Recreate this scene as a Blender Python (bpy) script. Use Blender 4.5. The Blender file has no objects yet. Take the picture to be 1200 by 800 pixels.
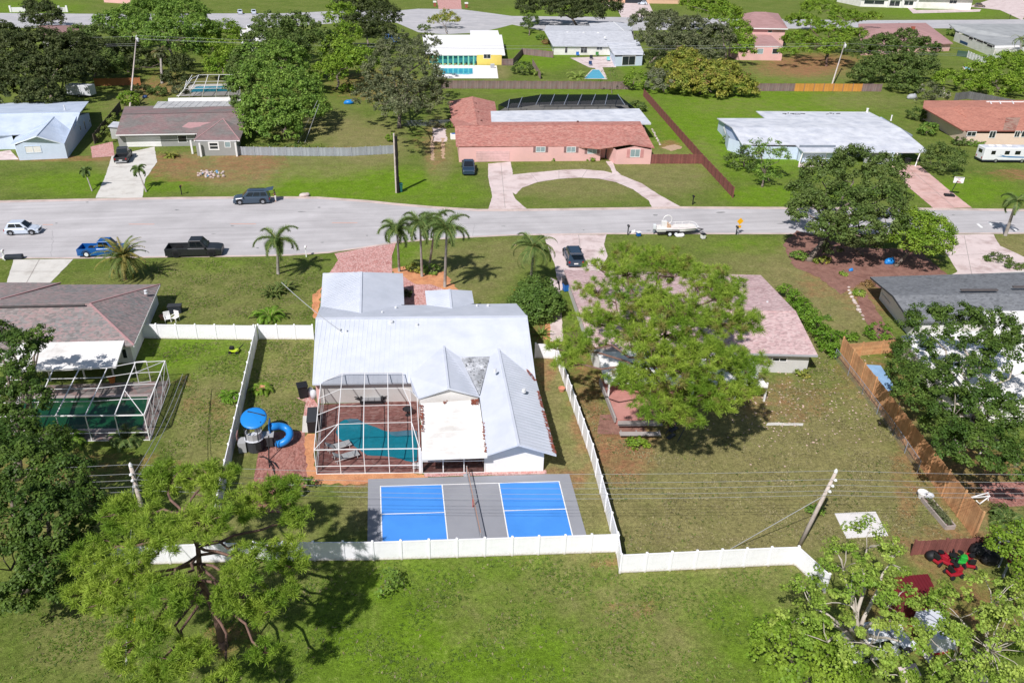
import bpy, math, random
import numpy as np
from mathutils import Vector, Matrix
rnd = random.Random(7)
rng = np.random.default_rng(11)
S = bpy.context.scene
COL = S.collection
R = math.radians
# ---------------------------------------------------------------- camera
FPX = 933.0
_p, _r, _y = 0.498846363, -0.0296705973, -0.189464712
CAM = np.array([0.533150697, -48.1661847, 38.4963681])
def _basis():
    cy, sy = math.cos(_y), math.sin(_y)
    ri = np.array([cy, sy, 0]); fw = np.array([-sy, cy, 0]); up = np.array([0, 0, 1.])
    f = fw*math.cos(_p) - up*math.sin(_p)
    d = -fw*math.sin(_p) - up*math.cos(_p)
    return np.array([ri*math.cos(_r)+d*math.sin(_r), -ri*math.sin(_r)+d*math.cos(_r), f])
BAS = _basis()
cd = bpy.data.cameras.new('camera'); cam = bpy.data.objects.new('camera', cd); COL.objects.link(cam)
cd.sensor_width = 36; cd.lens = FPX/1200*36; cd.clip_start = .5; cd.clip_end = 3000
cam.matrix_world = Matrix(((BAS[0][0], -BAS[1][0], -BAS[2][0], CAM[0]), (BAS[0][1], -BAS[1][1], -BAS[2][1], CAM[1]),
                           (BAS[0][2], -BAS[1][2], -BAS[2][2], CAM[2]), (0, 0, 0, 1)))
S.camera = cam
def ray(u, v): return BAS.T @ np.array([(u-600)/FPX, (v-400)/FPX, 1.0])
def P(u, v, z=0.0):
    """the point of the place, at height z, that was surveyed at this spot of the photograph"""
    d = ray(u, v); return Vector(CAM + d*((z-CAM[2])/d[2]))
def PX(p):
    q = BAS @ (np.array(p, float)-CAM); return 600+FPX*q[0]/q[2], 400+FPX*q[1]/q[2]
def dep(p): return float((BAS @ (np.array(p, float)-CAM))[2])
def onwall(A, B, u, v):
    A, B = np.array(A, float), np.array(B, float); t = B-A; n = np.array([-t[1], t[0], 0]); d = ray(u, v)
    q = CAM + d*(n @ (A-CAM))/(n @ d); s = ((q-A) @ t)/(t @ t)
    return s, q[2]
# ---------------------------------------------------------------- light
SUN_AZ, SUN_EL = R(53), R(48)       # light travels towards azimuth 53 deg from +X
w = bpy.data.worlds.new('World'); S.world = w; w.use_nodes = True
nt = w.node_tree; bg = nt.nodes['Background']
sky = nt.nodes.new('ShaderNodeTexSky'); sky.sky_type = 'NISHITA'; sky.sun_disc = False
sky.sun_elevation = SUN_EL; sky.sun_rotation = math.atan2(-math.cos(SUN_AZ), -math.sin(SUN_AZ)) % (2*math.pi)
nt.links.new(sky.outputs[0], bg.inputs[0]); bg.inputs[1].default_value = 0.074
sd = bpy.data.lights.new('sun', 'SUN'); sun = bpy.data.objects.new('sun', sd); COL.objects.link(sun)
sd.energy = 4.8; sd.angle = R(.5); sd.color = (1, .955, .955)
sun.rotation_euler = Vector((-math.cos(SUN_AZ)*math.cos(SUN_EL), -math.sin(SUN_AZ)*math.cos(SUN_EL), math.sin(SUN_EL))).to_track_quat('Z', 'Y').to_euler()
sun.location = (-60, -80, 110)
S.view_settings.view_transform = 'Standard'; S.view_settings.look = 'None'; S.view_settings.exposure = 0.0; S.view_settings.gamma = 1
# ---------------------------------------------------------------- materials
def lin(h):
    if isinstance(h, str):
        c = [int(h[i:i+2], 16)/255 for i in (0, 2, 4)]
        return tuple(x/12.92 if x <= .04045 else ((x+.055)/1.055)**2.4 for x in c)
    return h
MAT = {}
def _mix(nt, a, b, fac, typ='MIX'):
    m = nt.nodes.new('ShaderNodeMix'); m.data_type = 'RGBA'; m.blend_type = typ
    for s, v in ((m.inputs[0], fac), (m.inputs[6], a), (m.inputs[7], b)):
        if hasattr(v, 'links') or isinstance(v, bpy.types.NodeSocket): nt.links.new(v, s)
        elif isinstance(v, (int, float)): s.default_value = v
        else: s.default_value = (*v, 1)
    return m.outputs[2]
def _noise(nt, vec, scale, detail=3, rough=.6):
    n = nt.nodes.new('ShaderNodeTexNoise'); n.inputs['Scale'].default_value = scale
    n.inputs['Detail'].default_value = detail; n.inputs['Roughness'].default_value = rough
    if vec: nt.links.new(vec, n.inputs['Vector'])
    return n.outputs[0]
def _ramp(nt, v, lo, hi, a=0., b=1.):
    m = nt.nodes.new('ShaderNodeMapRange'); m.inputs[1].default_value = lo; m.inputs[2].default_value = hi
    m.inputs[3].default_value = a; m.inputs[4].default_value = b
    nt.links.new(v, m.inputs[0]); return m.outputs[0]
def mat(name, col, rough=.7, var=.15, scale=1.5, col2=None, sc2=.25, lo2=.45, hi2=.65, bump=0., bsc=20, metal=0., spec=.4, fine=0, fsc=30, cells=None, island=0, streak=None, soil=None):
    """weathered surface: base colour, slow mottling (var), a second tone in patches (col2), fine grain, cells of varied tone"""
    if name in MAT: return MAT[name]
    m = bpy.data.materials.new(name); m.use_nodes = True; nt = m.node_tree; b = nt.nodes['Principled BSDF']; MAT[name] = m
    tc = nt.nodes.new('ShaderNodeTexCoord'); o = tc.outputs['Object']
    c = lin(col); out = None
    cur = c
    if col2 is not None:
        cur = _mix(nt, c, lin(col2), _ramp(nt, _noise(nt, o, sc2, 5, .65), lo2, hi2))
    def mul(cur, f):
        mm = nt.nodes.new('ShaderNodeMix'); mm.data_type = 'RGBA'; mm.blend_type = 'MULTIPLY'; mm.inputs[0].default_value = 1
        if isinstance(cur, bpy.types.NodeSocket): nt.links.new(cur, mm.inputs[6])
        else: mm.inputs[6].default_value = (*cur, 1)
        nt.links.new(f, mm.inputs[7]); return mm.outputs[2]
    if var: cur = mul(cur, _ramp(nt, _noise(nt, o, scale, 4), .25, .75, 1-var, 1+var))
    if fine: cur = mul(cur, _ramp(nt, _noise(nt, o, fsc, 2), .25, .75, 1-fine, 1+fine))
    if streak:
        mp = nt.nodes.new('ShaderNodeMapping'); mp.inputs['Scale'].default_value = streak; nt.links.new(o, mp.inputs[0]); cur = mul(cur, _ramp(nt, _noise(nt, mp.outputs[0], 1, 5, .7), .3, .7, .86, 1.12))
    if cells:
        mp = nt.nodes.new('ShaderNodeMapping'); mp.inputs['Scale'].default_value = cells[0]; nt.links.new(o, mp.inputs[0])
        vo = nt.nodes.new('ShaderNodeTexVoronoi'); vo.inputs['Scale'].default_value = 1; nt.links.new(mp.outputs[0], vo.inputs['Vector'])
        bw = nt.nodes.new('ShaderNodeSeparateColor'); nt.links.new(vo.outputs['Color'], bw.inputs[0])
        cur = mul(cur, _ramp(nt, bw.outputs[0], 0, 1, 1-cells[1], 1+cells[1]))
        if len(cells) > 2: cur = _mix(nt, cur, lin(cells[2]), _ramp(nt, bw.outputs[1], .62, .7, 0, cells[3]))
    if island:
        g = nt.nodes.new('ShaderNodeNewGeometry'); cur = mul(cur, _ramp(nt, g.outputs['Random Per Island'], 0, 1, 1-island, 1+island))
    if soil:        # splashed soil along the foot of a panel
        sx = nt.nodes.new('ShaderNodeSeparateXYZ'); nt.links.new(o, sx.inputs[0]); ad = nt.nodes.new('ShaderNodeMath'); ad.operation = 'MULTIPLY_ADD'
        nt.links.new(_noise(nt, o, 5, 4, .7), ad.inputs[0]); ad.inputs[1].default_value = -.45; nt.links.new(sx.outputs[2], ad.inputs[2]); cur = _mix(nt, cur, lin(soil), _ramp(nt, ad.outputs[0], -.22, .06, .75, 0))
    if isinstance(cur, bpy.types.NodeSocket): nt.links.new(cur, b.inputs['Base Color'])
    else: b.inputs['Base Color'].default_value = (*cur, 1)
    b.inputs['Roughness'].default_value = rough; b.inputs['Metallic'].default_value = metal
    b.inputs['Specular IOR Level'].default_value = spec
    if bump:
        bp = nt.nodes.new('ShaderNodeBump'); bp.inputs['Strength'].default_value = bump; bp.inputs['Distance'].default_value = .05
        nt.links.new(_noise(nt, o, bsc, 3), bp.inputs['Height']); nt.links.new(bp.outputs[0], b.inputs['Normal'])
    return m
def leafmat(name, col, col2=None, isl=.35, trans=.3, rough=.55, sc=.5, hi=.62):
    if name in MAT: return MAT[name]
    m = bpy.data.materials.new(name); m.use_nodes = True; nt = m.node_tree; nt.nodes.clear(); MAT[name] = m
    out = nt.nodes.new('ShaderNodeOutputMaterial'); tc = nt.nodes.new('ShaderNodeTexCoord'); g = nt.nodes.new('ShaderNodeNewGeometry')
    c2 = lin(col2) if col2 else tuple(x*1.5 for x in lin(col))
    n = _noise(nt, tc.outputs['Object'], sc, 3)
    cur = _mix(nt, lin(col), c2, _ramp(nt, n, .38, hi))
    mm = nt.nodes.new('ShaderNodeMix'); mm.data_type = 'RGBA'; mm.blend_type = 'MULTIPLY'; mm.inputs[0].default_value = 1
    nt.links.new(cur, mm.inputs[6]); nt.links.new(_ramp(nt, g.outputs['Random Per Island'], 0, 1, 1-isl, 1+isl), mm.inputs[7]); cur = mm.outputs[2]
    b = nt.nodes.new('ShaderNodeBsdfPrincipled'); b.inputs['Roughness'].default_value = rough; b.inputs['Specular IOR Level'].default_value = .25
    nt.links.new(cur, b.inputs['Base Color'])
    t = nt.nodes.new('ShaderNodeBsdfTranslucent'); nt.links.new(cur, t.inputs[0])
    mx = nt.nodes.new('ShaderNodeMixShader'); mx.inputs[0].default_value = trans
    nt.links.new(b.outputs[0], mx.inputs[1]); nt.links.new(t.outputs[0], mx.inputs[2]); nt.links.new(mx.outputs[0], out.inputs[0])
    return m
def screenmat(name, alpha, col='15171a'):
    m = bpy.data.materials.new(name); m.use_nodes = True; nt = m.node_tree; nt.nodes.clear(); MAT[name] = m
    out = nt.nodes.new('ShaderNodeOutputMaterial'); t = nt.nodes.new('ShaderNodeBsdfTransparent'); d = nt.nodes.new('ShaderNodeBsdfDiffuse')
    d.inputs[0].default_value = (*lin(col), 1); mx = nt.nodes.new('ShaderNodeMixShader'); mx.inputs[0].default_value = alpha
    nt.links.new(t.outputs[0], mx.inputs[1]); nt.links.new(d.outputs[0], mx.inputs[2]); nt.links.new(mx.outputs[0], out.inputs[0]); return m
# ---------------------------------------------------------------- objects
def tag(o, label=None, cat=None, group=None, kind=None):
    if label: o['label'] = label
    if cat: o['category'] = cat
    if group: o['group'] = group
    if kind: o['kind'] = kind
    return o
def thing(name, label, cat, loc=(0, 0, 0), rz=0, group=None):
    o = bpy.data.objects.new(name, None); COL.objects.link(o); o.empty_display_size = .3
    o.location = (loc[0], loc[1], loc[2]); o.rotation_euler = (0, 0, rz); return tag(o, label, cat, group)
def rootof(o):
    while o.parent: o = o.parent
    return o
def link(name, me, parent=None, loc=(0, 0, 0), rot=(0, 0, 0), sc=None):
    o = bpy.data.objects.new(name, me); COL.objects.link(o); o.location = loc; o.rotation_euler = rot
    if sc: o.scale = sc
    if parent: o.parent = parent
    return o
def dup(root, loc=None, rz=None, label=None, group=None):
    r = root.copy(); COL.objects.link(r)
    if loc is not None: r.location = loc
    if rz is not None: r.rotation_euler = (0, 0, rz)
    if label: r['label'] = label
    if group: r['group'] = group
    for ch in list(root.children):
        c = ch.copy(); COL.objects.link(c); c.parent = r
        for g in list(ch.children):
            d = g.copy(); COL.objects.link(d); d.parent = c
    return r
class MB:
    def __init__(s): s.v = []; s.f = []
    def add(s, vs, fs):
        n = len(s.v); s.v += [tuple(x) for x in vs]; s.f += [tuple(i+n for i in f) for f in fs]; return s
    def poly(s, pts): return s.add(pts, [tuple(range(len(pts)))])
    def box8(s, p): return s.add(p, [(3, 2, 1, 0), (4, 5, 6, 7), (0, 1, 5, 4), (1, 2, 6, 5), (2, 3, 7, 6), (3, 0, 4, 7)])
    def box(s, c, d, rz=0, ry=0):
        x, y, z = d[0]/2, d[1]/2, d[2]/2; M = Matrix.Rotation(rz, 3, 'Z') @ Matrix.Rotation(ry, 3, 'Y'); c = Vector(c)
        return s.box8([c+M @ Vector(q) for q in ((-x, -y, -z), (x, -y, -z), (x, y, -z), (-x, y, -z), (-x, -y, z), (x, -y, z), (x, y, z), (-x, y, z))])
    def prism(s, pts, z0, z1):
        n = len(pts); v = [(p[0], p[1], z0) for p in pts]+[(p[0], p[1], z1) for p in pts]
        return s.add(v, [tuple(range(n-1, -1, -1)), tuple(range(n, 2*n))]+[(i, (i+1) % n, n+(i+1) % n, n+i) for i in range(n)])
    def bar(s, a, b, w, h=None, up=(0, 0, 1)):
        a, b = Vector(a), Vector(b); h = h or w; d = (b-a).normalized(); u = Vector(up)
        if abs(d.dot(u)) > .99: u = Vector((1, 0, 0))
        x = d.cross(u).normalized()*w/2; y = x.cross(d).normalized()*h/2
        return s.box8([a-x-y, a+x-y, b+x-y, b-x-y, a-x+y, a+x+y, b+x+y, b-x+y])
    def tube(s, pts, rad, n=8, cap=True):
        pts = [Vector(p) for p in pts]; m = len(pts)
        if not isinstance(rad, (list, tuple)): rad = [rad]*m
        vs = []; px = None
        for i, p in enumerate(pts):
            d = (pts[min(i+1, m-1)]-pts[max(i-1, 0)]).normalized()
            if px is None: px = d.orthogonal().normalized()
            px = (px-d*px.dot(d)).normalized(); py = d.cross(px)
            vs += [p+(px*math.cos(2*math.pi*k/n)+py*math.sin(2*math.pi*k/n))*rad[i] for k in range(n)]
        fs = [(i*n+k, i*n+(k+1) % n, (i+1)*n+(k+1) % n, (i+1)*n+k) for i in range(m-1) for k in range(n)]
        if cap: fs += [tuple(range(n-1, -1, -1)), tuple(range((m-1)*n, m*n))]
        return s.add(vs, fs)
    def lathe(s, c, prof, n=16):
        c = Vector(c); m = len(prof)
        vs = [(c.x+r*math.cos(2*math.pi*k/n), c.y+r*math.sin(2*math.pi*k/n), c.z+z) for r, z in prof for k in range(n)]
        fs = [(i*n+k, i*n+(k+1) % n, (i+1)*n+(k+1) % n, (i+1)*n+k) for i in range(m-1) for k in range(n)]
        return s.add(vs, fs+[tuple(range(n-1, -1, -1)), tuple(range((m-1)*n, m*n))])
    def blob(s, c, r, n=8, m=5):
        c = Vector(c); r = r if isinstance(r, (tuple, list)) else (r, r, r)
        vs = [(c.x+r[0]*math.sin(a)*math.cos(2*math.pi*k/n), c.y+r[1]*math.sin(a)*math.sin(2*math.pi*k/n), c.z-r[2]*math.cos(a)) for a in [math.pi*(i+.02)/(m-.96+.0) if i else .02 for i in range(m)] for k in range(n)]
        return s.add(vs, [(i*n+k, i*n+(k+1) % n, (i+1)*n+(k+1) % n, (i+1)*n+k) for i in range(m-1) for k in range(n)]+[tuple(range(n-1, -1, -1)), tuple(range((m-1)*n, m*n))])
    def mesh(s, name, mt, off=(0, 0, 0), smooth=False):
        me = bpy.data.meshes.new(name); o = Vector(off)
        me.from_pydata([tuple(Vector(v)-o) for v in s.v], [], s.f); me.materials.append(mt)
        if smooth: me.polygons.foreach_set('use_smooth', [True]*len(me.polygons))
        me.update(); return me
    def build(s, name, mt, parent=None, local=False, smooth=False, bevel=0, kind=None):
        """link as one object; vertices are world coordinates unless local"""
        off = (0, 0, 0)
        if parent is not None and not local: off = rootof(parent).location
        o = link(name, s.mesh(name, mt, off, smooth), parent)
        if bevel:
            b = o.modifiers.new('bevel', 'BEVEL'); b.width = bevel; b.segments = 2; b.limit_method = 'ANGLE'
        if kind: o['kind'] = kind
        return o
def single(mb, name, label, cat, mt, group=None, smooth=False, bevel=0):
    """a thing that is one mesh, origin at its base"""
    xs = [v[0] for v in mb.v]; ys = [v[1] for v in mb.v]; zs = [v[2] for v in mb.v]
    o = Vector(((min(xs)+max(xs))/2, (min(ys)+max(ys))/2, min(zs)))
    ob = link(name, mb.mesh(name, mt, o, smooth)); ob.location = o
    if bevel:
        b = ob.modifiers.new('bevel', 'BEVEL'); b.width = bevel; b.segments = 2; b.limit_method = 'ANGLE'
    return tag(ob, label, cat, group)
def sheet(name, px, z, mt, kind='structure', thick=.0):
    """a flat area of ground from its surveyed outline"""
    pts = [P(u, v, z) for u, v in px]
    mb = MB(); rg = .20 if 'mulch' in name or 'track' in name or 'dirt' in name else .045 if name in ('driveway', 'footpath', 'patio', 'road', 'far_road') else 0
    if rg and not thick:            # ragged edges, as turf and soil creep over them
        rr = random.Random(len(px)*7+int(px[0][0])); out = []
        for p, q in zip(pts, pts[1:]+pts[:1]):
            k = min(60, max(1, int((q-p).length/(.5 if rg > .1 else .7))))
            for i in range(k): e = p.lerp(q, i/k); out.append(Vector((e.x+rr.uniform(-rg, rg), e.y+rr.uniform(-rg, rg), e.z)))
        pts = out
    if thick: mb.prism([(p.x, p.y) for p in pts], z-thick, z)
    else: mb.poly(pts)
    o = link(name, mb.mesh(name, mt)); o['kind'] = kind
    if sum(pts[i].x*pts[i-1].y-pts[i-1].x*pts[i].y for i in range(len(pts))) > 0 and not thick:
        o.data.flip_normals()
    return o
# ================================================================ THE GROUND
def axis(a, b, c, d, fine, coarse):
    return np.concatenate([np.arange(a, b, coarse), np.arange(b, c, fine), np.arange(c, d+coarse, coarse)])
def make_ground():
    X = axis(-420, -62, 92, 620, .9, 10.); Y = axis(-120, -30, 100, 700, .9, 8.)
    nx, ny = len(X), len(Y); gx, gy = np.meshgrid(X, Y); pts = np.stack([gx.ravel(), gy.ravel(), np.zeros(nx*ny)], 1)
    q = (pts-CAM) @ BAS.T; dpt = np.where(q[:, 2] > 2, q[:, 2], 2); U = 600+FPX*q[:, 0]/dpt; V = 400+FPX*q[:, 1]/dpt
    U[q[:, 2] < 2] = -9999
    def field(lst):
        out = np.zeros(len(U))
        for u, v, ru, rv, s in lst:
            d = np.sqrt(((U-u)/ru)**2+((V-v)/rv)**2); out = np.maximum(out, s*np.clip(1.25-d, 0, .6)/.6)
        return out
    dry = field([(860, 560, 260, 120, .85), (950, 350, 90, 70, .8), (340, 470, 50, 90, .62), (250, 500, 60, 80, .55), (540, 320, 60, 40, .55),
                 (240, 345, 150, 40, .38), (720, 690, 120, 60, .45), (560, 730, 60, 30, .3), (760, 760, 80, 60, .5), (100, 740, 80, 50, .4), (680, 560, 40, 110, .75),
                 (1010, 540, 70, 110, .7), (430, 590, 40, 40, .6), (430, 600, 30, 30, .7), (690, 210, 90, 25, .6), (640, 215, 60, 16, .6), (780, 200, 60, 30, .6),
                 (880, 330, 80, 40, .5), (1110, 610, 90, 60, .7), (430, 170, 50, 30, .7), (370, 195, 80, 16, .5), (280, 200, 60, 25, .7), (230, 195, 60, 18, .6),
                 (380, 150, 60, 20, .7), (515, 175, 20, 40, .6), (230, 100, 40, 16, .6), (815, 180, 30, 20, .3), (580, 85, 20, 10, .7), (1000, 118, 60, 12, .4),
                 (130, 190, 20, 14, .5), (150, 120, 30, 12, .4), (585, 300, 40, 22, .5), (940, 320, 60, 30, .7), (640, 480, 25, 90, .8), (655, 545, 25, 30, .85), (860, 125, 60, 12, .25),
                 (1190, 290, 30, 20, .7), (300, 620, 90, 90, .4), (60, 600, 80, 60, .4), (760, 700, 60, 40, .5), (600, 700, 80, 30, .25), (920, 690, 60, 30, .3),
                 (950, 85, 90, 12, .4), (560, 190, 30, 20, .2), (900, 640, 120, 20, .6)])
    dirt = field([(730, 520, 45, 50, .8), (690, 500, 22, 40, .75), (655, 560, 40, 16, .7), (690, 450, 25, 40, .6), (1010, 440, 40, 30, .45), (920, 470, 60, 30, .5),
                  (240, 205, 90, 12, .55), (190, 192, 60, 14, .7), (290, 190, 50, 14, .7), (75, 186, 90, 4, .7), (215, 445, 14, 8, .6), (230, 475, 18, 14, .5), (260, 480, 12, 20, .45),
                  (440, 100, 60, 22, .55), (510, 170, 16, 34, .5), (785, 170, 14, 6, .8), (780, 155, 10, 5, .6), (940, 78, 60, 14, .9), (965, 72, 50, 10, .9),
                  (180, 105, 30, 12, .7), (196, 90, 26, 14, .4), (270, 745, 40, 25, .6), (1060, 470, 26, 60, .5), (1120, 640, 90, 30, .6), (1150, 560, 60, 50, .7), (1100, 720, 120, 60, .6),
                  (650, 240, 300, 3, .0), (1040, 330, 70, 40, .7), (970, 330, 40, 26, .5), (760, 640, 30, 10, .0), (452, 688, 12, 8, .7), (420, 560, 30, 14, .6), (330, 175, 120, 4, .5),
                  (1140, 130, 70, 30, .35), (1195, 205, 26, 10, .8), (560, 425, 10, 10, 0), (745, 712, 40, 14, .4), (40, 580, 90, 90, .3), (100, 545, 120, 20, .45), (715, 655, 16, 8, .7),
                  (640, 430, 14, 30, .6), (640, 385, 18, 20, .7), (500, 165, 24, 12, .4), (800, 660, 200, 4, .45), (1065, 560, 22, 60, .6), (300, 118, 40, 20, .4)])
    lush = field([(640, 720, 280, 70, .5), (600, 790, 320, 40, .6), (400, 215, 150, 22, .9), (120, 215, 120, 16, .7), (890, 150, 140, 60, .9), (900, 230, 60, 14, .8), (560, 760, 240, 60, .75), (470, 690, 60, 40, .6), (1140, 225, 70, 20, .8),
                  (230, 420, 60, 30, .7), (330, 440, 30, 30, .5), (700, 105, 160, 8, .6), (600, 40, 40, 30, .5), (640, 70, 40, 14, .8), (830, 740, 140, 50, .6), (1100, 15, 90, 8, .6), (660, 14, 80, 10, .5),
                  (250, 312, 40, 10, .5), (480, 300, 20, 16, .7), (880, 288, 60, 10, .5), (1160, 68, 26, 10, .7), (640, 205, 20, 8, .4), (740, 80, 16, 8, .7), (1000, 225, 40, 10, .6), (40, 10, 60, 10, .7), (520, 228, 60, 16, .6)])
    me = bpy.data.meshes.new('ground'); me.from_pydata([], [], []) 
    me.vertices.add(nx*ny); me.vertices.foreach_set('co', pts.ravel())
    i = (np.arange(ny-1)[:, None]*nx+np.arange(nx-1)[None]).ravel(); f = np.stack([i, i+1, i+nx+1, i+nx], 1)
    me.loops.add(f.size); me.loops.foreach_set('vertex_index', f.ravel().astype(np.int32)); me.polygons.add(len(f))
    me.polygons.foreach_set('loop_start', np.arange(0, f.size, 4, dtype=np.int32)); me.update(calc_edges=True)
    at = me.color_attributes.new('turf', 'FLOAT_COLOR', 'POINT')
    at.data.foreach_set('color', np.stack([dry, dirt, lush, np.ones(len(U))], 1).ravel().astype(np.float32))
    m = bpy.data.materials.new('turf'); m.use_nodes = True; nt = m.node_tree; b = nt.nodes['Principled BSDF']; MAT['turf'] = m
    a = nt.nodes.new('ShaderNodeAttribute'); a.attribute_name = 'turf'; sp = nt.nodes.new('ShaderNodeSeparateColor'); nt.links.new(a.outputs['Color'], sp.inputs[0])
    o = nt.nodes.new('ShaderNodeTexCoord').outputs['Object']
    def thr(ch, ns, det, k, lo, hi):
        ad = nt.nodes.new('ShaderNodeMath'); ad.operation = 'MULTIPLY_ADD'; nt.links.new(_noise(nt, o, ns, det, .7), ad.inputs[0]); ad.inputs[1].default_value = k
        nt.links.new(sp.outputs[ch], ad.inputs[2]); return _ramp(nt, ad.outputs[0], lo, hi)
    c = _mix(nt, (.118, .168, .028), (.150, .190, .040), _ramp(nt, _noise(nt, o, .12, 4), .4, .6))
    c = _mix(nt, c, (.135, .235, .014), thr(2, .3, 4, .9, .5, 1.3))
    c = _mix(nt, c, (.235, .215, .085), thr(0, .45, 6, 1.2, .62, 1.45))
    c = _mix(nt, c, (.30, .24, .13), _ramp(nt, _noise(nt, o, .8, 7, .75), .56, .76, 0, .55))
    c = _mix(nt, c, (.32, .155, .082), thr(1, .7, 9, 2.2, 1.35, 2.2))
    def mulf(c, f): return _mix(nt, c, f, 1., 'MULTIPLY')
    c = mulf(c, _ramp(nt, _noise(nt, o, .55, 6, .8), .3, .7, .76, 1.26)); c = mulf(c, _ramp(nt, _noise(nt, o, 3.2, 5, .75), .3, .7, .60, 1.40)); c = mulf(c, _ramp(nt, _noise(nt, o, 13, 3, .7), .3, .7, .60, 1.40))
    nt.links.new(c, b.inputs['Base Color']); b.inputs['Roughness'].default_value = .95; b.inputs['Specular IOR Level'].default_value = .1
    bp = nt.nodes.new('ShaderNodeBump'); bp.inputs['Strength'].default_value = .7; bp.inputs['Distance'].default_value = .12
    nt.links.new(_noise(nt, o, 9, 4, .75), bp.inputs['Height']); nt.links.new(bp.outputs[0], b.inputs['Normal'])
    me.materials.append(m); o = link('ground', me); o['kind'] = 'structure'
make_ground()
m_road = mat('road', 'bfbcbb', .9, .06, .25, 'b3b0af', .12, .4, .62, fine=.12, fsc=25, streak=(.035, .9, 1))
m_road2 = mat('road_grey', 'b3b2b3', .9, .06, .3, 'bebcbb', .15, fine=.1, fsc=20, streak=(.03, .7, 1))
m_conc = mat('concrete', 'd2cfc6', .9, .07, .6, 'bdb8ae', .5, .5, .7, fine=.08)
m_concp = mat('pink_concrete', 'd6c6c1', .9, .08, .5, 'b5a09a', .35, .5, .68, fine=.1)
m_curb = mat('gutter_concrete', 'd0bdb4', .9, .12, .5, 'b6a79d', .4, fine=.1)
m_paver = mat('red_pavers', 'c08f88', .9, .1, .8, 'b37c74', .5, fine=.1, fsc=14, cells=((9, 5, 1), .22, 'd8b7ae', .6))
m_brown = mat('brown_pavers', '9c6a5e', .9, .12, .8, '86584e', .5, fine=.15, fsc=14, cells=((9, 5, 1), .25, 'b98c7f', .5))
m_deckp = mat('deck_pavers', '9a6a62', .85, .1, .8, '875850', .5, fine=.12, fsc=14, cells=((3.2, 7, 1), .22, 'b89389', .6))
m_mulch = mat('mulch', '8f6a5d', .95, .2, 2, '7a564b', .7, fine=.3, fsc=16, bump=.5, bsc=12)
m_omulch = mat('orange_mulch', 'cf9468', .95, .14, 2, 'bb7d58', .7, fine=.22, fsc=16, bump=.4, bsc=12)
m_sal = mat('salmon_paint', 'd9a894', .8, .1)
m_white = mat('white_paint', 'eeeeea', .6, .03, 1)
# main street
UP = [(-160, 238), (0, 236), (90, 234), (200, 232), (310, 231), (372, 231.5), (430, 235.5), (460, 238.7), (510, 243), (560, 246), (600, 246), (700, 244.5), (800, 243), (900, 243.5), (1040, 244), (1200, 246), (1400, 249)]
LO = [(1400, 275), (1200, 274), (1040, 274.5), (900, 274.5), (710, 274.5), (640, 275.5), (600, 276), (540, 279), (500, 281.5), (462, 285), (430, 290), (385, 296.5), (340, 299.5), (300, 300.5), (170, 302), (90, 303), (0, 303), (-160, 304)]
sheet('road', UP+LO, .010, m_road)
def offs(l, d): return [(u, v+d) for u, v in l]
def strip(name, l, dv, z, mt, h=0):
    return sheet(name, l+offs(l, dv)[::-1], z, mt)
strip('gutter', UP, 1.6, .016, m_curb); strip('gutter', LO, -1.6, .016, m_curb)
def kerb(l):
    mb = MB()
    for (a, b) in zip(l[:-1], l[1:]):
        p, q = P(*a), P(*b); mb.bar((p.x, p.y, .02), (q.x, q.y, .02), .2, .09)
    o = mb.build('kerb', m_curb); o['kind'] = 'structure'
kerb(offs(UP, -.3)[:5]+offs(UP, -.3)[5:]); 
for u0, u1, v in ((50, 62, 263.2), (151, 181, 262.7), (270, 300, 262.3), (389, 419, 261), (480, 520, 262), (-70, -40, 263.5)):
    m = MB(); a, b = P(u0, v, .017), P(u1, v, .017); d = Vector((-(b-a).y, (b-a).x, 0)).normalized()*.10
    m.poly([a-d, b-d, b+d, a+d]); o = m.build('lane_marking', m_sal); o['kind'] = 'structure'
for u, v in ((1148, 264.5), (1161, 262.5), (1176, 264), (1188, 268)):
    sheet('crossing_marking', [(u-4, v-2.2), (u-1, v-2.4), (u+4.5, v+2.3), (u+1.5, v+2.5)], .018, m_white)
# far streets
sheet('far_road', [(-80, 14), (0, 15.5), (110, 16.5), (250, 16), (330, 16), (420, 12), (462, 13), (490, 10.5), (540, 11), (600, 19), (690, 20), (760, 20.5), (860, 22), (1015, 24), (1130, 23.5), (1300, 22),
                   (1300, 34), (1200, 33.5), (1015, 33.5), (860, 34), (745, 36), (680, 37), (640, 37), (600, 29), (585, 33), (560, 38.5), (520, 40.5), (490, 38), (465, 27), (440, 24), (330, 32), (270, 34), (130, 33), (0, 33), (-80, 33)], .010, m_road2)
# drives and walks
sheet('driveway', [(131, 183), (181, 172), (184, 190), (170, 210), (167, 232), (112, 232), (124, 205)], .022, m_conc)
sheet('driveway', [(572, 192), (598, 189.5), (601, 203), (596, 216), (604, 233), (617, 244.5), (572, 245.5), (577, 230), (572, 208)], .022, m_concp)
CI = [(596, 205), (622, 202.5), (660, 199), (682, 198.3), (708, 200.5), (730, 206), (752, 215), (772, 228), (798, 242.5)]
CO = [(764, 243), (760, 235), (742, 222), (722, 213.5), (702, 209.5), (680, 208.2), (655, 209.5), (630, 213.5), (612, 220), (604, 228), (596, 222)]
sheet('driveway', CI+CO, .026, m_concp)
sheet('footpath', [(710, 189), (718, 189), (722, 200), (728, 205), (718, 204), (716, 198)], .029, m_concp)
sheet('driveway', [(7, 333), (16, 304), (86, 303.5), (57, 333)], .022, m_conc)
sheet('driveway', [(385, 322), (396, 305), (392, 297), (430, 290), (464, 285), (459, 300), (460, 322)], .022, m_paver)
sheet('footpath', [(456, 330), (470, 322), (486, 333), (506, 333), (522, 340), (520, 362), (470, 362)], .022, m_paver)
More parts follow.
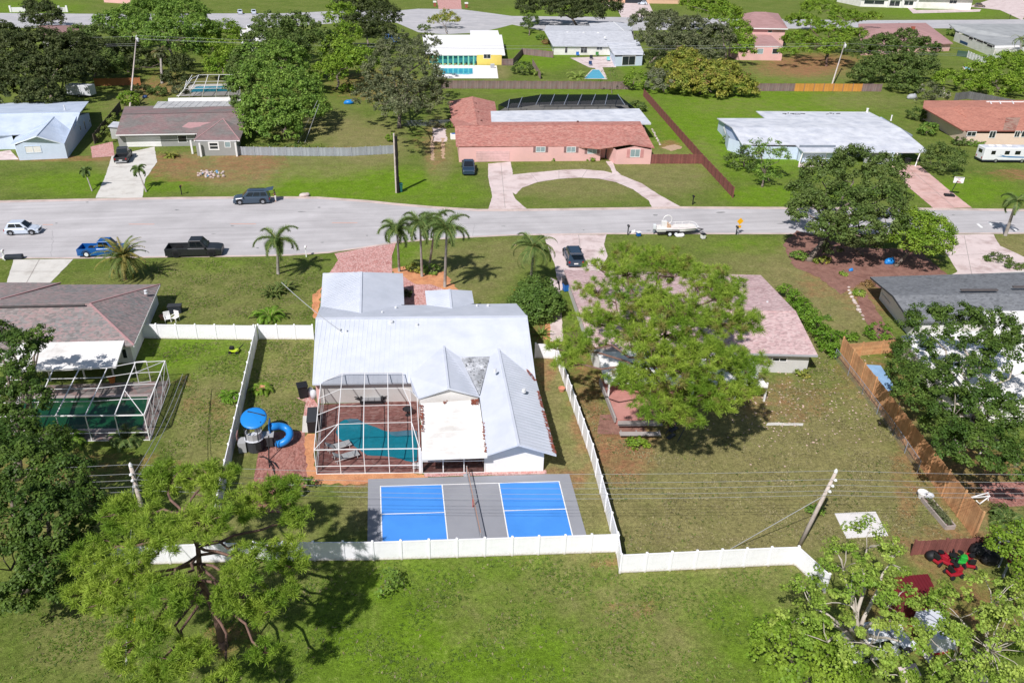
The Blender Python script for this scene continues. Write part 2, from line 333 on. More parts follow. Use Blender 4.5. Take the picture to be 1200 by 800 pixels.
sheet('mulch_bed', [(458, 316), (475, 312), (500, 322), (520, 318), (536, 340), (540, 352), (505, 338), (484, 334), (470, 326)], .018, m_omulch)
sheet('driveway', [(637, 275.5), (711, 274.8), (708, 286), (712, 300), (690, 340), (655, 340), (650, 310)], .022, m_concp)
sheet('footpath', [(645, 325), (656, 330), (660, 400), (645, 400)], .022, m_concp)
sheet('driveway', [(1043, 192), (1078, 194), (1110, 221), (1139, 243.5), (1094, 244), (1062, 217)], .022, mat('salmon_concrete', 'd3b0a6', .9, .09, .6, 'be968b', .4, fine=.12))
sheet('driveway', [(1090, 275), (1164, 274.5), (1172, 288), (1220, 310), (1220, 330), (1100, 330), (1122, 318), (1110, 298)], .022, m_concp)
sheet('mulch_bed', [(918, 285), (935, 270), (1000, 290), (1075, 292), (1110, 322), (1045, 345), (1012, 330), (985, 345), (960, 325), (930, 312)], .018, m_mulch)
sheet('mulch_bed', [(1002, 345), (1012, 340), (1055, 405), (1048, 415), (1030, 395), (1010, 370)], .018, m_mulch)
sheet('patio', [(298, 560), (306, 508), (330, 505), (357, 505), (363, 556), (366, 562), (330, 600), (290, 600)], .02, m_brown)
sheet('patio', [(347, 466), (366, 464), (373, 475), (372, 506), (355, 505.5), (357, 470)], .024, m_paver)
sheet('mulch_bed', [(359, 507), (371, 507), (369, 554), (500, 554), (436, 566), (420, 567), (362, 567), (357, 540)], .028, m_omulch)
sheet('mulch_bed', [(368, 345), (377, 335), (372, 372), (366, 372)], .02, m_omulch)
sheet('mulch_bed', [(636, 395), (642, 372), (656, 380), (652, 402)], .02, m_omulch)
sheet('mulch_bed', [(425, 557), (500, 554), (502, 562), (425, 567)], .026, m_omulch)
sheet('footpath', [(497, 553), (640, 550.5), (640, 555), (497, 558.5)], .03, m_paver)
sheet('concrete_slab', [(978, 601), (1026, 599), (1041, 627), (992, 630)], .05, mat('bright_concrete', 'dedbd6', .9, .06, fine=.06), thick=.06)
sheet('concrete_slab', [(355, 487), (371, 487), (371, 506), (354, 506)], .06, m_conc, thick=.06)
sheet('patio', [(1146, 566), (1225, 563), (1225, 592), (1166, 594)], .02, m_brown)
sheet('patio', [(703, 486), (745, 485), (760, 510), (700, 508)], .015, m_mulch)
for q in ([(507, 150), (522, 150), (524, 166), (508, 166)],): sheet('wheel_track', q, .012, m_concp)
sheet('wheel_track', [(505, 160), (508.5, 160), (508.5, 188), (505, 188)], .014, mat('worn_soil', 'b89c80', .95, .2, 2))
sheet('wheel_track', [(517, 162), (520.5, 162), (521, 186), (517.5, 186)], .014, MAT['worn_soil'])
sheet('driveway', [(106, 172), (132, 166), (134, 183), (108, 185)], .02, m_paver)
sheet('driveway', [(705, 4), (760, 3), (768, 20), (728, 20.5), (724, 12)], .02, m_concp)
sheet('driveway', [(512, 0), (540, 0), (541, 11), (514, 11)], .02, m_paver)
sheet('driveway', [(1135, 8), (1160, 0), (1210, 0), (1198, 24), (1172, 12)], .02, m_concp)
sheet('driveway', [(-20, 180), (12, 176), (22, 187), (-20, 188)], .02, m_concp)
sheet('footpath', [(1060, 6), (1074, 12), (1150, 11), (1148, 14), (1070, 16)], .02, m_concp)
sheet('dirt_patch', [(776, 173), (790, 169), (798, 171), (799, 174), (786, 177)], .012, MAT['worn_soil'])

m_patch = mat('tar_patch', '8f8f8d', .9, .2, 2, fine=.15)
def spot(u, v, ru, rv, z=.0185):
    n = 11; q = [(u+ru*math.cos(i*6.283/n)*rnd.uniform(.6, 1.15), v+rv*math.sin(i*6.283/n)*rnd.uniform(.6, 1.15)) for i in range(n)]; o = sheet('road_patch', q, z, m_patch)
for q in ((207, 246, 3, .7), (97, 293, 2.2, .9), (66, 261.5, 2, .6), (272, 264.5, 2.5, .6), (374, 243, 2, .8), (353, 248, 5, .8), (302, 290.5, 2.4, .9), (430, 276, 1.6, .6), (378, 284, 2, .6), (768, 252, 3, 1), (590, 265, 3, .5), (684, 269.5, 1.4, .6), (845, 249, 6, .9), (1117, 252, 2, .7), (102, 237, 2, .6), (480, 257, 5, .5), (760, 270, 4, .7), (915, 262, 5, .6), (160, 281, 6, .5), (250, 274, 4, .4)): spot(*q)
m_crack = mat('sealed_crack', 'a2a09f', .9, .1)
def seam(u0, v0, u1, v1, w=.025, z=.0178):
    a, b2 = P(u0, v0, z), P(u1, v1, z); m = MB(); n = 14; pts = [a.lerp(b2, i/n)+Vector((rnd.uniform(-.12, .12), rnd.uniform(-.12, .12), 0)) for i in range(n+1)]; d = Vector((-(b2-a).y, (b2-a).x, 0)).normalized()*w
    for p, q in zip(pts[:-1], pts[1:]): m.poly([p-d, q-d, q+d, p+d])
    o = m.build('road_crack', m_crack); o['kind'] = 'structure'
for q in ((0, 250, 300, 246), (300, 246, 470, 252), (60, 300, 62, 270), (150, 268, 330, 267), (520, 262, 900, 259), (556, 262, 554, 278), (780, 260, 783, 274), (900, 259, 1200, 259), (0, 284, 120, 283)): seam(*q)
m_joint = mat('joint_grey', '9c948e', .95, .1)
def joint(u0, v0, u1, v1, z=.034):
    a, b2 = P(u0, v0, z), P(u1, v1, z); d = Vector((-(b2-a).y, (b2-a).x, 0)).normalized()*.03; m = MB(); m.poly([a-d, b2-d, b2+d, a+d]); o = m.build('slab_joint', m_joint); o['kind'] = 'structure'
for q in ((128, 196, 180, 193), (123, 212, 169, 212), (574, 206, 600, 204), (574, 225, 600, 223), (587, 191, 592, 244), (622, 203, 630, 213), (655, 199.5, 655, 209), (688, 199, 682, 208), (722, 204, 706, 210), (744, 212, 728, 216), (764, 223, 747, 226), (46, 304, 30, 333), (12, 318, 72, 318), (1062, 206, 1096, 206), (1080, 226, 1120, 226), (1062, 194, 1118, 243), (646, 296, 710, 294), (678, 275, 684, 318), (1100, 300, 1180, 296), (1130, 276, 1140, 328), (1003, 600, 1016, 628)): joint(*q)
# ================================================================ HOUSES
m_metal = mat('white_metal_roof', 'cfd4dd', .6, .05, .6, 'c6ccd5', .5, .4, .65, spec=.5)
m_bluem = mat('pale_blue_metal_roof', 'cbd7e6', .45, .06, .4, 'b9c7d9', .3, spec=.5)
m_stucco = mat('white_stucco', 'edebe6', .85, .04, .8, 'dedbd4', .4)
m_pinkw = mat('pink_stucco', 'e6b8b1', .85, .05, .8, 'd8aea8', .4)
m_flatw = mat('white_flat_roof', 'f2f0ea', .7, .05, .5, 'd4d0c8', .35, .52, .72, fine=.03)
m_flatg = mat('grey_flat_roof', 'b9bab8', .85, .12, .6, '96989a', .5, .45, .7, fine=.1)
m_flatl = mat('weathered_white_roof', 'd3d6da', .8, .1, .5, 'b4b9c2', .4, .42, .7, fine=.06)
m_shin = mat('grey_pink_shingles', '8d837f', .95, .1, .6, '7c7a78', .3, .4, .6, fine=.15, cells=((3.2, 5.5, 5.5), .22, 'a88a88', .55))
m_cap = mat('pink_ridge_shingles', 'b38d8c', .95, .12, 2, fine=.15)
m_dark = mat('charcoal_shingles', '74777a', .95, .08, .6, '686b6e', .4, fine=.15, cells=((3.2, 5.5, 5.5), .24, '7d8082', .6))
m_pinks = mat('pale_pink_shingles', 'bda19f', .95, .08, .6, 'b19391', .4, fine=.12, cells=((3.2, 5.5, 5.5), .2, 'd0bab6', .6))
m_terra = mat('terracotta_shingles', 'ae7266', .95, .1, .6, 'b37f72', .35, fine=.14, cells=((2.4, 4.5, 4.5), .2, 'cd9c8e', .5))
m_terr2 = mat('salmon_tiles', 'b87c69', .95, .1, .6, 'a96f5e', .4, fine=.14, cells=((2.4, 4.5, 4.5), .16, 'c58b78', .5))
m_mauve = mat('mauve_shingles', '8c7472', .95, .14, .5, '78736f', .25, .42, .6, fine=.14, cells=((2.6, 5, 5), .16))
m_trim = mat('white_trim', 'ecebe8', .6, .03)
m_fasc = mat('grey_fascia', 'a9abae', .7, .05)
m_glass = mat('window_glass', '2b3338', .08, .1, spec=.8)
m_glassl = mat('pale_window_glass', '8fa3a5', .1, .15, .6, spec=.8)
m_navy = mat('dark_interior', '2d333b', .6, .2)
m_grey = mat('grey_stucco', '9a9b97', .85, .06)
m_bluew = mat('pale_blue_stucco', 'ccd9ea', .85, .05)
m_ylw = mat('yellow_stucco', 'e6cf6d', .85, .05)
m_litter = mat('dead_leaves', '8a4b38', .95, .3, 3)
m_vent = mat('vent_metal', 'd7d9da', .5, .05)
m_cedar = mat('cedar_boards', 'b0764c', .85, .15, .8, '94603e', .35, fine=.2, fsc=10)
m_brick = mat('red_brick', '9c5a48', .9, .15, 2)
def V3(q): return P(*q) if not isinstance(q, Vector) else q
def onplane(u, v, a, b, c):
    a, b, c = map(Vector, (a, b, c)); n = (b-a).cross(c-a); d = Vector(ray(u, v)); o = Vector(CAM)
    return o+d*(n.dot(a-o)/n.dot(d))
def slab(name, mt, par, pts, faces, t=.14):
    """a roof of some thickness from its upper corners"""
    pts = [V3(p) for p in pts]; n = len(pts); mb = MB(); fs = []; cnt = {}
    for f in faces:
        a = Vector((0, 0, 0))
        for i in range(len(f)): a += (pts[f[i]]-pts[f[0]]).cross(pts[f[(i+1) % len(f)]]-pts[f[0]])
        if a.z < 0: f = f[::-1]
        fs.append(tuple(f))
        for i in range(len(f)):
            e = (f[i], f[(i+1) % len(f)]); cnt[e] = 1
    sides = [(a, b) for (a, b) in cnt if (b, a) not in cnt]
    mb.add(pts+[p-Vector((0, 0, t)) for p in pts], fs+[tuple(i+n for i in f[::-1]) for f in fs]+[(b, a, a+n, b+n) for a, b in sides])
    return mb.build(name, mt, par)
def ribs(par, poly, sp, mt, h=.03, w=.035, name='roof_seam', along=None):
    """raised seams running down the slope of a roof plane"""
    pts = [V3(p) for p in poly]; n = Vector((0, 0, 0))
    for i in range(1, len(pts)-1): n += (pts[i]-pts[0]).cross(pts[i+1]-pts[0])
    n.normalize(); n = n if n.z > 0 else -n
    d = Vector(along).normalized() if along else (Vector((0, 0, -1))-n*Vector((0, 0, -1)).dot(n)).normalized()
    s = n.cross(d); o = pts[0]; cs = [((p-o).dot(s), (p-o).dot(d)) for p in pts]
    lo, hi = min(c[0] for c in cs), max(c[0] for c in cs); mb = MB(); x = lo+sp*.5
    while x < hi:
        ys = []
        for i in range(len(cs)):
            a, b = cs[i], cs[(i+1) % len(cs)]
            if (a[0]-x)*(b[0]-x) < 0: ys.append(a[1]+(b[1]-a[1])*(x-a[0])/(b[0]-a[0]))
        if len(ys) >= 2:
            y0, y1 = min(ys), max(ys)
            if y1-y0 > .2: mb.bar(o+s*x+d*y0+n*h*.4, o+s*x+d*y1+n*h*.4, w, h, n)
        x += sp
    return mb.build(name, mt, par, kind='stuff') if mb.v else None
def capline(par, pts, mt, r=.09, name='ridge_cap'):
    pts = [V3(p)+Vector((0, 0, .015)) for p in pts]; mb = MB()
    for a, b in zip(pts[:-1], pts[1:]): mb.bar(a, b, r*2, .07)
    return mb.build(name, mt, par)
def walls(par, pts, mt, z0=0, name='wall'):
    """pts: (x, y, top) round the building"""
    mb = MB(); n = len(pts)
    for i in range(n):
        a, b = pts[i], pts[(i+1) % n]
        mb.poly([(a[0], a[1], z0), (b[0], b[1], z0), (b[0], b[1], b[2]), (a[0], a[1], a[2])])
    return mb.build(name, mt, par)
def inset(pts, d):
    """move each corner of a polygon inwards by d; returns Vectors with their z kept"""
    pts = [V3(p) for p in pts]; n = len(pts); ar = sum(pts[i-1].x*pts[i].y-pts[i].x*pts[i-1].y for i in range(n)); sg = 1 if ar > 0 else -1; out = []
    for i in range(n):
        a, b, c = pts[i-1], pts[i], pts[(i+1) % n]
        e1 = Vector((b.x-a.x, b.y-a.y)).normalized(); e2 = Vector((c.x-b.x, c.y-b.y)).normalized()
        n1 = Vector((-e1.y, e1.x))*sg; n2 = Vector((-e2.y, e2.x))*sg; k = d/max(.35, 1+n1.dot(n2))
        out.append(Vector((b.x+(n1.x+n2.x)*k, b.y+(n1.y+n2.y)*k, b.z)))
    return out
def rect_on(A, B, u0, v0, u1, v1, out=.03):
    """corners of a flat piece on the wall line A-B seen between two spots"""
    A, B = Vector((A[0], A[1], 0)), Vector((B[0], B[1], 0)); s0, z1 = onwall(A, B, u0, v0); s1, z0 = onwall(A, B, u1, v1)
    if s0 > s1: s0, s1 = s1, s0
    n = Vector(((B-A).y, -(B-A).x, 0)).normalized(); n = n if n.dot(Vector(CAM)-A) > 0 else -n
    p, q = A+(B-A)*s0, A+(B-A)*s1
    return p, q, max(z0, .02), z1, n
def opening(par, A, B, u0, v0, u1, v1, name='window', mt=None, pane=None, fr=.09, mull=1, rail=0, proud=.05):
    p, q, z0, z1, n = rect_on(A, B, u0, v0, u1, v1); mt = mt or m_trim; pane = pane or m_glass; d = (q-p).normalized(); up = Vector((0, 0, 1)); mb = MB()
    if (q-p).length < 4*fr: fr = (q-p).length/5
    o = n*proud*.5
    for a, b in ((p+up*(z0+fr/2), q+up*(z0+fr/2)), (p+up*(z1-fr/2), q+up*(z1-fr/2))): mb.bar(a+o, b+o, proud, fr, up)
    for x in [0]+[(i+1)/(mull+1) for i in range(mull)]+[1]:
        c = p+(q-p)*x; c = c+d*(fr/2 if x == 0 else -fr/2 if x == 1 else 0); mb.bar(c+up*(z0+fr)+o, c+up*(z1-fr)+o, fr*(1 if x in (0, 1) else .6), proud*.96, d.cross(up))
    for k in range(rail):
        z = z0+(z1-z0)*(k+1)/(rail+1); mb.bar(p+up*z+o*.9, q+up*z+o*.9, proud*.8, fr*.5, up)
    f = mb.build(name, mt, par)
    g = MB(); g.poly([p+up*z0+n*.014, q+up*z0+n*.014, q+up*z1+n*.014, p+up*z1+n*.014]); g.build('pane', pane, f); return f
def door(par, A, B, u0, v0, u1, v1, mt, name='door', rows=0, grooves=None):
    p, q, z0, z1, n = rect_on(A, B, u0, v0, u1, v1); up = Vector((0, 0, 1)); mb = MB()
    k = max(1, rows)
    for i in range(k):
        a = z0+(z1-z0)*i/k+.012; b = z0+(z1-z0)*(i+1)/k-.012
        mb.bar(p+up*(a+b)/2+n*.03, q+up*(a+b)/2+n*.03, .05, b-a, up)
    return mb.build(name, mt, par)
def XY(v): return (v.x, v.y)
def base(*px): return [P(u, v, 0) for u, v in px]
def ventpipe(par, p, mt=None, r=.08, h=.3, name='roof_vent'):
    mb = MB(); mb.lathe(p-Vector((0, 0, .1)), [(r*1.6, 0), (r*1.6, .12), (r, .13), (r, h), (r*1.5, h+.01), (r*1.2, h+.1)], 8); return mb.build(name, mt or m_vent, par)
def litter(par, quad, n, mt=None, name='leaf_litter', s=.12):
    a, b, c, d = [V3(x) for x in quad]; mb = MB()
    for _ in range(n):
        i, j = rnd.random(), rnd.random(); p = (a*(1-i)+b*i)*(1-j)+(d*(1-i)+c*i)*j+Vector((0, 0, .03)); t = rnd.random()*6; e = s*rnd.uniform(.4, 1.4)
        mb.poly([p+Vector((math.cos(t+k*2.1)*e, math.sin(t+k*2.1)*e, rnd.uniform(0, .04))) for k in range(3)])
    return mb.build(name, mt or m_litter, par, kind='stuff')

# ---- the white house in the middle
ZE, ZR = 2.3, 4.6
h = thing('house', 'large white metal roofed house with several gables and a screened curved pool', 'house', P(495, 470))
FL, FR, RgL, RgR, RL, RR = [P(*q) for q in ((375.5, 359, ZE), (605, 355.5, ZE), (370, 373.2, ZR), (618, 370.7, ZR), (366, 450, ZE), (628, 445, ZE))]
slab('roof', m_metal, h, [FL, FR, RgL, RgR, RL, RR], [(0, 1, 3, 2), (2, 3, 5, 4)])
ribs(h, [RgL, RgR, RR, RL], .42, m_metal); ribs(h, [FL, FR, RgR, RgL], .42, m_metal); capline(h, [RgL, RgR], m_metal, .16)
def onfront(u, v): return onplane(u, v, FL, FR, RgR)+Vector((0, 0, .02))
def onrear(u, v): return onplane(u, v, RL, RR, RgL)+Vector((0, 0, .02))
# garage wing and porch gable to the street
for q in (((378.3, 320), (423.5, 318.6), (472.2, 320.2), (473.7, 356.7), (422.4, 367.2), (375.7, 358.6)), ((498, 340.6), (526.7, 339), (553, 340.6), (555.5, 355.5), (529.2, 361.5), (500, 357.2))):
    rb = onfront(*q[4]); rf = P(*q[1], rb.z); a = P(*q[0], ZE-.02); c = P(*q[2], ZE-.02); b = P(*q[5], ZE-.02) if q[0][0] < 400 else onfront(*q[5]); e = onfront(*q[3])
    ax = (rf-rb); ax.z = 0
    slab('roof', m_metal, h, [a, rf, c, e, rb, b], [(0, 1, 4, 5), (1, 2, 3, 4)]); capline(h, [rf, rb], m_metal, .11)
    ribs(h, [a, rf, rb, b], .42, m_metal); ribs(h, [rf, c, e, rb], .42, m_metal)
    w = inset([a, c, e, b], .4); walls(h, [(w[0].x, w[0].y, 2.2), (w[1].x, w[1].y, 2.2), (w[2].x, w[2].y, 2.3), (w[3].x, w[3].y, 2.3)], m_stucco)
A2, A3 = onrear(520, 405.5), onrear(584.2, 409); E2, E3 = P(525.6, 454.5, A2.z), P(607.6, 520.6, A3.z)
VL, VR = P(562, 464, 2.5), P(652, 533, 2.3)
L2 = [onrear(480, 440.5), P(483.5, 458, 2.6), P(490.5, 466.4, 2.5)]; C1, C2 = onrear(539.5, 419), onrear(574, 418)
slab('roof', m_metal, h, [A2, L2[0], L2[1], L2[2], E2, VL, C1], [(0, 1, 2, 3, 4), (0, 4, 5, 6)])
slab('roof', m_metal, h, [A3, C2, VL, P(571, 532.5, 2.3), E3, VR, onrear(628.3, 445)], [(0, 1, 2, 3, 4), (0, 4, 5, 6)])
for a, b in ((A2, E2), (A3, E3)): capline(h, [a, b], m_metal, .1)
ribs(h, [A2, L2[0], L2[2], E2], .42, m_metal, along=None); ribs(h, [A2, E2, VL, C1], .42, m_metal)
ribs(h, [A3, C2, VL, P(571, 532.5, 2.3), E3], .42, m_metal); ribs(h, [A3, E3, VR, onrear(628.3, 445)], .42, m_metal)
m_val = mat('stained_valley_metal', '9a9da0', .7, .3, 2.5, 'c9cccf', .9, .42, .62, fine=.2, fsc=9)
slab('roof_valley', m_val, h, [C1+Vector((0, 0, .03)), C2+Vector((0, 0, .03)), VL+Vector((0, 0, .16))], [(0, 1, 2)], .05)
litter(h, [(541, 420, C1.z+.1), (573, 420, C1.z+.1), (564, 452, 2.75), (560, 452, 2.75)], 60, mat('grey_debris', '6f6d6b', .95, .3), s=.08)
mw = inset([FL, FR, RR, RL], .5); mid = lambda a, b, z: ((a.x+b.x)/2, (a.y+b.y)/2, z)
walls(h, [(mw[0].x, mw[0].y, ZE), (mw[1].x, mw[1].y, ZE), mid(mw[1], mw[2], ZR-.2), (mw[2].x, mw[2].y, ZE), (mw[3].x, mw[3].y, ZE), mid(mw[3], mw[0], ZR-.2)], m_stucco)
WB = base((568.5, 553.3), (636.5, 551.9)); g2 = inset([VL, VR, onrear(628, 445), C2], .35)
walls(h, [(*XY(WB[0]), 2.25), (*XY((WB[0]+WB[1])/2), A3.z-.25), (*XY(WB[1]), 2.25), (*XY(WB[1]+Vector((.55, 9.2, 0))), 2.25), (*XY(WB[0]+Vector((-.2, 9.0, 0))), 2.25)], m_stucco)
gA, gB = P(492, 468, 2.5), P(561, 465, 2.5); gm = (gA+gB)/2; d = Vector((0, .28, 0))
walls(h, [(*XY(gA+d), 2.5), (*XY(gm+d), A2.z-.16), (*XY(gB+d), 2.5), (*XY(gB+d*7), 2.5), (*XY(gA+d*7), 2.5)], m_stucco)
# lean-to roof over the screened porch
PR = [P(493, 472.5, 2.46), P(561.5, 468, 2.46), P(571, 534.5, 2.2), P(494.6, 537.3, 2.2)]
slab('porch_roof', m_flatw, h, PR, [(0, 1, 2, 3)], .16)
mb = MB()
for i in range(1, 9):
    t = i/9; mb.bar(PR[0]*(1-t)+PR[3]*t+Vector((.1, 0, .01)), PR[1]*(1-t)+PR[2]*t+Vector((-.1, 0, .01)), .05, .03)
mb.build('porch_roof_seam', m_flatw, h, kind='stuff')
for q, n in (([(492, 475, 2.5), (496, 475, 2.5), (497, 506, 2.45), (493, 506, 2.45)], 90), ([(551, 468.5, 2.55), (561, 468, 2.55), (561, 474, 2.52), (552, 474, 2.52)], 130), ([(565, 495, 2.4), (567.5, 495, 2.4), (570.5, 530, 2.3), (568, 530, 2.3)], 40),
             ([(520, 470, 2.52), (524, 470, 2.52), (523, 473, 2.5), (520, 473, 2.5)], 16), ([(629, 458, 2.45), (631.5, 458, 2.45), (651.5, 531, 2.4), (648, 531, 2.4)], 230), ([(616, 434, 2.85), (618, 433, 2.85), (629, 446, 2.4), (626, 446, 2.4)], 50)):
    litter(h, q, n, s=.09)
# porch screens
pa, pb = P(495, 554.5), P(568, 553.4)
def screened(par, a, b, z, n, rails=(.55, .95), w=.07, frame=None, scr=None, name='screen_panel'):
    frame = frame or m_trim; a, b = Vector(a), Vector(b); up = Vector((0, 0, 1))
    for i in range(n+1):
        p = a+(b-a)*i/n; m = MB(); m.bar(p, p+up*z, w); m.build('post', frame, par)
    for r in rails:
        m = MB(); m.bar(a+up*z*r, b+up*z*r, w*.8, w*.8); m.build('rail', frame, par)
    for i in range(n):
        p, q = a+(b-a)*(i+.02)/n, a+(b-a)*(i+.98)/n; m = MB(); m.poly([p, q, q+up*z, p+up*z]); m.build(name, scr or MAT['insect_screen'], par)
screenmat('insect_screen', .48); screenmat('roof_screen', .25); screenmat('black_screen', .74, '141b26')
screened(h, pa, pb, 2.1, 3, (.02, .55, .97))
m = MB(); m.bar(P(492.6, 554), P(492.6, 554)+Vector((0, 0, 2.35)), .2); m.build('post', m_trim, h)
sheet('porch_floor', [(496, 553), (567, 552), (560, 500), (497, 500)], .03, m_deckp)
for u, v, r in ((398, 387.5, .1), (406, 389, .07), (458.5, 378, .16), (489, 381.5, .09), (464, 361.5, .1), (448, 367, .08), (559, 359, .08), (572, 359, .1), (614, 458, .12), (580, 434.5, .09)):
    pl = onrear(u, v) if v > 373 and v < 450 and u < 600 and u != 580 else onfront(u, v) if v < 373 else P(u, v, 3.2)
    if u == 580: pl = P(u, v, 3.75)
    ventpipe(h, pl, r=r, h=.22)
bk = (mw[3], mw[2])
m = MB(); a, b = mw[3]-Vector((0, .02, 0)), P(484, 466); n_ = 1
wl = MB(); wl.poly([P(372, 472.5), P(490, 468.5), P(490, 468.5)+Vector((0, 0, 2.1)), P(372, 472.5)+Vector((0, 0, 2.1))]); wl.build('rear_wall', m_pinkw, h)
for u0, u1 in ((401, 409.5), (458.5, 470)): opening(h, P(372, 472.6), P(490, 468.6), u0, 452.5, u1, 462, mull=0, pane=m_glassl)
opening(h, P(372, 472.6), P(490, 468.6), 420, 448, 450, 468, name='patio_door', mull=2)
def gable(par, q, ze, zr, mt, wm=None, t=.14, ins=.4, seams=0, caps=None, peak=True):
    """q: rear-left eave, rear-right eave, ridge left, ridge right, front-left eave, front-right eave as seen from the drone"""
    p = [P(*q[0], ze), P(*q[1], ze), P(*q[2], zr), P(*q[3], zr), P(*q[4], ze), P(*q[5], ze)]
    slab('roof', mt, par, p, [(0, 1, 3, 2), (2, 3, 5, 4)], t)
    if seams: ribs(par, [p[2], p[3], p[5], p[4]], seams, mt); ribs(par, [p[0], p[1], p[3], p[2]], seams, mt)
    if caps: capline(par, [p[2], p[3]], caps)
    if wm:
        w = inset([p[0], p[1], p[5], p[4]], ins)
        zt = lambda k: zr-t-.06
        walls(par, [(*XY(w[0]), ze-.05), (*XY(w[1]), ze-.05), (*XY((w[1]+w[2])/2), zt(0) if peak else ze-.05), (*XY(w[2]), ze-.05), (*XY(w[3]), ze-.05), (*XY((w[3]+w[0])/2), zt(0) if peak else ze-.05)], wm)
        return p, w
    return p, None
def fascia(par, pts, mt=None, hgt=.18, name='fascia'):
    mb = MB(); pts = [V3(p) for p in pts]
    for a, b in zip(pts[:-1], pts[1:]): mb.bar(a-Vector((0, .03, .09)), b-Vector((0, .03, .09)), .06, hgt)
    return mb.build(name, mt or m_trim, par)
# ---- grey-pink shingle house at the left edge
h = thing('house', 'grey and pink shingled hip roof house at the left edge with white porch roof', 'house', P(80, 390))
p = [P(-70, 334, 2.1), P(187.6, 333, 2.1), P(-40, 360, 4.0), P(105, 355.6, 4.0), P(-90, 410, 2.1), P(156.7, 404.4, 2.1)]
slab('roof', m_shin, h, p, [(0, 1, 3, 2), (2, 3, 5, 4), (1, 5, 3), (0, 2, 4)]); capline(h, [p[2], p[3]], m_shin); capline(h, [p[3], p[1]], m_cap); capline(h, [p[3], p[5]], m_cap)
m = MB(); m.bar(P(-20, 359.6, 4.1), P(99, 357, 4.1), .2, .09); m.build('ridge_vent', mat('ridge_vent', '5c5654', .9), h)
w = inset([p[0], p[1], p[5], p[4]], .45); walls(h, [(*XY(v), 2.08) for v in w], m_stucco); fascia(h, [p[5], p[1]])
r = [P(18, 396, 2.35), P(147, 394, 2.35), P(135.5, 429, 2.05), P(22, 434, 2.05)]
slab('porch_roof', m_flatw, h, r, [(0, 1, 2, 3)], .2); ribs(h, r, .9, m_flatw, h=.02, w=.05, name='porch_roof_seam')
fascia(h, [r[1]+Vector((0, 0, .02)), r[2], r[3]])
for u, v, z in ((134, 443, 2.0), (100, 444, 2.0), (60, 446, 2.0)): m = MB(); b = P(u, v); m.bar(b, b+Vector((0, 0, z)), .12); m.build('post', m_trim, h)
A, B = w[3], w[2]; 
opening(h, A, B, 141, 408, 151, 420, 'patio_door', mull=0); opening(h, A, B, 90, 408, 130, 420, 'patio_door', mull=3)
ventpipe(h, P(171, 343, 2.75), r=.12)
# wing to the street
q = [P(-70, 331, 2.1), P(71, 331.5, 2.1), P(0, 351, 3.4), P(-60, 353, 3.4)]
slab('roof', m_shin, h, [x+Vector((0, 0, .03)) for x in q], [(0, 1, 2, 3)]); capline(h, [q[1]+Vector((0, 0, .03)), q[2]+Vector((0, 0, .03))], m_cap)
# ---- pale blue house, top left
h = thing('house', 'pale blue metal roofed house with a front gable, on the lawn at the far left', 'house', P(50, 165))
ze, zr = 2.5, 4.4
p = [P(-60, 122, ze), P(104, 119, ze), P(-40, 134.4, zr), P(93.8, 131.9, zr), P(-60, 161.2, ze), P(85.6, 154.8, ze)]
slab('roof', m_bluem, h, p, [(0, 1, 3, 2), (2, 3, 5, 4)]); ribs(h, [p[2], p[3], p[5], p[4]], .5, m_bluem, .05, .06); capline(h, [p[2], p[3]], m_bluem, .12)
a = onplane(63, 137.2, p[2], p[3], p[4])+Vector((0, 0, .03)); e = P(42.5, 159.2, a.z); l = P(12, 170, ze-.1); rr = P(75, 168.4, ze-.1); lb = P(18.2, 161, ze); rb = p[5]+Vector((0, 0, .03))
slab('roof', m_bluem, h, [a, lb, l, e, rr, rb], [(0, 1, 2, 3), (0, 3, 4, 5)]); ribs(h, [a, e, rr, rb], .5, m_bluem, .05, .06); ribs(h, [a, lb, l, e], .5, m_bluem, .05, .06); capline(h, [a, e], m_bluem, .1)
fascia(h, [l, e, rr], mat('pale_blue_trim', 'e4ecf6', .6))
wl, wr = base((23, 188), (79.4, 185.6)); bk = P(107.5, 147.5)
walls(h, [(*XY(wl), ze-.1), (*XY((wl+wr)/2), a.z-.25), (*XY(wr), ze-.1), (*XY(wr+(bk-wr)*.55), zr-.35), (*XY(bk), ze-.1), (*XY(P(-40, 140)), ze), (*XY(P(-40, 176)), ze-.05), (*XY(P(18, 175)), ze-.05)], m_bluew)
opening(h, wl, wr, 28, 171.3, 49.5, 179, 'garage_window', mt=m_bluew, pane=m_stucco, mull=1)
opening(h, wr, bk, 92.8, 147.5, 95.2, 152.5, mull=0); opening(h, wr, bk, 97.5, 142.5, 101, 152, 'side_door', mull=0); opening(h, wr, bk, 104, 140.5, 106, 143, mull=0)
slab('porch_roof', m_flatg, h, [(-30, 126.5, 2.4), (59, 123.6, 2.4), (51, 131.5, 2.6), (-30, 133, 2.6)], [(0, 1, 2, 3)])
ventpipe(h, P(76, 128, 4.3), r=.12, h=.7)
